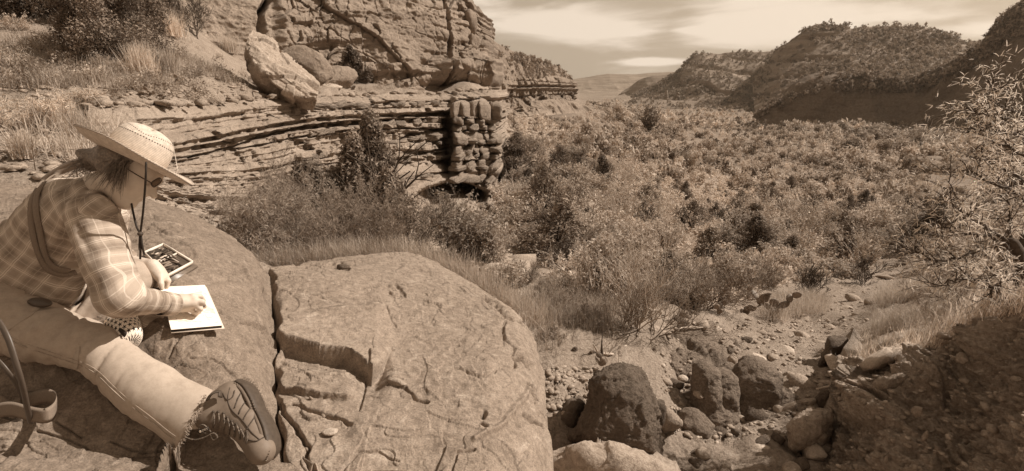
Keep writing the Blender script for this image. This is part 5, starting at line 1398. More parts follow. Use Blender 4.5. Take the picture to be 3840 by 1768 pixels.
# shirt: torso, two sleeves, tail
waist = P(90, 1095, 2.15)
def folds(p, s, a, ax1, ax2, f1, f2, seed):
    q = np.stack([p @ ax1 * f1, p @ ax2 * f2, p @ np.cross(ax1, ax2) * f2], -1)
    return a * ridged(q + 7 * s, 3, seed)
spn = unit(P(330, 760, 2.08) - P(60, 1100, 2.15))
def f_shirt(p):
    d = smin([sd_cone(p, P(35, 1150, 2.14), P(130, 985, 2.13), .178, .172), sd_cone(p, P(130, 985, 2.13), P(255, 835, 2.08), .172, .150), sd_cone(p, P(255, 825, 2.08), P(360, 735, 2.06), .135, .078), sd_cone(p, P(290, 800, 2.06), sho_r, .10, .072), sd_cone(p, P(290, 790, 2.1), sho_l, .10, .07),
              sd_cone(p, P(120, 1080, 2.12), P(205, 1085, 2.14), .13, .10)], .09)
    hang = sd_cone(p, P(200, 1000, 2.1), P(230, 1080, 2.12), .10, .085); d = smin([d, hang], .06)
    d = d + folds(p, 1, .017, unit(Cv(.5, -.85, 0)), unit(Cv(.85, .5, 0)), 2.2, 9, 3) + folds(p, 2, .009, unit(Cv(.8, -.6, 0)), unit(Cv(.6, .8, 0)), 4, 20, 8)
    px_, py_, dd_ = unP(p)
    hem = 1150 + 14 * np.sin(px_ * .03) + .09 * np.maximum(0, px_ - 100)
    return np.maximum(d, (py_ - hem) * dd_ / 1920)
def shirt_uv(V, o, ax, mode=0):
    e = np.cross(ax, CF); e = unit(e); g = np.cross(ax, e); q = V - o
    return np.stack([q @ ax, q @ e + .25 * (q @ g)], -1)
Vs, Fs = surface_nets(f_shirt, np.array([-2.45, 1.55, .55]), np.array([-1.35, 2.65, 1.95]), .0075)
part('shirt', Vs, Fs, M['plaid'], uv=shirt_uv(Vs, P(200, 850, 2.0), spn))
def sleeve(a, b, c, radii, hemcut, seed, name='sleeve'):
    def f(p):
        d = smin([sd_cone(p, a, b, radii[0], radii[1]), sd_cone(p, b, c, radii[1] * .93, radii[2])], .035)
        ax_ = unit(b - a); ax2 = unit(c - b)
        t1 = np.clip(((p - a) @ (b - a)) / ((b - a) @ (b - a)), 0, 1)
        w = np.exp(-(np.linalg.norm(p - b, axis=1) / .10) ** 2)
        q = np.stack([p @ ax2 * 26, p @ unit(Cv(.5, .8, 0)) * 5, p @ CF * 5], -1)
        d = d + .010 * w * ridged(q, 2, seed) + .010 * ridged(np.stack([p @ ax_ * 5, p @ unit(np.cross(ax_, CF)) * 14, p @ CF * 10], -1), 3, seed + 3) * (1 - .6 * w) + .004 * fbm(p * 16, 3, seed)
        return np.maximum(d, ((p - c) @ ax2) - hemcut)
    pts_ = np.array([a, b, c]); V, F = surface_nets(f, pts_.min(0) - .13, pts_.max(0) + .13, .0062)
    # cloth pattern follows the bones
    ab, bc = b - a, c - b; La, Lb = np.linalg.norm(ab), np.linalg.norm(bc)
    da = np.abs(sd_cone(V, a, b, 0, 0)); db = np.abs(sd_cone(V, b, c, 0, 0)); k = 1 / (1 + np.exp((da - db) * 45))
    ua = (V - a) @ ab / La; ub = La + (V - b) @ bc / Lb
    ea, eb = unit(np.cross(ab, CF)), unit(np.cross(bc, CF)); va = (V - a) @ ea + .3 * ((V - a) @ np.cross(ab / La, ea)); vb = (V - b) @ eb + .3 * ((V - b) @ np.cross(bc / Lb, eb))
    return part(name, V, F, M['plaid'], uv=np.stack([ua * k + ub * (1 - k), va * k + vb * (1 - k)], -1))
sl_r = sleeve(P(345, 812, 1.90), elb_r + Cv(0, .0, 0), P(628, 1140, 2.07), (.088, .076, .043), .004, 11)
sl_l = sleeve(P(402, 790, 2.2), P(392, 960, 2.3), P(470, 972, 2.28), (.085, .07, .055), .012, 12)
# cuff of the near sleeve, collar
def cuff(a, b, r0, r1, name, m=M['plaid'], th=.003):
    ax_ = unit(b - a); e = unit(np.cross(ax_, CF)); g = np.cross(ax_, e); an = np.linspace(0, 2 * pi, 41)[:-1]; rows, uvs = [], []
    for t, dr in ((0, 0), (0, th), (.5, th * 1.3), (1, th), (1, -.001), (.4, -.003)):
        c_ = a + (b - a) * t; r_c = r0 + (r1 - r0) * t + dr
        rows.append(c_ + (np.cos(an)[:, None] * e + np.sin(an)[:, None] * g) * r_c); uvs.append(np.stack([np.full(40, t * np.linalg.norm(b - a)), an * r_c], -1))
    G = np.array(rows); return part(name, G, grid_faces(6, 40, wrap=True), m, uv=np.array(uvs).reshape(-1, 2))
cuff(P(606, 1139, 2.045), P(652, 1143, 2.10), .047, .043, 'cuff')
for (a, b, c_, w) in (((395, 650, 1.98), (425, 690, 1.96), (440, 760, 1.96), .030), ((395, 650, 1.99), (360, 690, 1.98), (350, 700, 1.98), .028)):
    V, F = tube(np.array([P(*a), P(*b), P(*c_)]), [.5, 1, .7], 8, n=20, flat=(w, .007), updir=-CF); part('collar', V, F, M['plaid'], uv=np.stack([V @ CR, V @ CU], -1))
# shirt tail hanging in front
gx, gy = np.meshgrid(np.linspace(0, 1, 30), np.linspace(0, 1, 24))
tx = 455 + gx * 160; ty = 1165 + gy * (40 + 48 * np.sin(gx * pi) ** .6); td = 2.06 + .05 * gx + .015 * np.sin(gx * 9) + gy * .02
Gt = np.stack([tx / 1, ty, td], -1); Gt = np.array([[P(*q) for q in r__] for r__ in Gt])
Gt2 = Gt - CF * .003
part('shirt_tail', np.concatenate([Gt, Gt2[::-1]]), grid_faces(48, 30), M['plaid'], uv=np.stack([np.concatenate([Gt, Gt2[::-1]]).reshape(-1, 3) @ unit(Cv(.7, -.7, 0)), np.concatenate([Gt, Gt2[::-1]]).reshape(-1, 3) @ unit(Cv(.7, .7, 0))], -1))

# trousers
FLT = (Cv(0, .45, -.9), 1.3)
def f_pants(p):
    lr = smin([sd_cone(p, hip_r, kne_r, .132, .092), sd_cone(p, kne_r, P(560, 1468, 1.88), .092, .094, FLT), sd_cone(p, P(560, 1468, 1.88), P(755, 1588, 1.85), .094, .112, FLT)], .04)
    ll = smin([sd_cone(p, hip_l, kne_l, .13, .078), sd_cone(p, kne_l, ank_l, .078, .07)], .05)
    seat = smin([sd_cone(p, pel, hip_r, .155, .15), sd_cone(p, pel, hip_l, .155, .14), sd_cone(p, P(60, 1130, 2.14), P(170, 1150, 2.14), .12, .10)], .08)
    d = smin([lr, ll, seat], .06)
    ax_ = unit(kne_r - hip_r); ac = unit(np.cross(ax_, CF)); px_, py_, dd_ = unP(p)
    wk = np.exp(-((px_ - 300) / 120) ** 2); diag = unit(Cv(.35, .93, 0)); dig2 = unit(Cv(.93, -.35, 0))
    q = np.stack([p @ diag * 3, p @ dig2 * 15, p @ CF * 5], -1)
    q2 = np.stack([p @ unit(Cv(.8, .6, 0)) * 2.5, p @ unit(Cv(.6, -.8, 0)) * 20, p @ CF * 6], -1)
    hip_w = np.exp(-((px_ - 120) / 130) ** 2)
    d = d + (.023 * wk + .0025) * np.abs(ridged(q, 3, 31)) ** 1.4 + .020 * hip_w * ridged(q2, 3, 35) + .005 * np.exp(-((px_ - 520) / 110) ** 2) * ridged(q2 * .6, 3, 37) + .004 * fbm(p * 9, 3, 33)
    # lower leg flattened on the rock, then cut off square at the frayed hem
    hem = ((px_ - 728) * .84 + (py_ - 1577) * .54) * dd_ / 1920 + .0012 * noise(p * 80, 4)
    d = np.maximum(d, np.where(px_ > 560, hem, -1))
    inner = sd_cone(p, P(735, 1592, 1.88), P(790, 1645, 1.88), .045, .06)
    return np.maximum(d, -inner)
pp_ = np.array([pel, hip_r, kne_r, ank_r, hip_l, kne_l, ank_l, P(760, 1595, 1.85)])
Vp, Fp = surface_nets(f_pants, pp_.min(0) - .19, pp_.max(0) + .19, .0068)
tro = part('trousers', Vp, Fp, M['khaki'])
def on_surface(px_, py_, d0, f, off=.002):
    """first point of the implicit surface along a line of sight"""
    ds = np.arange(d0 - .35, d0 + .35, .006); v = f(np.array([P(px_, py_, d) for d in ds])); k = np.nonzero(v < off)[0]
    return P(px_, py_, ds[k[0]] - .002) if len(k) else P(px_, py_, d0)
def seam(line, f, d0, r, name, m, parent, n=40):
    q = resample(np.array([(a, b, 0) for a, b in line], dtype=float), n)
    pts_ = np.array([on_surface(a[0], a[1], d0, f) for a in q]); 
    for _ in range(2): pts_[1:-1] = (pts_[:-2] + pts_[1:-1] * 2 + pts_[2:]) / 4
    V, F = tube(pts_, r, 6); return part(name, V, F, m, parent)
sm1 = [(15, 1262), (70, 1292), (140, 1318), (200, 1338), (260, 1358), (310, 1375), (345, 1392), (380, 1420), (430, 1470), (500, 1530), (560, 1575), (620, 1625), (655, 1650)]
seam(sm1, f_pants, 1.9, .0016, 'seam', M['seam'], tro, 60); seam([(a + 5, b - 12) for a, b in sm1], f_pants, 1.9, .0012, 'seam', M['seam'], tro, 60)
seam([(300, 1300), (295, 1340), (290, 1385)], f_pants, 1.9, .0013, 'seam', M['seam'], tro, 16); seam([(170, 1140), (120, 1180), (60, 1220), (5, 1260)], f_pants, 1.95, .0013, 'seam', M['seam'], tro, 20)
# frayed hem
fr_ = []
rh = np.random.default_rng(9)
HEM = [on_surface(768 - 97 * t, 1480 + 186 * t, 1.85, f_pants) for t in np.linspace(.02, .98, 40)]
for k in range(260):
    t = rh.random(); x, y = 776 - 97 * t, 1484 + 186 * t; c_ = HEM[int(t * 39)] + rh.normal(0, .002, 3); dv = unit(Cv(.8, -.5, 0) * rh.uniform(.3, 1) + rh.normal(0, .5, 3))
    fr_.append((*c_, *(c_ + dv * rh.uniform(.006, .018)), .0013, .0006))
Vf, Ff = seg_mesh(fr_, 3); part('frayed_hem', Vf, Ff, M['khaki'], tro)['kind'] = 'stuff'

# boot
fa = unit(P(1015, 1700, 1.80) - P(885, 1462, 1.90)); sd_ = Cv(.86, .50, 0); sd_ = unit(sd_ - fa * (sd_ @ fa)); up_ = np.cross(fa, sd_)
def f_boot(p):
    d = smin([sd_cone(p, P(868, 1478, 1.90), P(935, 1590, 1.85), .046, .046), sd_cone(p, P(935, 1590, 1.85), P(978, 1680, 1.80), .046, .042), sd_cone(p, P(955, 1640, 1.83), P(985, 1700, 1.79), .042, .034)], .04)
    sh = smin([sd_cone(p, P(775, 1545, 1.86), P(868, 1512, 1.88), .056, .052), sd_cone(p, P(800, 1555, 1.86), P(900, 1590, 1.85), .046, .042)], .05)
    d = smin([d, sh], .04)
    px_, py_, dd_ = unP(p); q = np.stack([p @ fa * 34, p @ sd_ * 6, p @ up_ * 6], -1)
    d = d + .0028 * ridged(q, 2, 41) * np.exp(-((px_ - 915) / 50) ** 2 - ((py_ - 1550) / 60) ** 2)
    op = sd_cone(p, P(700, 1580, 1.85), P(775, 1556, 1.85), .05, .046)
    return np.maximum(d, -op)
bq = np.array([P(760, 1440, 1.9), P(1050, 1750, 1.75), P(780, 1600, 1.9), P(900, 1420, 1.9)])
Vt, Ft = surface_nets(f_boot, bq.min(0) - .12, bq.max(0) + .12, .0045)
boot = part('boot', Vt, Ft, M['boot'])
sole_line = [(888, 1436, 1.92), (922, 1456, 1.91), (950, 1500, 1.885), (966, 1540, 1.87), (988, 1580, 1.85), (1008, 1630, 1.83), (1016, 1685, 1.805), (1004, 1722, 1.79)]
V, F = tube(np.array([P(*a) for a in sole_line]), [.75, .95, .9, .85, .95, 1.05, 1.0, .6], 12, n=44, flat=(.045, .0145), updir=sd_); part('sole', V, F, M['sole'], boot)
V, F = tube(np.array([P(*a) for a in sole_line]) + sd_ * .012, [.7, .95, .9, .85, .95, 1.05, 1.0, .6], 12, n=44, flat=(.040, .009), updir=sd_); part('midsole', V, F, M['boot_dark'], boot)
tr_ = []
ql = resample(np.array([P(*a) for a in sole_line]) + sd_ * .014, 30)
for k, q in enumerate(ql): tr_.append(tube(np.array([q - CF * .038, q + CF * .038]), 1, 4, flat=(.0026, .0026)))
V, F = merge(tr_); part('tread', V, F, M['sole'], boot)
V, F = tube(np.array([P(778, 1500, 1.80), P(792, 1480, 1.80), P(822, 1468, 1.82), P(826, 1490, 1.81)]), 1, 6, n=14, flat=(.004, .012), updir=-CF); part('collar_pad', V, F, M['boot_dark'], boot)
for k, (a, b) in enumerate((((800, 1545), (797, 1612)), ((818, 1545), (815, 1615)), ((838, 1550), (835, 1625)), ((852, 1565), (858, 1632)), ((868, 1580), (878, 1640)), ((885, 1590), (898, 1650)), ((900, 1608), (915, 1655)), ((925, 1620), (922, 1665)))):
    m_ = ((a[0] + b[0]) / 2 + 5, (a[1] + b[1]) / 2); q = [on_surface(*a, 1.85, f_boot, .004), on_surface(*m_, 1.85, f_boot, .005), on_surface(b[0], b[1], 1.86, f_boot, .004)]
    V, F = tube(np.array(q), .0028, 6, n=10); part('lace', V, F, M['lace'], boot)
    V, F = ico(1); part('lace_hook', q[0] + V * .0055, F, M['boot_dark'], boot)
V, F = tube(np.array([P(*a) for a in [(690, 1640, 1.79), (730, 1650, 1.78), (770, 1640, 1.78), (800, 1625, 1.78), (815, 1640, 1.78), (800, 1650, 1.78), (790, 1630, 1.78)]]), .0026, 6, n=40); part('lace', V, F, M['lace'], boot)
V, F = tube(np.array([P(*a) for a in [(790, 1620, 1.79), (765, 1595, 1.79), (748, 1600, 1.79), (752, 1620, 1.79), (775, 1625, 1.79)]]), .0026, 6, n=30); part('lace', V, F, M['lace'], boot)
for k, ln in enumerate(([(862, 1455), (852, 1500), (872, 1545), (905, 1570), (940, 1620), (975, 1650)], [(905, 1470), (890, 1500), (880, 1530)], [(925, 1500), (905, 1530), (895, 1555)], [(940, 1530), (922, 1555), (910, 1580)], [(955, 1565), (938, 1590), (925, 1610)], [(930, 1650), (960, 1655), (990, 1640)], [(835, 1475), (850, 1500), (872, 1490), (880, 1465)])):
    seam(ln, f_boot, 1.86, .0022, 'stitching', M['boot_dark'], boot, 16)
# fabric tag with its print
tg = P(764, 1614, 1.765); tx_ = unit(Cv(.93, .36, 0)); ty_ = unit(Cv(-.36, .93, 0))
Vq = np.array([tg + tx_ * a * .0185 + ty_ * b * .0065 + CF * c_ for c_ in (.0, .002) for a, b in ((-1, -1), (1, -1), (1, 1), (-1, 1))])
tag_o = part('pull_tag', Vq, np.array([[0, 1, 2, 3], [7, 6, 5, 4], [0, 4, 5, 1], [1, 5, 6, 2], [2, 6, 7, 3], [3, 7, 4, 0]]), M['black'], boot, smooth=False)
def text_mesh(s, size):
    c = bpy.data.curves.new('lettering', 'FONT'); c.body = s; c.size = size; c.align_x = 'CENTER'; c.align_y = 'CENTER'; c.extrude = .0001
    o = bpy.data.objects.new('lettering', c); COL.objects.link(o); dg = bpy.context.evaluated_depsgraph_get(); me = bpy.data.meshes.new_from_object(o.evaluated_get(dg)); bpy.data.objects.remove(o); return me
tm = text_mesh('DRY', .011); tm.materials.append(M['spine'])
Mx = np.stack([tx_, ty_, -CF], 1); co = np.array([v.co[:] for v in tm.vertices]) @ Mx.T + tg - CF * .0012 + tx_ * .005 - pb
tm.vertices.foreach_set('co', co.ravel()); tm.update(); link('lettering', tm, boot, loc=(0, 0, 0))
V, F = ico(2); Vd = np.stack([V[:, 0] * .0045, V[:, 1] * .0045, V[:, 2] * .0004], -1) @ Mx.T + tg - tx_ * .0125 - CF * .001; part('round_mark', Vd, F, M['spine'], boot)

# hat: one surface from crown top to brim rim, round the hat's own axis
Nh = unit(Cv(.40, .89, .20)); Hr = Cv(.88, -.46, -.02); Hr = unit(Hr - Nh * (Hr @ Nh)); Hs = np.cross(Nh, Hr)
if Hs @ CF > 0: Hs = -Hs
hc = P(503, 600, 1.95)
prof = [(0, .137), (.02, .1365), (.045, .132), (.072, .120), (.090, .098), (.098, .070), (.101, .04), (.100, .018), (.103, .004), (.112, -.001), (.14, -.002), (.160, .000), (.182, .006), (.198, .014), (.2015, .016), (.2005, .0115), (.182, .0015), (.155, -.0045), (.13, -.006), (.105, -.005), (.096, .01), (.094, .06), (.06, .11), (0, .128)]
pr = arc_resample(np.array([(a, b, 0) for a, b in prof]), 150)[:, :2]; na = 120; an = np.arange(na) * 2 * pi / na
rowlen = np.concatenate([[0], np.cumsum(np.linalg.norm(np.diff(pr, axis=0), axis=1))])
G = []
for (r_h, z_h) in pr:
    outb = max(0, (r_h - .1) / .13)
    el = 1.07 * np.cos(an) ; rr_ = np.stack([r_h * np.cos(an) * 1.06, r_h * np.sin(an) * .93], -1)
    zz_ = z_h + outb ** 1.6 * (.018 * np.sin(an) ** 2 + .010 * np.clip(-np.cos(an), 0, 1) ** 3 - .012 * np.clip(np.cos(an), 0, 1) ** 2 + .003 * np.sin(an * 5)) - (.012 * np.exp(-((an - 1.2) / .5) ** 2) if z_h > .05 and r_h < .092 else 0)
    G.append(hc + rr_[:, :1] * Hr + rr_[:, 1:] * Hs + zz_[:, None] * Nh)
G = np.array(G); uvh = np.stack([np.broadcast_to(an / (2 * pi), G.shape[:2]), np.broadcast_to((rowlen / .0056)[:, None], G.shape[:2])], -1).reshape(-1, 2)
hat = part('straw_hat', G, grid_faces(len(pr), na, wrap=True), M['straw'], uv=uvh)
# braided edge
ke = int(np.argmax(pr[:, 0])); rimp = G[ke]; br = []
for k in range(na):
    a, b = rimp[k], rimp[(k + 1) % na]; br.append((*(a + Nh * .0018), *(b - Nh * .0010), .0034, .0030))
Vr, Fr = seg_mesh(br, 6); part('brim_edge', Vr, Fr, M['straw'], hat)
# chin cord, toggle, ends
for ln in ([(548, 608, 1.80), (547, 660, 1.80), (543, 720, 1.82), (536, 800, 1.86), (527, 872, 1.90)], [(480, 715, 1.97), (492, 760, 1.93), (500, 800, 1.92), (512, 850, 1.91), (525, 874, 1.90)], [(526, 880, 1.90), (527, 920, 1.90), (526, 965, 1.91), (525, 972, 1.91)], [(529, 880, 1.90), (533, 920, 1.90), (540, 950, 1.91), (542, 957, 1.91)], [(525, 880, 1.898), (523, 920, 1.90), (524, 940, 1.90)]):
    V, F = tube(np.array([P(*a) for a in ln]), .0036, 7, n=26); part('chin_cord', V, F, M['black'], hat)
V, F = ico(3); part('toggle', P(526, 878, 1.895) + V * np.array([.0098, .0098, .0085]), F, M['boot_dark'], hat)

# hair: a mass at the back of the head and loose strands
def f_hair(p):
    d = smin([sd_ell(p, H(-.028, .030, 0), AX, (.105, .098, .087)), sd_cone(p, H(-.06, -.02, .02), P(425, 668, 1.92), .062, .034), sd_cone(p, H(-.09, .0, 0), P(352, 600, 1.96), .055, .04), sd_cone(p, P(352, 600, 1.96), P(298, 572, 1.95), .036, .014), sd_cone(p, H(-.02, -.02, .068), H(.0, -.065, .070), .020, .009)], .03)
    d = np.maximum(d, -sd_ell(p, H(.085, -.06, 0), AX, (.10, .10, .12)))
    return d + .004 * ridged(np.stack([p @ Fh * 12, p @ Uh * 60, p @ Sh * 60], -1), 2, 51)
Vh, Fh_ = surface_nets(f_hair, HC - .27, HC + .17, .005)
hair = part('hair', Vh, Fh_, M['hair'])
st = []; rs = np.random.default_rng(15)
for k in range(300):
    if k < 130: a = H(rs.uniform(-.03, .03), rs.uniform(-.01, .03), .082 + rs.uniform(-.004, .01)); dv = unit(-Uh * 1.0 + Fh * rs.uniform(-.5, .75) + Sh * rs.uniform(-.1, .15)); L_ = rs.uniform(.05, .11)
    else: a = P(rs.uniform(300, 470), rs.uniform(575, 640), 1.93 + rs.uniform(-.02, .02)); dv = unit(Cv(-.85, -.25, 0) + rs.normal(0, .3, 3)); L_ = rs.uniform(.04, .09)
    b = a + dv * L_ * .5 + rs.normal(0, .004, 3); c_ = b + (dv + Cv(0, -.35, 0)) * L_ * .5
    st += [(*a, *b, .0011, .0009), (*b, *c_, .0009, .0004)]
Vh, Fh2 = seg_mesh(st, 3); part('loose_strands', Vh, Fh2, M['hair'], hair)
# spectacles
gl = [(566, 690), (578, 702), (604, 682), (598, 668), (575, 680), (566, 690)]
V, F = tube(np.array([P(x, y, 1.93) for x, y in gl]), .0022, 6, n=40); gla = part('spectacles', V, F, M['boot_dark'])
mg, ntg, bg_ = new_mat('lens'); bg_.inputs['Roughness'].default_value = .05; bg_.inputs['Transmission Weight'].default_value = .7; bg_.inputs['Base Color'].default_value = sep(.25); bg_.inputs['IOR'].default_value = 1.1
Vl = np.array([P(x, y, 1.932) for x, y in gl[:5]] + [P(x, y, 1.934) for x, y in gl[:5]]); part('lens', Vl, [np.array([[0, 1, 2, 3], [5, 8, 7, 6]]), np.array([[0, 3, 4], [5, 9, 8]])], mg, gla, smooth=False)
V, F = tube(np.array([P(570, 688, 1.93), H(.05, .0, .079), H(-.01, .0, .081)]), .002, 6, n=16); part('temple_arm', V, F, M['boot_dark'], gla)

# shoulder strap of the bag, running down the back and round the waist
def fS(p): return np.minimum(f_shirt(p), 9)
lines = [[(330, 598), (270, 610), (215, 640), (170, 670), (140, 700), (120, 740), (115, 800), (120, 860), (135, 930), (160, 990), (190, 1020), (240, 1030), (285, 1022)], [(345, 608), (285, 622), (215, 650), (160, 690), (135, 740), (135, 800), (150, 870), (160, 930), (180, 985), (215, 1010), (260, 1018)]]
for k, ln in enumerate(lines):
    q = resample(np.array([(a, b, 0) for a, b in ln], dtype=float), 60); pts_ = []
    for a in q:
        ds = np.arange(1.72, 2.3, .006); v = f_shirt(np.array([P(a[0], a[1], d) for d in ds])); kk = np.nonzero(v < .004)[0]
        pt = P(a[0], a[1], ds[kk[0]] - .004 * (k + 1)) if len(kk) else P(a[0], a[1], 2.10)
        pts_.append(pt)
    pts_ = np.array(pts_)
    for _ in range(6): pts_[1:-1] = (pts_[:-2] + pts_[1:-1] * 2 + pts_[2:]) / 4
    V, F = tube(pts_, 1, 6, flat=(.013, .004), updir=-CF)
    solo('shoulder_strap', V, F, M['strap'], ('wide dark strap running over the shoulder and down the painter\'s back', 'thin inner edge strap lying beside the wide one on the painter\'s back')[k], 'strap')
V, F = ico(3); solo('waist_pouch', (V * np.array([1, .5, .32]) * .05) @ rotm(0, .1, -.2).T + P(150, 1135, 1.955), F, M['strap_dark'], 'small dark folded pouch at the painter\'s waist', 'pouch')
V, F = tube(np.array([P(*a) for a in [(600, 1100, 2.2)]*2]) + np.array([[0, 0, 0], [0, 0, .01]]), .001, 4)

# loose strap of the bag at the lower left
V, F = tube(np.array([P(*a) for a in [(-60, 1150, 1.7), (-10, 1200, 1.68), (30, 1270, 1.66), (62, 1370, 1.66), (85, 1450, 1.68), (102, 1530, 1.72), (115, 1585, 1.76)]]), 1, 8, n=50, flat=(.011, .006), updir=-CF)
solo('bag_strap', V, F, M['strap_dark'], 'dark shiny narrow strap hanging at the lower left in front of the thigh', 'strap')
V, F = tube(np.array([P(*a) for a in [(-30, 1330, 1.8), (20, 1385, 1.8), (60, 1440, 1.82), (85, 1500, 1.84), (60, 1580, 1.84), (0, 1560, 1.84), (-30, 1530, 1.84)]]), 1, 8, n=50, flat=(.010, .004), updir=-CF)
solo('bag_strap', V, F, M['strap_dark'], 'dark strap curling on the rock behind the shiny one at the left edge', 'strap')
V, F = tube(np.array([P(*a) for a in [(-60, 1600, 1.80), (-20, 1550, 1.80), (40, 1535, 1.78), (110, 1552, 1.75), (170, 1560, 1.74), (205, 1535, 1.77), (208, 1500, 1.82), (170, 1485, 1.85), (100, 1505, 1.86), (40, 1530, 1.85), (-20, 1500, 1.84), (-60, 1480, 1.84)]]), 1, 6, n=90, flat=(.0025, .026), updir=CU)
solo('webbing_strap', V, F, M['strap'], 'broad pale webbing strap folded in a loop on the rock at the lower left', 'strap')

_px, _py, _dd = unP(GLd)
def slab_d(x, y):
    k = np.argmin((_px - x) ** 2 + (_py - y) ** 2); return float(_dd.ravel()[k])
# ------------------------------------------------------------------ sketchbook, pastels, pouch
def quad_at(c4): return [P(*c) for c in c4]
A_, B_, C_, D_ = quad_at([(x, y, min(slab_d(x, y) - .035, o_)) for x, y, o_ in ((600, 1078, 2.30), (768, 1070, 2.34), (832, 1222, 2.16), (642, 1238, 2.12))])
nb_ = unit(np.cross(B_ - A_, D_ - A_)); nb_ = nb_ if nb_[2] > 0 else -nb_
sk_ = thing('sketchbook', 'open sketchbook with a pale landscape drawing under the painter\'s hand', 'sketchbook', tuple(D_ - nb_ * .02)); so = np.array(sk_.location)
def slab4(a, b, c, d, top, bot, name, m, root, o, **k):
    q = np.array([a, b, c, d]); V = np.concatenate([q + nb_ * top, q + nb_ * bot]) - o
    return link(name, mesh_np(name, V, np.array([[0, 1, 2, 3], [7, 6, 5, 4], [0, 4, 5, 1], [1, 5, 6, 2], [2, 6, 7, 3], [3, 7, 4, 0]]), m, smooth=False, **k), root, loc=(0, 0, 0))
def paper_mat():
    m, nt, b = new_mat('drawn_page'); b.inputs['Roughness'].default_value = .9
    u = nt.nodes.new('ShaderNodeUVMap'); s = nt.nodes.new('ShaderNodeSeparateXYZ'); nt.links.new(u.outputs[0], s.inputs[0]); X_, Y_ = s.outputs[0], s.outputs[1]
    mp_ = nt.nodes.new('ShaderNodeMapping'); mp_.inputs['Scale'].default_value = (3, 9, 1); nt.links.new(u.outputs[0], mp_.inputs[0])
    n = tex_noise(nt, 2.0, 5, .6, mp_.outputs[0], .6); n2 = tex_noise(nt, 5, 3, .5, u.outputs[0], 1.2)
    wash = ramp(nt, n, [(.50, (0, 0, 0, 1)), (.62, (.55, .55, .55, 1))])
    hills = mathn(nt, 'LESS_THAN', mathn(nt, 'ABSOLUTE', mathn(nt, 'SUBTRACT', mathn(nt, 'ADD', Y_, mathn(nt, 'MULTIPLY', n2, .5)), .62)), .035)
    h2_ = mathn(nt, 'LESS_THAN', mathn(nt, 'ABSOLUTE', mathn(nt, 'SUBTRACT', mathn(nt, 'ADD', Y_, mathn(nt, 'MULTIPLY', n2, -.7)), -.12)), .012)
    col = mixc(nt, wash, sep(.80), sep(.46)); col = mixc(nt, mathn(nt, 'MULTIPLY', hills, .45), col, sep(.40)); col = mixc(nt, mathn(nt, 'MULTIPLY', h2_, .5), col, sep(.35))
    ed = mathn(nt, 'MAXIMUM', mathn(nt, 'GREATER_THAN', mathn(nt, 'ABSOLUTE', mathn(nt, 'SUBTRACT', X_, .5)), .475), mathn(nt, 'GREATER_THAN', mathn(nt, 'ABSOLUTE', mathn(nt, 'SUBTRACT', Y_, .5)), .475))
    col = mixc(nt, ed, col, sep(.82)); nt.links.new(col, b.inputs['Base Color']); return m
slab4(A_, B_, C_, D_, .0, -.012, 'page_block', M['black'], sk_, so)
link('page', mesh_np('page', np.array([A_, B_, C_, D_]) + nb_ * .0012 - so, np.array([[0, 1, 2, 3]]), paper_mat(), smooth=False, uv=[(0, 1), (1, 1), (1, 0), (0, 0)]), sk_, loc=(0, 0, 0))
e1_, e2_ = unit(B_ - A_), unit(A_ - D_)
slab4(A_ - e2_ * .002, B_ + e1_ * .008 + e2_ * .004, C_ + e1_ * .010 - e2_ * .004, D_ - e2_ * .004, -.0125, -.0150, 'cover', flat_mat('pale_cover', .6, .8, .05), sk_, so)
# pastel in the hand
V, F = tube(np.array([P(742, 1168, 2.19), P(768, 1146, 2.15)]), .005, 8); solo('pastel_stick', V, F, M['boot'], 'pastel stick held between the fingers over the page', 'pastel')

A2, B2, C2, D2 = quad_at([(x, y, slab_d(x, y) - .06) for x, y in ((540, 950), (612, 918), (722, 985), (628, 1036))])
n2_ = unit(np.cross(B2 - A2, D2 - A2)); n2_ = n2_ if n2_[2] > 0 else -n2_; nb_ = n2_
bx_ = thing('pastel_box', 'flat tray of pastel sticks lying open on the rock beyond the hand', 'box', tuple(D2 - n2_ * .03)); bo = np.array(bx_.location)
slab4(A2, B2, C2, D2, -.004, -.012, 'tray_floor', M['boot_dark'], bx_, bo)
pw = flat_mat('tray_white', .7, .6, .05)
for (a, b) in ((A2, B2), (B2, C2), (C2, D2), (D2, A2)):
    V, F = tube(np.array([a, b]), 1, 4, flat=(.0035, .012), updir=n2_); link('rim', mesh_np('rim', V - bo, F, pw, smooth=False), bx_, loc=(0, 0, 0))
for t in (.52,):
    V, F = tube(np.array([A2 + (D2 - A2) * .5 , B2 + (C2 - B2) * .5]), 1, 4, flat=(.002, .008), updir=n2_); link('divider', mesh_np('divider', V - bo, F, pw, smooth=False), bx_, loc=(0, 0, 0))
ex_, ey_ = B2 - A2, D2 - A2
O1 = A2 - unit(ex_) * .03 - unit(ey_) * .02 - n2_ * .022; lid = [O1, B2 - unit(ey_) * .02 + unit(ex_) * .02 - n2_ * .022, C2 + unit(ex_) * .035 + unit(ey_) * .03 - n2_ * .018, D2 + unit(ey_) * .035 - unit(ex_) * .01 - n2_ * .02]
slab4(*lid, 0, -.006, 'wooden_board', flat_mat('dark_wood', .13, .4, .4, 14, .001, spec=.5), bx_, bo)
rp = np.random.default_rng(77); shades = [flat_mat('pastel_%s' % w, v, .8, .1) for w, v in (('dark', .05), ('brown', .12), ('mid', .22), ('pale', .5))]
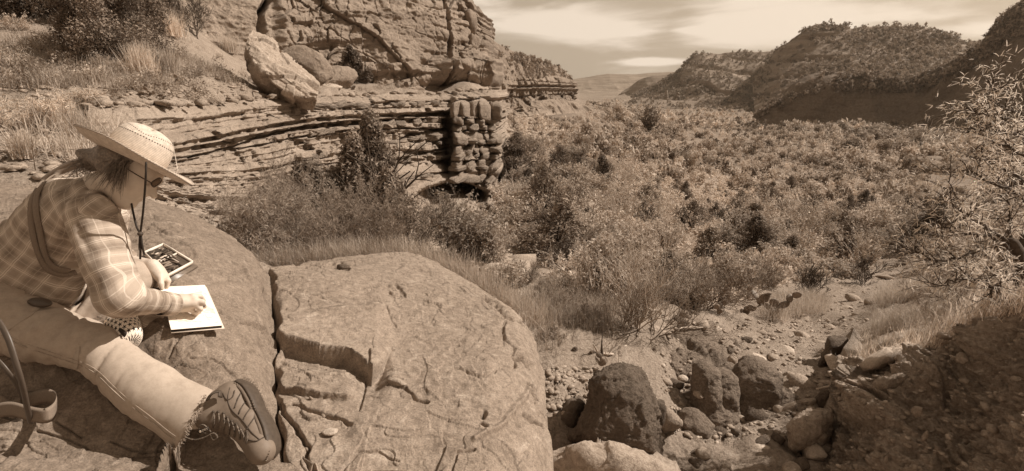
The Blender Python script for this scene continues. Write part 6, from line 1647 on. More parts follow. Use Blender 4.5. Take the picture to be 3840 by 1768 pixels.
for k in range(46):
    u, v = rp.uniform(.06, .90), rp.uniform(.06, .92); dirp = unit(ex_) * (1 if v < .5 else .2) + unit(ey_) * rp.normal(0, .25) + (unit(ey_) * .8 if v > .5 and u > .5 else 0); Lp = rp.uniform(.02, .055)
    c_ = A2 + ex_ * u + ey_ * v + n2_ * rp.uniform(.002, .010); a_, b_ = c_ - unit(dirp) * Lp / 2, c_ + unit(dirp) * Lp / 2
    V, F = tube(np.array([a_, b_]), .0042, 6)
    tag(link('pastel_stick', mesh_np('pastel_stick', V - np.array(a_), F, shades[rp.choice(4, p=[.4, .3, .2, .1])], smooth=False), loc=tuple(a_)), 'short dark or pale pastel stick lying among many in the open tray', 'pastel', 'pastel sticks in the tray')
nb_ = unit(np.cross(B_ - A_, D_ - A_)); nb_ = nb_ if nb_[2] > 0 else -nb_
# star-patterned pouch
def star_mat():
    m, nt, b = new_mat('star_fabric'); b.inputs['Roughness'].default_value = .85
    u = nt.nodes.new('ShaderNodeUVMap'); 
    s = nt.nodes.new('ShaderNodeSeparateXYZ'); nt.links.new(u.outputs[0], s.inputs[0])
    per = .0185; row = mathn(nt, 'FLOOR', mathn(nt, 'DIVIDE', s.outputs[1], per)); ofs = mathn(nt, 'MULTIPLY', mathn(nt, 'FRACT', mathn(nt, 'MULTIPLY', row, .5)), per)
    X_ = mathn(nt, 'SUBTRACT', mathn(nt, 'FRACT', mathn(nt, 'DIVIDE', mathn(nt, 'ADD', s.outputs[0], ofs), per)), .5); Y_ = mathn(nt, 'SUBTRACT', mathn(nt, 'FRACT', mathn(nt, 'DIVIDE', s.outputs[1], per)), .5)
    r = mathn(nt, 'SQRT', mathn(nt, 'ADD', mathn(nt, 'MULTIPLY', X_, X_), mathn(nt, 'MULTIPLY', Y_, Y_))); a = mathn(nt, 'ADD', mathn(nt, 'ARCTAN2', Y_, X_), mathn(nt, 'MULTIPLY', row, 1.1))
    pp = mathn(nt, 'ABSOLUTE', mathn(nt, 'SUBTRACT', mathn(nt, 'FRACT', mathn(nt, 'MULTIPLY', a, 5 / (2 * pi))), .5)); lim = mathn(nt, 'ADD', .17, mathn(nt, 'MULTIPLY', mathn(nt, 'POWER', mathn(nt, 'MULTIPLY', pp, 2), 1.6), .32))
    nt.links.new(mixc(nt, mathn(nt, 'LESS_THAN', r, lim), sep(.72), sep(.03)), b.inputs['Base Color']); return m
po = thing('pouch', 'white pencil pouch printed with black stars, its dark zip open, beside the knee', 'pouch', tuple(P(480, 1310, 2.08))); poo = np.array(po.location)
a0, a1 = P(440, 1180, 2.06), P(492, 1292, 1.96); axp = unit(a1 - a0); ep = unit(np.cross(axp, CF)); gp = np.cross(axp, ep); rows, uvs = [], []
an = np.linspace(0, 2 * pi, 37)
for t in np.linspace(0, 1, 30):
    c_ = a0 + (a1 - a0) * t; rr_ = .060 * (1 - (abs(t - .5) * 2) ** 6) ** .5 if 0 < t < 1 else .002; w_ = 1 + .06 * np.sin(an * 3 + t * 9)
    rows.append(c_ + (np.cos(an) * w_)[:, None] * ep * rr_ + (np.sin(an) * w_)[:, None] * gp * rr_ * .8); uvs.append(np.stack([an * .056, np.full(37, t * .16)], -1))
link('pouch_fabric', mesh_np('pouch_fabric', np.array(rows).reshape(-1, 3) - poo, grid_faces(30, 37), star_mat(), uv=np.array(uvs).reshape(-1, 2)), po, loc=(0, 0, 0))
q = np.array([a0 + (a1 - a0) * t - CF * .046 + ep * (.026 + .008 * sin(t * 9)) for t in np.linspace(.05, .85, 14)])
V, F = tube(q, 1, 6, flat=(.011, .004), updir=-CF); link('zip', mesh_np('zip', V - poo, F, M['black']), po, loc=(0, 0, 0))
# ================================================================== TERRACE: the tilted boulder and its neighbours
def Cv_(r, u, f): return np.array([1.0, 0, 0]) * r + np.array([0, SP, CP]) * u + np.array([0, CP, -SP]) * f
def polyrock(name, outline, d, depth, seed, m, label, cat='boulder', rough=.05, layers=9, bulge=.5, sub=70, tilt=0.0, lam=0.0, freq=3.0, pit=0):
    """rock whose outline follows what the photograph shows and whose body bulges towards and away from the viewer"""
    o = np.array(outline, dtype=float); c = o.mean(0)
    o2 = arc_resample(np.vstack([o, o[:1]]), 200); th_ = np.arctan2(o2[:, 1] - c[1], o2[:, 0] - c[0]); rr_ = np.hypot(o2[:, 0] - c[0], o2[:, 1] - c[1]); k_ = np.argsort(th_)
    D_, F_ = ico(6 if layers > 40 else (5 if layers > 14 else 4))
    pl = np.hypot(D_[:, 0], D_[:, 2]); R_ = np.interp(np.arctan2(-D_[:, 2], D_[:, 0]), th_[k_], rr_[k_], period=2 * pi)
    q = pl ** .62 * R_; ca, sa = D_[:, 0] / np.maximum(pl, 1e-6), -D_[:, 2] / np.maximum(pl, 1e-6)
    gx_, gy_ = c[0] + ca * q, c[1] + sa * q; dd_ = d + D_[:, 1] * depth * .5 + tilt * (gy_ - c[1]) * d / 1920
    G = np.array([P(a, b_, e_) for a, b_, e_ in zip(gx_, gy_, dd_)])
    sz = np.linalg.norm(P(o[:, 0].max(), c[1], d) - P(o[:, 0].min(), c[1], d)); f = freq / sz
    tri = G[F_]; fn = np.cross(tri[:, 1] - tri[:, 0], tri[:, 2] - tri[:, 0]); n = np.zeros_like(G)
    for a in range(3): np.add.at(n, F_[:, a], fn)
    n /= np.maximum(1e-12, np.linalg.norm(n, axis=1, keepdims=True)); n = n * np.sign(((G - G.mean(0)) * n).sum(-1).mean())
    w_ = np.stack([noise(G * f * 1.3, seed + 21), noise(G * f * 1.3, seed + 22), noise(G * f * 1.3, seed + 23)], -1) / f * .3
    b, cid = voro((G + w_) * f * 1.1 + seed, seed); b2, cid2 = voro((G + w_) * f * 2.6 + seed, seed + 6)
    D = sz * (rough * fbm(G * f, 5, seed) + rough * 1.6 * (cid - .5) * sstep(-.02, .05, b) + rough * .6 * (cid2 - .5) + rough * .25 * ridged(G * f * 5, 4, seed + 2))
    if pit: D = D + sz * pit * (ridged(G * f * 9, 3, seed + 9) * .5 + fbm(G * f * 20, 3, seed + 11))
    if lam:
        ax = unit(np.array(lam)); z = (G @ ax) * 9 / sz + .4 * noise(G * f, seed + 5); fz = z - np.floor(z); D = D + sz * .022 * (sstep(0, .12, fz) * sstep(1, .85, fz))
    return solo(name, G + n * D[:, None], F_, m, label, cat)
rT = [[(938, 118, 15.6), (1010, 150, 15.6), (1070, 205, 15.5), (1130, 260, 15.4), (1192, 325, 15.2)], [(932, 126, 14.9), (1000, 155, 14.8), (1065, 212, 14.7), (1125, 268, 14.6), (1197, 340, 14.5)], [(928, 140, 14.2), (985, 205, 13.9), (1050, 270, 13.8), (1110, 312, 13.8), (1194, 356, 14.0)],
 [(918, 175, 14.0), (975, 265, 13.6), (1040, 325, 13.6), (1105, 360, 13.7), (1190, 376, 13.9)], [(914, 205, 14.4), (960, 290, 14.3), (1020, 350, 14.3), (1090, 388, 14.4), (1186, 392, 14.3)], [(920, 240, 15.0), (965, 318, 15.0), (1015, 366, 15.0), (1080, 402, 15.1), (1180, 404, 15.0)], [(940, 250, 15.4), (975, 318, 15.4), (1015, 360, 15.4), (1080, 395, 15.4), (1170, 400, 15.4)]]
GT, tT = loft(rT, 150, 130, curve=False); GT = np.concatenate([GT, GT[:1]]); nT_ = normals(GT, to_cam(GT)); sT = np.linspace(0, 1, 150)
wT = np.stack([noise(GT * .9, 1), noise(GT * .9, 2), noise(GT * .9, 3)], -1); b, c = voro((GT + .5 * wT) * np.array([.9, .9, 1.4]), 12); b2, c2 = voro((GT + .2 * wT) * 3.2, 13)
ax_ = unit(Cv_(.62, .78, .1)); zT = (GT @ ax_) * 2.6 + .5 * noise(GT * .8, 5); fT = zT - np.floor(zT)
dT = .22 * (c - .5) + .06 * (c2 - .5) + .08 * fbm(GT * 1.6, 5, 14) + .02 * ridged(GT * 4, 4, 15) + .025 * (sstep(0, .15, fT) * sstep(1, .8, fT) - .5)
en = np.minimum(sstep(0, .04, sT), sstep(1, .96, sT))[None, :]; vm = np.concatenate([tT, [1]]); dT = dT * (.2 + .8 * en)
GTd = GT + nT_ * dT[..., None]
for col_, f_ in ((0, .0), (-1, .0)): GTd[:, col_] = GTd[:, col_].mean(0) * .85 + GTd[:, col_] * .15
caps = [GTd[:, :1].mean(0, keepdims=True).repeat(GTd.shape[0], 0), GTd[:, -1:].mean(0, keepdims=True).repeat(GTd.shape[0], 0)]
GTd = np.concatenate([caps[0], GTd, caps[1]], 1)
solo('boulder', GTd, grid_faces(*GTd.shape[:2]), M['boulder_pale'], 'big pale angular boulder standing tilted on the terrace above the stepped cliff', 'boulder')
rock_at(1150, 262, 16.4, (.8, .5, .55), 21, M['cliff_up'], 'low rock wedge half hidden behind the right side of the tilted boulder', sub=4, planes=6, round_=.02, rough=.12, rot=(.2, .5, .4))
rock_at(1235, 300, 22.6, (1.2, .8, .55), 23, M['cliff_up'], 'rounded fallen rock at the foot of the upper cliff right of the tilted boulder', sub=4, planes=6, round_=.02, rough=.14, rot=(.1, -.3, .9))
rock_at(1235, 330, 19.0, (.5, .3, .16), 24, M['stone_pale'], 'small flat pale rock lying on the terrace grass beside the boulder', sub=3, cat='rock', name='rock')
rock_at(1085, 300, 18.5, (.5, .3, .22), 25, M['stone'], 'small rock at the tip of the grass above the ledge', sub=3, cat='rock', name='rock')

# outcrop on the slope, smooth boulder and its blocky neighbour
polyrock('boulder', [(1905, 700), (1950, 690), (2000, 710), (2025, 750), (2000, 800), (1960, 802), (1920, 775), (1898, 735)], 26.0, 1.6, 31, M['cliff_up'], 'smooth rounded boulder low on the rubble slope right of the cliff pillar', rough=.03, layers=18, bulge=.5)
polyrock('outcrop', [(1990, 700), (2040, 680), (2100, 680), (2160, 690), (2165, 740), (2150, 770), (2090, 790), (2040, 780), (2010, 740)], 27.0, 2.0, 33, M['cliff_up'], 'blocky broken outcrop right of the smooth boulder on the slope', cat='rock outcrop', rough=.07, layers=18, freq=4)
rock_at(2290, 668, 40, (1.6, 1.0, .45), 34, M['stone'], 'flat tilted slab on the crest of the rubble slope', sub=3, cat='rock', name='rock')
rock_at(1980, 535, 36, (1.1, .7, .45), 35, M['stone'], 'angular block near the top of the rubble slope', sub=3, cat='rock', name='rock')
rock_at(2250, 790, 25, (.55, .35, .25), 36, M['stone'], 'block among bushes right of the blocky outcrop', sub=3, cat='rock', name='rock')
rock_at(1670, 830, 15.5, (.42, .35, .28), 37, M['stone'], 'squarish dark rock on the rubble under the cliff hollow', sub=3, cat='rock', name='rock')
polyrock('rock', [(1560, 915), (1620, 895), (1700, 900), (1735, 920), (1700, 950), (1620, 945), (1570, 935)], 11.5, .9, 38, M['cliff'], 'dark layered rock beside the juniper beyond the big slab', cat='rock', rough=.06, layers=12, lam=(0, 0, 1))
rock_at(1880, 1015, 8.2, (.34, .2, .12), 39, M['stone_pale'], 'pale elongated rock in the grass past the top corner of the big slab', sub=3, cat='rock', name='rock')

# ================================================================== GULLY: rocks on the lower right
polyrock('boulder', [(2145, 1640), (2195, 1540), (2215, 1430), (2260, 1385), (2330, 1368), (2400, 1400), (2440, 1470), (2470, 1530), (2480, 1620), (2470, 1720), (2420, 1735), (2290, 1740), (2200, 1710)], 4.0, .75, 51, M['boulder_dark'],
         'big dark rough boulder with a pointed top just right of the huge slab', rough=.05, layers=44, sub=190, bulge=.36, freq=3.0, tilt=-.25, pit=.022)
polyrock('rock', [(2060, 1768), (2085, 1700), (2150, 1672), (2210, 1680), (2330, 1690), (2420, 1715), (2500, 1760), (2540, 1830), (2300, 1850), (2060, 1840)], 3.55, .6, 52, M['stone'], 'long layered slab of rock lying below the dark rough boulder', cat='rock', rough=.07, layers=16, sub=110, lam=(.1, .2, 1), bulge=.3)
polyrock('rock', [(2165, 1760), (2200, 1748), (2260, 1755), (2300, 1790), (2200, 1820), (2140, 1800)], 3.35, .25, 53, M['stone_pale'], 'pale rock cut off by the bottom edge below the layered slab', cat='rock', rough=.05, layers=10)
polyrock('rock', [(2060, 1600), (2100, 1520), (2170, 1490), (2200, 1530), (2180, 1620), (2130, 1660), (2060, 1680)], 4.5, .7, 54, M['boulder_dark'], 'dark shaded rock in the gap between huge slab and rough boulder', cat='rock', rough=.07, layers=12)
polyrock('rock', [(2450, 1500), (2490, 1505), (2495, 1560), (2480, 1600), (2455, 1560)], 4.35, .25, 55, M['boulder_dark'], 'thin dark slab standing on edge against the rough boulder', cat='rock', rough=.05, layers=8)
polyrock('rock', [(2475, 1560), (2500, 1528), (2540, 1560), (2560, 1590), (2530, 1610), (2485, 1612)], 4.7, .3, 56, M['cliff'], 'small tilted layered rock right of the rough boulder', cat='rock', rough=.04, layers=10, lam=(.2, 0, 1))
# eroded earth columns of the gully wall
cols = [((2600, 1540, 2640, 1720, 46), 4.95, 'rounded earth column with a knobbly head standing in the gully'), ((2645, 1360, 2660, 1520, 40), 5.3, 'tall smooth earth column at the top of the gully wall'),
        ((2710, 1385, 2712, 1530, 38), 5.35, 'dark slab-like earth column right of the tall smooth one'), ((2690, 1520, 2700, 1620, 40), 5.25, 'dark lumpy earth mass between the gully columns'),
        ((2835, 1345, 2800, 1580, 62), 5.5, 'ridged earth buttress in the middle of the gully wall'), ((2900, 1455, 2880, 1640, 66), 5.5, 'smooth fluted earth mound glowing at the right end of the gully wall'),
        ((2585, 1620, 2600, 1700, 34), 4.8, 'low earth hump beside the knobbly column'), ((2760, 1480, 2750, 1640, 56), 5.75, 'deep shaded recess wall of earth behind the gully columns')]
for k, ((x0, y0, x1, y1, w), d, lab) in enumerate(cols):
    nr, na = 54, 44; an = np.arange(na) * 2 * pi / na; rows = []
    for j in range(nr):
        t = j / (nr - 1); cx_, cy_ = x0 + (x1 - x0) * t, y0 + (y1 + 60 - y0) * t
        c0 = P(cx_, cy_, d); r0 = w * d / 1920 * (min(1, (t * 6) ** .5 + .02)) * (1.05 + .5 * t + .06 * sin(j * .3 + k))
        rows.append(np.stack([c0[0] + r0 * np.cos(an), c0[1] + r0 * np.sin(an) * 1.1, np.full(na, c0[2])], -1))
    Gc = np.array(rows); nc_ = np.stack([np.cos(an), np.sin(an), 0 * an], -1)[None]
    wd = w * d / 1920
    D = wd * (.30 * fbm(Gc * 4, 4, 700 + k) + .34 * ridged(Gc * np.array([8, 8, 1.6]), 4, 710 + k) + .10 * ridged(Gc * np.array([24, 24, 5]), 3, 720 + k)) + .012 * fbm(Gc * 30, 3, 730)
    Gc = Gc + nc_ * D[..., None]; Gc[0] = Gc[0].mean(0)
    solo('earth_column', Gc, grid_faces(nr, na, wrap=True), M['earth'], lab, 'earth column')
# gully wall of stony earth behind them
railsG = [
 [(2200, 1200, 7.4), (2330, 1215, 7.2), (2450, 1225, 7.1), (2560, 1245, 7.0), (2700, 1275, 6.9), (2860, 1350, 6.7), (2960, 1430, 6.4)],
 [(2120, 1340, 5.4), (2250, 1300, 5.7), (2400, 1290, 6.0), (2560, 1330, 6.0), (2700, 1380, 5.95), (2850, 1440, 5.95), (2930, 1520, 5.85)],
 [(2100, 1420, 4.9), (2250, 1370, 5.4), (2400, 1360, 5.75), (2560, 1400, 5.75), (2700, 1430, 5.8), (2850, 1500, 5.85), (2925, 1570, 5.75)],
 [(2100, 1560, 4.7), (2300, 1500, 5.1), (2450, 1500, 5.3), (2560, 1520, 5.4), (2700, 1560, 5.65), (2850, 1600, 5.65), (2920, 1620, 5.6)],
 [(2100, 1760, 4.2), (2300, 1720, 4.5), (2450, 1720, 4.7), (2560, 1700, 4.9), (2700, 1680, 5.2), (2850, 1660, 5.35), (2920, 1660, 5.4)]]
GG, tg = loft(railsG, 380, 260, curve=False); pg, qg, _ = unP(GG); nG = normals(GG, to_cam(GG))
wG = np.stack([noise(GG * 2, 161), noise(GG * 2, 162), noise(GG * 2, 163)], -1)
b, c = voro(GG * 2.3 + .5 * wG, 165); b2, c2 = voro(GG * 7 + .5 * wG, 167); b3, c3 = voro(GG * 19, 168)
dG = .20 * fbm(GG * 1.8, 4, 164) + .20 * (c - .5) * sstep(0, .25, b) + .08 * (c2 - .45) * sstep(0, .3, b2) + .05 * np.maximum(0, c3 - .5) * sstep(.05, .4, b3) + .08 * ridged(GG * np.array([4, 4, 1.3]), 4, 169) * sstep(.3, .5, tg)[:, None]
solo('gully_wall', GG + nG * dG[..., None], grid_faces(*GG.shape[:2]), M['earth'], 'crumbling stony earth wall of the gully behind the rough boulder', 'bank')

stones = [ # px, py, d, w, h, material, label
 (2545, 1285, 6.5, 50, 34, 'stone', 'flat-topped stone at the lip of the gully under the bare shrub'), (2630, 1255, 7.2, 42, 30, 'stone', 'rounded stone just behind the flat-topped one at the gully lip'), (2440, 1262, 7.0, 36, 20, 'stone', 'small flat stone beside the bare shrub stems'),
 (2700, 1318, 6.6, 44, 18, 'stone_pale', 'thin pale slab stone lying along the gully lip'), (2630, 1340, 6.2, 34, 22, 'stone_pale', 'small pale block wedged at the head of the tall earth column'), (2830, 1355, 6.5, 58, 38, 'stone_pale', 'pale smooth block shaped like a loaf on the far side of the gully'),
 (2745, 1347, 6.4, 30, 24, 'stone', 'dull round stone left of the pale loaf-shaped block'), (2930, 1415, 6.4, 64, 44, 'stone', 'large flat-topped rock right of the pale loaf-shaped block'), (2945, 1330, 6.9, 46, 52, 'stone_pale', 'knobbly pale conglomerate lump above the flat-topped rock'),
 (2900, 1290, 7.4, 42, 28, 'stone', 'dark stone near the knobbly lump'), (2950, 1250, 7.9, 54, 30, 'stone', 'low rock ledge block on the far rim of the gully'), (3000, 1265, 7.6, 48, 28, 'stone', 'smooth low rock beside the dry channel'),
 (3130, 1360, 6.2, 62, 34, 'stone_pale', 'pale lumpy rock at the foot of the dark fin'), (3190, 1400, 5.8, 54, 40, 'stone', 'brown block between the pale lumpy rock and the bank'), (2880, 1590, 5.2, 40, 36, 'boulder_dark', 'dark lumpy stone in front of the glowing earth mound'),
 (2860, 1700, 4.6, 62, 40, 'stone_pale', 'pale wedge-shaped stone on the gully floor'), (3045, 1700, 4.5, 66, 50, 'stone_pale', 'bright blocky stone against the bottom of the bank'), (2960, 1765, 4.2, 60, 28, 'stone', 'flat stone at the bottom edge on the gully floor'),
 (3010, 1745, 4.3, 44, 34, 'boulder_dark', 'dark rough stone under the bright blocky one'), (2640, 1700, 4.5, 40, 28, 'stone', 'rounded stone at the foot of the knobbly column'), (2610, 1735, 4.3, 34, 30, 'boulder_dark', 'small dark stone near the bottom edge left of the gully floor'),
 (2740, 1650, 4.9, 22, 15, 'stone_pale', 'small pale pebble-like stone in the centre of the gully floor'), (2160, 1330, 5.2, 24, 44, 'boulder_dark', 'little dark upright stone left of the prickly pear'), (2110, 1400, 4.9, 34, 20, 'stone', 'brown stone at the edge of the huge slab'),
 (3250, 1195, 8.2, 50, 30, 'stone', 'stone in the dry channel by the bank grass'), (3270, 1140, 9.5, 44, 30, 'stone', 'round dark boulder in the dry channel'), (3180, 1165, 9.2, 40, 22, 'stone_pale', 'pale rock upstream in the dry channel'), (3110, 1235, 8.0, 40, 24, 'stone', 'squat stone mid channel'),
 (3195, 1120, 10.2, 36, 20, 'stone', 'small dark block high in the dry channel'), (3320, 1040, 13, 40, 14, 'stone', 'flat step of rock across the path'), (2790, 1200, 8.3, 40, 22, 'stone', 'stone under the row of prickly pears'), (2560, 1210, 7.8, 36, 18, 'stone', 'stone in the litter behind the flat-topped stone'),
 (2480, 1330, 6.0, 26, 20, 'stone', 'small stone sticking out of the gully wall'), (2560, 1420, 5.6, 26, 16, 'stone_pale', 'whitish stone embedded in the gully wall'), (2500, 1440, 5.5, 28, 26, 'stone', 'brown stone embedded below the whitish one'), (2620, 1480, 5.2, 30, 20, 'stone', 'stone caught between the earth columns'),
]
rs_ = np.random.default_rng(88); gb = []
for k in range(110):
    x = rs_.uniform(2420, 3260); x, y, z, d = hit(x, rs_.uniform(1180, 1740), 3.9)
    if d > 11: continue
    w = rs_.uniform(.035, .13) * (1 if rs_.random() < .8 else 1.7)
    Vc, Fc = chunk((w, w * rs_.uniform(.6, .9), w * rs_.uniform(.35, .7)), 1000 + k, 2, 6.0, .1)
    solo('stone', Vc @ rotm(rs_.normal(0, .3), rs_.normal(0, .3), rs_.uniform(0, 6)).T + np.array([x, y, z + w * .15]), Fc, M[('stone', 'stone', 'boulder_dark', 'stone_pale')[rs_.integers(4)]], 'loose angular stone among many strewn over the gully floor and banks', 'stone', group='loose angular stones of the gully')
for k, (x, y, d, w, h_, m, lab) in enumerate(stones):
    s_ = d / 1920 * .62
    rock_at(x, y, d, (w * s_ * 1.15, w * s_ * .9, h_ * s_ * 1.1), 800 + k, M[m], lab, name='stone', cat='stone', sub=3, planes=6, rot=(rng.normal(0, .12), rng.normal(0, .12), rng.uniform(0, 6)), rough=.07, round_=.03)
polyrock('boulder', [(2955, 1600), (3000, 1560), (3060, 1540), (3120, 1545), (3125, 1590), (3110, 1640), (3060, 1680), (2990, 1700), (2960, 1680)], 4.7, .55, 61, M['stone'], 'broad angular boulder at the foot of the shaded bank', rough=.06, layers=18, freq=3.4)
polyrock('rock_fin', [(3050, 1400), (3090, 1330), (3110, 1270), (3150, 1258), (3180, 1275), (3150, 1330), (3120, 1390), (3080, 1420)], 6.5, .35, 62, M['boulder_dark'], 'thin dark fin of earth leaning over the dry channel', cat='rock', rough=.06, layers=12)
polyrock('rock_fin', [(3060, 1500), (3100, 1450), (3140, 1460), (3170, 1500), (3140, 1560), (3080, 1545)], 5.4, .4, 63, M['boulder_dark'], 'ragged dark lump of earth left of the bank edge', cat='rock', rough=.10, layers=12)
# ledges of rock on top of and in the shaded bank
polyrock('rock_ledge', [(3225, 1370), (3280, 1330), (3360, 1300), (3440, 1290), (3460, 1310), (3420, 1345), (3330, 1370), (3250, 1395)], 4.75, .5, 64, M['stone_pale'], 'sunlit pale ledge of rock along the top of the shaded bank', cat='rock ledge', rough=.035, layers=12, sub=90, lam=(0, .2, 1))
polyrock('rock_ledge', [(3275, 1440), (3320, 1410), (3400, 1396), (3430, 1410), (3410, 1450), (3340, 1470), (3285, 1465)], 4.35, .35, 65, M['bank'], 'blocky overhanging rock just below the sunlit ledge', cat='rock ledge', rough=.05, layers=12)
for k, (x, y, d, w, h_, m, lab) in enumerate(((3540, 1262, 4.35, 40, 26, 'stone', 'block of rock on the bank top right of the sunlit ledge'), (3610, 1345, 4.0, 36, 32, 'stone', 'round knobbly stone stuck in the upper bank'), (3440, 1540, 3.95, 26, 40, 'stone', 'square stone set in the middle of the bank face'),
      (3560, 1640, 3.75, 20, 16, 'stone_pale', 'pale round stone in the lower bank face'), (3700, 1630, 3.55, 30, 26, 'stone', 'cluster-like stone low in the bank near the right edge'), (3320, 1730, 3.9, 14, 34, 'stone', 'narrow upright stone at the bottom of the bank'),
      (3470, 1640, 3.85, 16, 42, 'stone', 'long upright stone sliver in the bank face'), (3620, 1430, 3.95, 28, 16, 'stone', 'flat brown stone under the knobbly one'), (3760, 1500, 3.5, 22, 16, 'stone', 'small brown stone in the right part of the bank'), (3810, 1420, 3.4, 26, 14, 'stone', 'flat stone near the right edge of the bank'))):
    s_ = d / 1920 * .6; rock_at(x, y, d - .03, (w * s_, w * s_, h_ * s_), 870 + k, M[m], lab, name='stone', cat='stone', sub=3, rough=.06)

# chips in the cracks of the slabs
chips = [(700, 0)]
cg = np.random.default_rng(12); ch = []
spots = [(1165, 1490, 2.2), (1190, 1520, 2.18), (1210, 1555, 2.12), (1180, 1570, 2.1), (1160, 1600, 2.07), (1175, 1640, 2.03), (1150, 1680, 1.98), (1185, 1700, 1.97), (1215, 1600, 2.08), (1140, 1740, 1.92), (1110, 1120, 3.05), (1080, 1125, 3.0), (1130, 1150, 2.95), (1160, 1130, 3.0)]
for k, (x, y, d) in enumerate(spots):
    w = cg.uniform(14, 30) * (1 if y > 1400 else .8); s_ = d / 1920 * .6
    Vc, Fc = rock_shape((w * s_, w * s_ * .8, w * s_ * .6), 600 + k, 2, planes=7, rough=.05)
    Vc = Vc @ rotm(cg.uniform(0, 6), cg.uniform(0, 6), 0).T + P(x, y, d) + np.array([0, 0, -.01])
    solo('stone_chip', Vc, Fc, M['slab'], 'angular chip of rock lying in the crack between the two slabs', 'stone', group='broken chips in the cracks of the slabs')
Vc, Fc = rock_shape((.028, .02, .012), 650, 3, planes=8); solo('stone_chip', Vc + P(1238, 1618, 2.03), Fc, M['stone_pale'], 'small white stone chip lying among the brown ones in the crack', 'stone')
Vc, Fc = rock_shape((.045, .02, .014), 651, 3, planes=6); solo('stone_chip', Vc @ rotm(0, .1, -.3).T + P(1490, 1442, 2.36) + np.array([0, 0, .012]), Fc, M['stone'], 'loose brown stone chip resting alone on the middle of the huge slab', 'stone')
Vc, Fc = rock_shape((.05, .03, .018), 652, 3, planes=6); solo('stone_chip', Vc + P(1282, 1002, 3.75), Fc, M['boulder_dark'], 'dark stone chip at the back rim of the huge slab', 'stone')

# ================================================================== GROUND COVER
def ground_pts(r_, n, boxes, dmax=60):
    """ground positions seen inside boxes of the photograph"""
    out = []
    for (u0, v0, u1, v1, w, d0, d1) in boxes:
        m = int(n * w)
        d = np.exp(r_.uniform(math.log(d0), math.log(d1), m * 3)); u = r_.uniform(u0, u1, m * 3)
        x = (u - 1920) / 1920 * d; y = d; z = carve(x, y, terrain(x, y)); uu, vv, dd = unP(np.stack([x, y, z], -1))
        k = (uu > u0 - 20) & (uu < u1 + 20) & (vv > v0) & (vv < v1); out.append(np.stack([x, y, z], -1)[k][:m])
    return np.concatenate(out)
rg = np.random.default_rng(31)
def grass_stuff(name, pts, blades, h, spread, width, label, m='grass', lean=.4, tone=0):
    V, F, t = grass_mesh(rg, pts, blades, h, spread, width, lean)
    return link(name, mesh_np(name, V, F, M[m], attrs={'tone': np.clip(t + tone, 0, 1)}, smooth=False), kind='stuff', label=label)
pg1 = ground_pts(rg, 700, [(2030, 1060, 2330, 1420, .6, 4.6, 10), (2250, 1020, 2900, 1130, .4, 7, 12)])
grass_stuff('dry_grass', pg1[noise(pg1 * np.array([1.6, 1.6, 0]), 29) > -.12], 9000, .24, .10, .0032, 'tangle of dry grass beyond the right edge of the huge slab', tone=-.1)
pg2 = ground_pts(rg, 500, [(2880, 1120, 3180, 1200, .4, 7.5, 12), (3330, 1100, 3620, 1300, 1.0, 4.8, 9), (3600, 1000, 3840, 1130, .3, 5, 11)])
grass_stuff('bleached_grass', pg2[noise(pg2 * np.array([1.8, 1.8, 0]), 49) > -.2], 12000, .28, .09, .0028, 'bleached grass on the bank top and along the channel', tone=.45)
def clumpy(p): return p[noise(p * np.array([1.3, 1.3, 0]), 19) > .1]
pg3 = ground_pts(rg, 900, [(-50, 60, 900, 340, 1.0, 8, 19), (900, 270, 1800, 370, .5, 12, 31), (560, 250, 900, 330, .2, 9, 16)])
grass_stuff('hillside_grass', clumpy(pg3), 9000, .24, .10, .005, 'dry grass scattered over the hillside and the terrace', tone=.0)
pg4 = ground_pts(rg, 700, [(0, 420, 620, 700, .35, 3.9, 8), (1850, 440, 2500, 950, .9, 12, 60), (2300, 900, 3300, 1030, .5, 11, 25), (3300, 680, 3840, 900, .5, 20, 60)])
grass_stuff('slope_grass', clumpy(pg4), 20000, .30, .15, .005, 'thin dry grass on the rubble slope and between the scrub', tone=.1)
def pebbles(name, pts, smin, smax, m, label, seed, sink=.3):
    r2 = np.random.default_rng(seed); ps = [chunk((1.1, .85, .5), 40 + k, 1, 6.0, .1) for k in range(6)]
    Vs, Fs, o = [], [], 0
    for p in pts:
        V, F = ps[r2.integers(6)]; s_ = smin * (smax / smin) ** (r2.random() ** 2.2); a = r2.uniform(0, 6.3); c, s2 = cos(a), sin(a)
        Q = np.stack([V[:, 0] * c - V[:, 1] * s2, V[:, 0] * s2 + V[:, 1] * c, V[:, 2] * r2.uniform(.6, 1.2)], -1) * s_ + p + np.array([0, 0, s_ * sink]); Vs.append(Q); Fs.append(F + o); o += len(V)
    me = mesh_np(name, np.concatenate(Vs), np.concatenate(Fs), m, smooth=False); return link(name, me, kind='stuff', label=label)
pebbles('gravel', ground_pts(rg, 3000, [(2500, 1200, 3300, 1768, .55, 4, 9), (2050, 1380, 2300, 1700, .12, 3.6, 6), (3000, 950, 3450, 1250, .25, 7, 20)]), .008, .045, M['stone'], 'gravel and small stones on the gully floor', 1)
pebbles('pale_gravel', ground_pts(rg, 450, [(2500, 1200, 3300, 1768, .6, 4, 9), (1560, 880, 1900, 1060, .5, 7.5, 14)]), .008, .035, M['stone_pale'], 'scattered pale stones in the gully and beyond the slab', 2)
pebbles('rubble', ground_pts(rg, 2600, [(1560, 860, 1960, 1040, .35, 7.5, 16), (1870, 430, 2450, 760, .65, 22, 70)]), .05, .42, M['stone'], 'rubble of fallen stones on the slope below the cliffs', 3)
pebbles('hillside_rubble', ground_pts(rg, 2200, [(-50, 300, 620, 700, .4, 3.9, 9), (500, 240, 1000, 420, .35, 8, 15), (1100, 330, 1850, 370, .25, 14, 30)]), .015, .085, M['stone'], 'loose stones and chips on the hillside and terrace', 4)
lipn = np.random.default_rng(66); lipr = GCd[2]
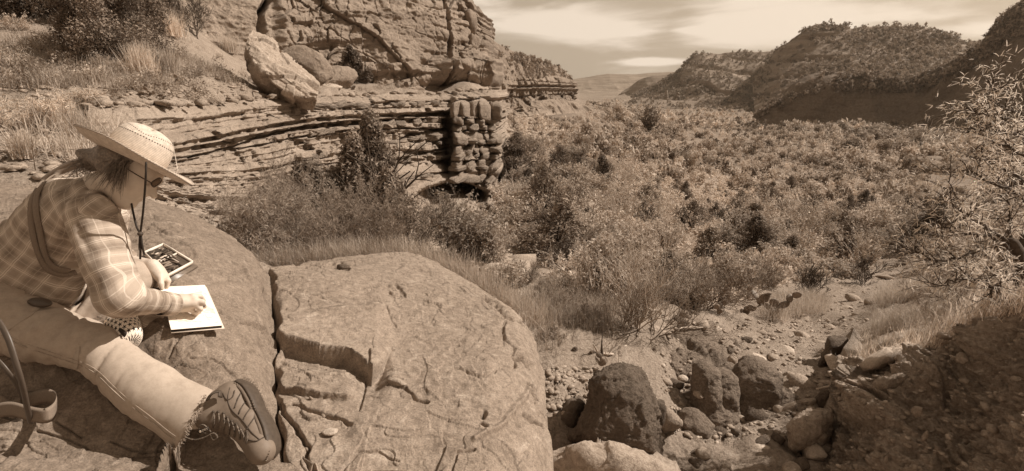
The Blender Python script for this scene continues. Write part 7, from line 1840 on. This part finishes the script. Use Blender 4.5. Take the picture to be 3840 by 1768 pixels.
pebbles('ledge_rubble', np.array([lipr[lipn.integers(2, 558)] + np.array([lipn.normal(-.15, .2), lipn.normal(.1, .2), -.02]) for _ in range(520)]), .03, .26, M['cliff'], 'broken rock lying along the lip of the stepped cliff', 14)
# stones sticking out of the bank faces
def embed(G, n, seed, smin, smax, name, label, t0=.2, m=None):
    r2 = np.random.default_rng(seed); h, w = G.shape[:2]; p = [G[int(r2.uniform(t0, .98) * h), r2.integers(2, w - 2)] for _ in range(n)]
    return pebbles(name, np.array(p), smin, smax, m or M['stone'], label, seed, 0)
embed(GKd, 1700, 8, .007, .05, 'bank_stones', 'small stones sticking out of the shaded bank', .22)
embed(GKd, 500, 18, .006, .03, 'pale_bank_stones', 'small pale stones sticking out of the shaded bank', .22, M['stone_pale'])
embed(GG + nG * dG[..., None], 1300, 9, .008, .06, 'wall_stones', 'stones sticking out of the gully wall', .25)

# ================================================================== PLANTS ON THE LEFT HILLSIDE
def hill_at(u, v, dmin=3.8):
    x, y, z, d = hit(u, v, dmin); return (x, y, on_ground(x, y)), d
def grass_clump(u, v, wpx, hpx, label, n=420, tone=.3, m='grass', dmin=3.8, lean=.35, name='grass_clump'):
    loc, d = hill_at(u, v, dmin); s_ = d / 1920
    V, F, t = grass_mesh(rg, np.zeros((1, 3)), n, hpx * s_, wpx * s_ * .22, .0016 * d ** .6, lean)
    return solo_leaf(name, V, F, np.clip(t + tone, 0, 1), M[m], loc, label, 'grass')
def solo_leaf(name, V, F, t, m, loc, label, cat, group=None):
    me = mesh_np(name, V, F, m, attrs={'tone': t}, smooth=False); return link(name, me, loc=loc, label=label, cat=cat, group=group)
grass_clump(545, 320, 90, 130, 'tall bleached grass clump standing upright in the middle of the left hillside', 900, .4, lean=.16)
grass_clump(640, 290, 60, 90, 'bleached grass clump just right of the tallest one', 500, .3, lean=.2)
grass_clump(640, 140, 90, 90, 'wispy grass clump below the bare tree by the cliff', 500, .25)
grass_clump(100, 620, 60, 110, 'sparse grass clump at the left edge behind the painter', 260, .2)
grass_clump(860, 200, 60, 60, 'grass clump left of the tilted boulder', 360, .3)
grass_clump(1290, 300, 60, 50, 'grass clump on the terrace right of the tilted boulder', 360, .3)
def low_bush(u, v, w, label, kind='brush', dmin=3.8, h=.8):
    loc, d = hill_at(u, v, dmin); s_ = w * d / 1920
    L, Wd = brush_proto(int(u + v), h, 1.0, 2200, .024, 2, 10, up=.1)
    return plant('bush', label, 'bush', L, Wd, loc, M[kind], M['twig'], scale=s_ / 1.5)
low_bush(235, 245, 150, 'round dark cushion bush below the yucca'); low_bush(480, 410, 170, 'dark bush in front of the tall bleached grass'); low_bush(620, 335, 80, 'small dark bush right of the tall bleached grass')
low_bush(735, 300, 110, 'dark rounded bush midway between grass and tilted boulder'); low_bush(790, 275, 70, 'small bush touching its dark rounded neighbour'); low_bush(60, 130, 150, 'grey bush high at the left edge', 'brush_pale'); low_bush(400, 270, 120, 'pale twiggy bush under the big juniper', 'brush_pale')
low_bush(1340, 290, 120, 'dark bush at the foot of the upper cliff', 'juniper'); low_bush(1460, 320, 60, 'low bush beside the tree on the terrace'); low_bush(1200, 410, 60, 'tiny bush on the cliff edge below the tilted boulder'); low_bush(1060, 420, 50, 'tiny bush on the ledge under the tilted boulder')
low_bush(1600, 320, 70, 'low bush near the stone column on the terrace')
# trees
def tree_at(kind, u, v, wpx, hpx, label, seed, n=9000, leaf=.05, dmin=4, spire=.1, m='juniper'):
    loc, d = hill_at(u, v, dmin); H = hpx * d / 1920; Wd = wpx * d / 1920 / 2
    L, wo = juniper_proto(seed, H, Wd, n, leaf, 70, spire)
    return plant('juniper', label, 'tree', L, wo, loc, M[m], M['bark'], leafname='crown', woodname='trunk')
tree_at('j', 430, 235, 480, 400, 'large dense dark juniper at the top left above the yucca', 41, 60000, .025)
tree_at('j', 170, 70, 420, 260, 'dark juniper cut off by the top left edge', 42, 26000, .036)
tree_at('j', 590, 90, 200, 200, 'smaller juniper right of the large one, by the cliff wall', 43, 9000, .04)
tree_at('j', 1530, 345, 190, 230, 'juniper standing on the terrace before the upper cliff', 44, 9000, .06)
tree_at('j', 1330, 320, 150, 130, 'dark bushy juniper left of the taller one on the terrace', 45, 5000, .06)
# yucca
loc, d = hill_at(305, 190)
Vy = []; 
for k in range(120):
    el = rg.uniform(-.25, 1.45); a = rg.uniform(0, 2 * pi); L_ = rg.uniform(.5, .8) * d / 12 * .85
    dv = np.array([cos(a) * cos(el), sin(a) * cos(el), sin(el)]); Vy.append((0, 0, .35, *(dv * L_ + np.array([0, 0, .35])), .012, .001))
for k in range(60):
    a = rg.uniform(0, 2 * pi); Vy.append((0, 0, .35, cos(a) * .22, sin(a) * .22, -.25 + rg.uniform(0, .2), .008, .003))
yu = thing('yucca', 'spiky yucca with stiff pale leaves on the upper left hillside', 'yucca', loc)
Vv, Ff = seg_mesh(Vy[:120], 3); link('leaf_rosette', mesh_np('leaf_rosette', Vv, Ff, M['twig_pale']), yu, loc=(0, 0, 0)); Vv, Ff = seg_mesh(Vy[120:], 3); link('dead_leaves', mesh_np('dead_leaves', Vv, Ff, M['twig_pale']), yu, loc=(0, 0, 0))
# bare trees
def bare(u, v, hpx, label, seed, m='bark', dmin=3.8, stems=3, depth=4, spread=.6, lean=(0, 0), name='bare_shrub', leafn=0, leafm='mesquite', wide=1.0, rad=.018, d=None, leaflen=.03, cat='shrub', kids=2, up=.18):
    if d is None: loc, d = hill_at(u, v, dmin)
    else: loc = tuple(P(u, v, d))
    H = hpx * d / 1920; r2 = np.random.default_rng(seed); S, T = [], []
    for k in range(stems):
        a = r2.uniform(0, 2 * pi)
        branches(r2, (.03 * cos(a), .03 * sin(a), -.08), (cos(a) * .45 * wide + lean[0], sin(a) * .45 * wide + lean[1], 1), H * .42, H * rad, depth, spread, 4, kids, up, .6, .64, .2, S, T)
    S = np.array(S); S[:, 6:8] = np.maximum(S[:, 6:8], np.array([[.00034, .00022]]) * d); o = thing(name, label, cat, loc); Vb, Fb = seg_mesh(S, 3); link('stem', mesh_np('stem', Vb, Fb, M[m]), o, loc=(0, 0, 0))
    if leafn:
        V, F, t = leaflets(r2, np.array(T), leafn, leaflen)
        link('foliage', mesh_np('foliage', V, F, M[leafm], attrs={'tone': t}, smooth=False), o, loc=(0, 0, 0))
    return o
def leaflets(r2, T, n, L=.03, depthmax=1):
    """mesquite leaves: pairs of drooping feathery strips at twig tips, each a thin narrow blade"""
    T = T[T[:, 6] <= depthmax]; k = r2.integers(0, len(T), n); B = T[k, :3] + r2.normal(0, L * .12, (n, 3))
    D = T[k, 3:6] * .7 + r2.normal(0, .7, (n, 3)); D[:, 2] -= .1; D /= np.linalg.norm(D, axis=1, keepdims=True)
    S_ = np.cross(D, r2.normal(size=(n, 3))); S_ /= np.linalg.norm(S_, axis=1, keepdims=True); Ln = (L * r2.uniform(.6, 1.6, n))[:, None]
    w = L * .055
    mid = B + D * Ln * .5 + np.array([0, 0, -.06 * L])
    V = np.stack([B - S_ * w * .6, B + S_ * w * .6, mid - S_ * w, mid + S_ * w, B + D * Ln + np.array([0, 0, -.25 * L]) - S_ * w * .3, B + D * Ln + np.array([0, 0, -.25 * L]) + S_ * w * .3], 1).reshape(-1, 3)
    b0 = (np.arange(n) * 6)[:, None]; F = np.concatenate([b0 + np.array([[0, 1, 3, 2]]), b0 + np.array([[2, 3, 5, 4]])])
    return V, F, np.repeat(np.clip(r2.normal(.5, .25, n), 0, 1), 6)
bare(745, 150, 190, 'small leafless tree against the smooth cliff wall at the top left', 61, wide=1.2, name='bare_tree', cat='tree', rad=.014)
bare(1730, 45, 60, 'tiny dead tree on the skyline at the edge of the cliff', 62, name='bare_tree', cat='tree', d=37, m='twig')
bare(2095, 255, 14, 'little lone tree on the skyline above the banded cliff', 63, name='small_tree', cat='tree', d=121, leafn=500, leafm='juniper', leaflen=.3)
# thorny mesquite sprays at the left edge
for k, (u, v, h_, lab) in enumerate(((20, 520, 230, 'thorny mesquite spray with tiny pale leaves at the far left edge'), (170, 500, 170, 'sprawling mesquite twigs low on the left hillside behind the painter'), (30, 300, 150, 'thin mesquite twigs high at the left edge'), (330, 420, 110, 'small mesquite twigs above the straw hat'))):
    bare(u, v, h_, lab, 70 + k, stems=4, depth=3, wide=1.8, name='mesquite', leafn=2600, leafm='mesquite', leaflen=.05, rad=.008)
# prickly pears
def pear(u, v, wpx, label, seed, npads=9, d=None, pale=False, group=None):
    loc, dd_ = hill_at(u, v) if d is None else (tuple(P(u, v, d)), d); s_ = wpx * dd_ / 1920 / 5.6; r2 = np.random.default_rng(seed)
    spine_all = []; o = thing('prickly_pear', label, 'cactus', loc, group); D, Fi = ico(2); ps = [(np.zeros(3), np.array([0, 0, 1.0]))]
    for k in range(npads):
        b0, dv = ps[r2.integers(max(0, len(ps) - 4), len(ps))] if k else ps[0]
        dv = unit(np.array([r2.normal(0, 1.0), r2.normal(0, .5), .8])); x = unit(np.cross(dv, [r2.normal(0, .3), 1, 0])); n_ = np.cross(dv, x)
        c = b0 + dv * s_ * .95 + x * s_ * r2.uniform(-.4, .4)
        sc = s_ * r2.uniform(.75, 1.1); V = c + (D[:, :1] * x * .72 + D[:, 1:2] * n_ * .16 + D[:, 2:3] * dv * (1 + .12 * D[:, 2:3])) * sc
        link('pad', mesh_np('pad', V, Fi, M['spine'] if (pale and k == 1) else M['cactus']), o, loc=(0, 0, 0)); ps.append((c + dv * sc * .75, dv))
        q = c + (D * np.array([1, 1, 1]))[:, :1] * x * .7 * sc + D[:, 2:3] * dv * sc + D[:, 1:2] * n_ * .16 * sc
        sp = np.concatenate([np.concatenate([q, q + (q - c) * .12 + r2.normal(0, sc * .06, q.shape)], 1), np.full((len(q), 1), .0012), np.full((len(q), 1), .0005)], 1)
        spine_all.append(sp)
    if dd_ < 9: Vs, Fs_ = seg_mesh(np.concatenate(spine_all), 3); link('spines', mesh_np('spines', Vs, Fs_, M['spine']), o, loc=(0, 0, 0), kind='stuff')
    return o
pear(2270, 1370, 90, 'large prickly pear with one round dark pad behind the rough boulder', 1, 5, d=4.9)
pear(2180, 1440, 60, 'prickly pear with a pale whitish pad left of the rough boulder', 2, 3, d=4.6, pale=True)
pear(2200, 1330, 60, 'shrivelled prickly pear pads beside the driftwood', 3, 4, d=5.2)
pear(2700, 1190, 80, 'leftmost prickly pear in the row along the far gully rim', 4, 7); pear(2790, 1185, 90, 'middle prickly pear in the row along the far gully rim', 5, 9); pear(2900, 1215, 120, 'largest prickly pear, at the right end of the row on the gully rim', 6, 16)
pear(600, 430, 60, 'prickly pear with pale pads among the grass above the straw hat', 7, 7); pear(700, 370, 60, 'dark prickly pear right of the bleached grass', 8, 6); pear(1500, 335, 60, 'pale prickly pear on the terrace before the juniper', 9, 6); pear(1330, 345, 40, 'small prickly pear near the edge of the terrace', 10, 5)
pear(560, 390, 50, 'small prickly pear left of the pale-padded one', 17, 6)

# ================================================================== BRUSH BEHIND THE SLAB
def jun_px(u, vtop, vbot, w, d, seed, label, n=14000, leaf=.03, spire=.8):
    b0 = P(u, vbot, d); H = (vbot - vtop) * d / 1920 * .98
    L, wo = juniper_proto(seed, H, w * d / 1920 / 2, n, leaf, 90, spire)
    return plant('juniper', label, 'tree', L, wo, tuple(b0), M['juniper'], M['bark'], leafname='crown', woodname='trunk')
jun_px(1395, 415, 960, 460, 8.6, 81, 'tall juniper spire, the right and taller of the twin tops before the cliff', 30000)
jun_px(1290, 500, 950, 460, 8.2, 82, 'shorter left top of the twin junipers before the cliff', 24000)
jun_px(1230, 600, 960, 560, 7.6, 83, 'low dark juniper mass at the foot of the twin spires', 16000, spire=.2)
jun_px(1060, 690, 960, 420, 7.2, 84, 'low bushy juniper left of the spires behind the slab', 20000, spire=.3)
jun_px(1450, 610, 960, 360, 7.8, 85, 'low juniper right of the spires above the slab top', 10000, spire=.3)
for k, (u, v, h_, st, lab, d) in enumerate(((1250, 1010, 430, 6, 'broad mesquite bush with fine needle leaves behind the slab', 6.2), (1060, 1010, 420, 6, 'mesquite bush left of the broad one behind the slab crack', 5.8), (1430, 1000, 400, 5, 'mesquite bush right of the broad one along the slab rim', 6.0), (930, 980, 340, 5, 'small mesquite bush at the left end of the thicket', 5.4))):
    bare(u, v, h_, lab, 90 + k, stems=st, depth=4, wide=1.15, name='mesquite', leafn=4000, leafm=('juniper', 'brush')[k % 2], leaflen=.045, rad=.0075, d=d, up=.12, m='twig')
bare(1030, 760, 250, 'leafless grey tree rising above the thicket before the cliff', 97, stems=2, depth=5, wide=1.2, name='bare_tree', cat='tree', rad=.012, d=6.6, m='twig')
bare(880, 900, 260, 'thin leafless stems at the left of the thicket', 98, stems=4, depth=3, name='bare_tree', cat='tree', rad=.007, d=5.4, m='twig')
bare(1560, 940, 300, 'slanting leafless branches leaning over the slab top toward the right', 99, stems=3, depth=4, wide=1.6, name='bare_tree', cat='tree', rad=.009, d=6.4, m='bark', lean=(.5, 0), leafn=1200, leafm='brush', leaflen=.03)
rim_pts = np.array([P(u, np.interp(u, [950, 1200, 1500, 1680, 1850, 2000], [1010, 985, 960, 1015, 1110, 1200]) + 15, np.interp(u, [950, 1500, 2000], [5.2, 5.3, 4.6])) for u in rg.uniform(930, 2020, 260)])
grass_stuff('rim_grass', rim_pts, 6000, .26, .07, .0025, 'dry grass stalks along the back rim of the slab', tone=.15)

# bare shrubs on the gully rim
bare(2380, 1262, 430, 'tall leafless shrub rising from the gully lip, with many pale stems', 101, stems=8, depth=3, wide=.45, name='bare_shrub', rad=.010, m='twig_pale', up=.35)
bare(2450, 1275, 320, 'denser leafless shrub leaning right beside the tall one', 102, stems=7, depth=3, wide=1.2, name='bare_shrub', rad=.008, m='twig', lean=(.25, 0))
bare(2320, 1270, 280, 'leafless shrub left of the tall one on the gully lip', 103, stems=5, depth=3, wide=1.1, name='bare_shrub', rad=.008, m='twig', lean=(-.2, 0))
bare(2640, 1160, 240, 'rounded leafless shrub right of the tall bare one', 104, stems=8, depth=4, wide=1.6, name='bare_shrub', rad=.011, m='twig')
bare(3040, 1130, 160, 'small leafless shrub beside the path on the right', 105, stems=4, depth=4, wide=1.0, name='bare_shrub', rad=.012, m='bark')
bare(3230, 1070, 150, 'small leafless tree at the left edge of the path', 106, stems=3, depth=4, wide=1.0, name='bare_shrub', rad=.013, m='bark')
bare(2120, 1180, 170, 'wiry bush in the grass right of the slab top', 107, stems=6, depth=3, wide=1.6, name='bare_shrub', rad=.008, m='twig', leafn=1500, leafm='brush', leaflen=.03)
for k, (u, v, h_, lab) in enumerate(((2080, 1130, 110, 'small wiry bush nearest the top right shoulder of the slab'), (2180, 1230, 120, 'wiry twigs in the dry grass right of the slab'), (2060, 1290, 90, 'low twigs against the right side of the huge slab'), (2250, 1120, 140, 'tangled bush beyond the dry grass'), (2480, 1130, 150, 'tangled leafless bush behind the gully rim'), (2830, 1110, 150, 'tangled bush above the prickly pear row'), (1960, 1080, 120, 'wiry bush beyond the slab top beside the juniper'))):
    bare(u, v, h_, lab, 150 + k, stems=6, depth=4, wide=1.9, name='bush', rad=.007, m='twig', leafn=1800, leafm='brush', leaflen=.028)
def tiny_bush(seed):
    r2 = np.random.default_rng(seed); cl = [(r2.normal(0, .4), r2.normal(0, .4), r2.uniform(.2, .8), r2.uniform(.2, .4)) for _ in range(9)]; V, F, t = crown(r2, 260, cl, .055, .6); return V, F, t
scatter_mass('hillside_scrub', [(float(p[0]), float(p[1]), float(p[2]) - .04, float(rg.uniform(.12, .38)), float(rg.uniform(-.3, .3))) for p in clumpy(ground_pts(rg, 420, [(-50, 60, 900, 420, .7, 6, 18), (900, 280, 1800, 370, .3, 12, 30)]))], [tiny_bush(120 + k) for k in range(5)], M['brush'], 'small dry scrub dotting the left hillside and the terrace')
low_bush(345, 405, 130, 'low dark bush at the left end of the stepped cliff above the straw hat'); low_bush(420, 395, 80, 'small bush beside the low dark one at the cliff\'s left end', 'brush_pale')
# driftwood
for k, (pl, r0, lab) in enumerate((([(2350, 1300, 5.6), (2325, 1318, 5.5), (2290, 1330, 5.3), (2250, 1325, 5.2), (2225, 1290, 5.1)], .022, 'pale forked driftwood root behind the prickly pear'), ([(2262, 1350, 5.2), (2258, 1300, 5.2), (2262, 1250, 5.25)], .014, 'dark snag stump standing upright beside the driftwood'),
        ([(2520, 1300, 6.4), (2540, 1240, 6.6), (2600, 1225, 6.8), (2680, 1235, 7.0)], .014, 'pale fallen branch lying behind the gully stones'), ([(3480, 1330, 4.4), (3500, 1290, 4.5), (3530, 1285, 4.5)], .012, 'curved grey root on the bank top by the sunlit ledge'),
        ([(3840, 1100, 4.3), (3760, 1130, 4.4), (3690, 1160, 4.6), (3600, 1190, 4.8)], .022, 'dark leaning branch lying under the mesquite on the bank'), ([(3060, 1460, 5.2), (3120, 1450, 5.1), (3170, 1440, 5.0), (3190, 1420, 5.0)], .010, 'thin forked dead twig sticking out over the gully'))):
    V, F = tube(np.array([P(*a) for a in pl]), [r0, r0 * .9, r0 * .6, r0 * .3], 8, n=24); V = V + .02 * r0 / .02 * np.stack([noise(V * 8, 1), noise(V * 8, 2), noise(V * 8, 3)], -1)
    solo('driftwood', V, F, M['bark'] if 'dark' in lab or 'grey' in lab else M['twig_pale'], lab, 'driftwood')

# ================================================================== MESQUITE AT THE RIGHT EDGE
r5 = np.random.default_rng(404)
mt = thing('mesquite', 'sunlit mesquite tree with crooked dark trunk and narrow pale leaves at the right edge', 'tree', tuple(P(3800, 1170, 4.1)))
o0 = np.array(mt.location)
trunk = [[(3800, 1180, 4.1), (3815, 1120, 4.1), (3835, 1040, 4.08), (3825, 960, 4.1), (3790, 915, 4.1), (3760, 905, 4.12)], [(3825, 960, 4.1), (3845, 900, 4.15), (3870, 800, 4.2), (3880, 600, 4.2)]]
V1, F1 = merge([tube(np.array([P(*a) for a in trunk[0]]) - o0, [.055, .05, .05, .045, .05, .02], 9, n=30), tube(np.array([P(*a) for a in trunk[1]]) - o0, [.04, .035, .03, .015], 8, n=24)])
V1 = V1 + .012 * np.stack([noise(V1 * 14, 1), noise(V1 * 14, 2), noise(V1 * 14, 3)], -1)
link('trunk', mesh_np('trunk', V1, F1, M['bark']), mt, loc=(0, 0, 0))
S, T = [], []
main = [[(3790, 915, 4.1), (3700, 935, 4.05), (3600, 960, 4.0), (3520, 985, 4.0), (3470, 960, 4.0), (3420, 930, 4.0)], [(3825, 960, 4.1), (3770, 960, 4.2), (3720, 1000, 4.3), (3660, 1010, 4.3), (3560, 1010, 4.3)],
        [(3835, 1040, 4.1), (3760, 1060, 4.0), (3690, 1110, 4.0)], [(3790, 915, 4.1), (3785, 830, 4.15), (3780, 760, 4.2), (3790, 660, 4.2)], [(3870, 800, 4.2), (3800, 720, 4.1), (3720, 690, 4.0), (3640, 640, 4.0), (3560, 650, 4.0)],
        [(3880, 620, 4.2), (3800, 560, 4.1), (3720, 540, 4.0), (3650, 560, 3.95)], [(3880, 600, 4.2), (3830, 480, 4.1), (3760, 440, 4.0), (3680, 425, 3.95), (3620, 405, 3.95)], [(3880, 600, 4.2), (3860, 450, 4.1), (3800, 420, 4.1), (3735, 390, 4.0), (3730, 330, 4.0), (3735, 300, 4.0)],
        [(3790, 915, 4.1), (3700, 850, 4.0), (3630, 820, 3.95), (3590, 750, 3.9), (3550, 670, 3.9)], [(3800, 1150, 4.1), (3700, 1060, 3.9), (3600, 1050, 3.85), (3500, 1080, 3.85)], [(3830, 1000, 4.1), (3740, 900, 3.95), (3650, 880, 3.9), (3560, 860, 3.9), (3500, 820, 3.9)],
        [(3860, 700, 4.2), (3780, 640, 4.3), (3700, 610, 4.3), (3640, 590, 4.3)], [(3870, 520, 4.1), (3800, 500, 4.0), (3700, 500, 4.0), (3640, 480, 4.0)]]
for line in main:
    q = resample(np.array([P(*a) for a in line]) - o0, 22); q = q + r5.normal(0, .008, q.shape)
    for i in range(len(q) - 1):
        ra, rb_ = .016 * (1 - i / 24), .016 * (1 - (i + 1) / 24); S.append((*q[i], *q[i + 1], ra, rb_))
        if i > 2:
            for _ in range(1):
                dv = unit((q[i + 1] - q[i]) * 14 + r5.normal(0, .7, 3) + np.array([-.25, 0, .2])); branches(r5, q[i], dv, r5.uniform(.10, .24), .0045, 1, .7, 3, 2, .1, .5, .7, .2, S, T)
Vb, Fb = seg_mesh(S, 4); link('branches', mesh_np('branches', Vb, Fb, M['bark']), mt, loc=(0, 0, 0))
V, F, t = leaflets(r5, np.array(T), 7000, .042, 2); link('foliage', mesh_np('foliage', V, F, M['mesquite'], attrs={'tone': np.clip(t + .3, 0, 1)}, smooth=False), mt, loc=(0, 0, 0))
# thorny fine stems spreading over the bank edge
bare(3620, 1130, 280, 'airy mesquite thicket with fine pale leaves left of the crooked trunk', 111, stems=7, depth=4, wide=1.7, name='mesquite', rad=.006, m='twig', d=5.2, leafn=3200, leafm='mesquite', leaflen=.03)
bare(3740, 960, 240, 'mesquite thicket behind the crooked trunk', 112, stems=6, depth=4, wide=1.8, name='mesquite', rad=.006, m='twig', d=6.5, leafn=3500, leafm='mesquite', leaflen=.035)
bare(3500, 1200, 170, 'low pale bush on the bank top above the sunlit ledge', 113, stems=8, depth=3, wide=2.0, name='bush', rad=.007, m='twig_pale', d=5.3, leafn=2500, leafm='mesquite', leaflen=.022)
grass_stuff('bank_top_litter', np.array([GKd[int(r5.uniform(.02, .2) * GKd.shape[0]), r5.integers(4, GKd.shape[1] - 2)] for _ in range(300)]), 4500, .13, .05, .0028, 'dry stalks and litter on the bank top', tone=.25)
# ================================================================== AIR
ZLO, ZHI = 1e9, -1e9
for o_ in bpy.data.objects:
    if o_.type == 'MESH' and len(o_.data.vertices) and o_.matrix_basis.translation.z > -400:
        n_ = len(o_.data.vertices); co_ = np.empty(n_ * 3, dtype=np.float32); o_.data.vertices.foreach_get('co', co_); zz_ = co_[2::3]
        if o_.parent is None or o_.parent.type == 'EMPTY': 
            b_z = o_.location.z + (o_.parent.location.z if o_.parent else 0); ZLO = min(ZLO, zz_.min() + b_z); ZHI = max(ZHI, zz_.max() + b_z)
ZLO -= 1.0; ZHI += 2.0; print('haze', ZLO, ZHI)
import bmesh
HAZE_D = .00011
bm = bmesh.new(); bmesh.ops.create_cube(bm, size=1)
for v in bm.verts:
    v.co = Vector((-3200 if v.co.x < 0 else 3200, -3200 if v.co.y < 0 else 3200, ZLO if v.co.z < 0 else ZHI))
hm = bpy.data.meshes.new('haze'); bm.to_mesh(hm); bm.free()
mh = bpy.data.materials.new('haze'); mh.use_nodes = True; nt = mh.node_tree; nt.nodes.clear()
vo = nt.nodes.new('ShaderNodeVolumePrincipled'); vo.inputs['Density'].default_value = HAZE_D
vo.inputs['Color'].default_value = (1.0, .86, .68, 1); vo.inputs['Anisotropy'].default_value = .3
oo = nt.nodes.new('ShaderNodeOutputMaterial'); nt.links.new(vo.outputs[0], oo.inputs['Volume'])
hm.materials.append(mh)
link('haze', hm, kind='stuff')
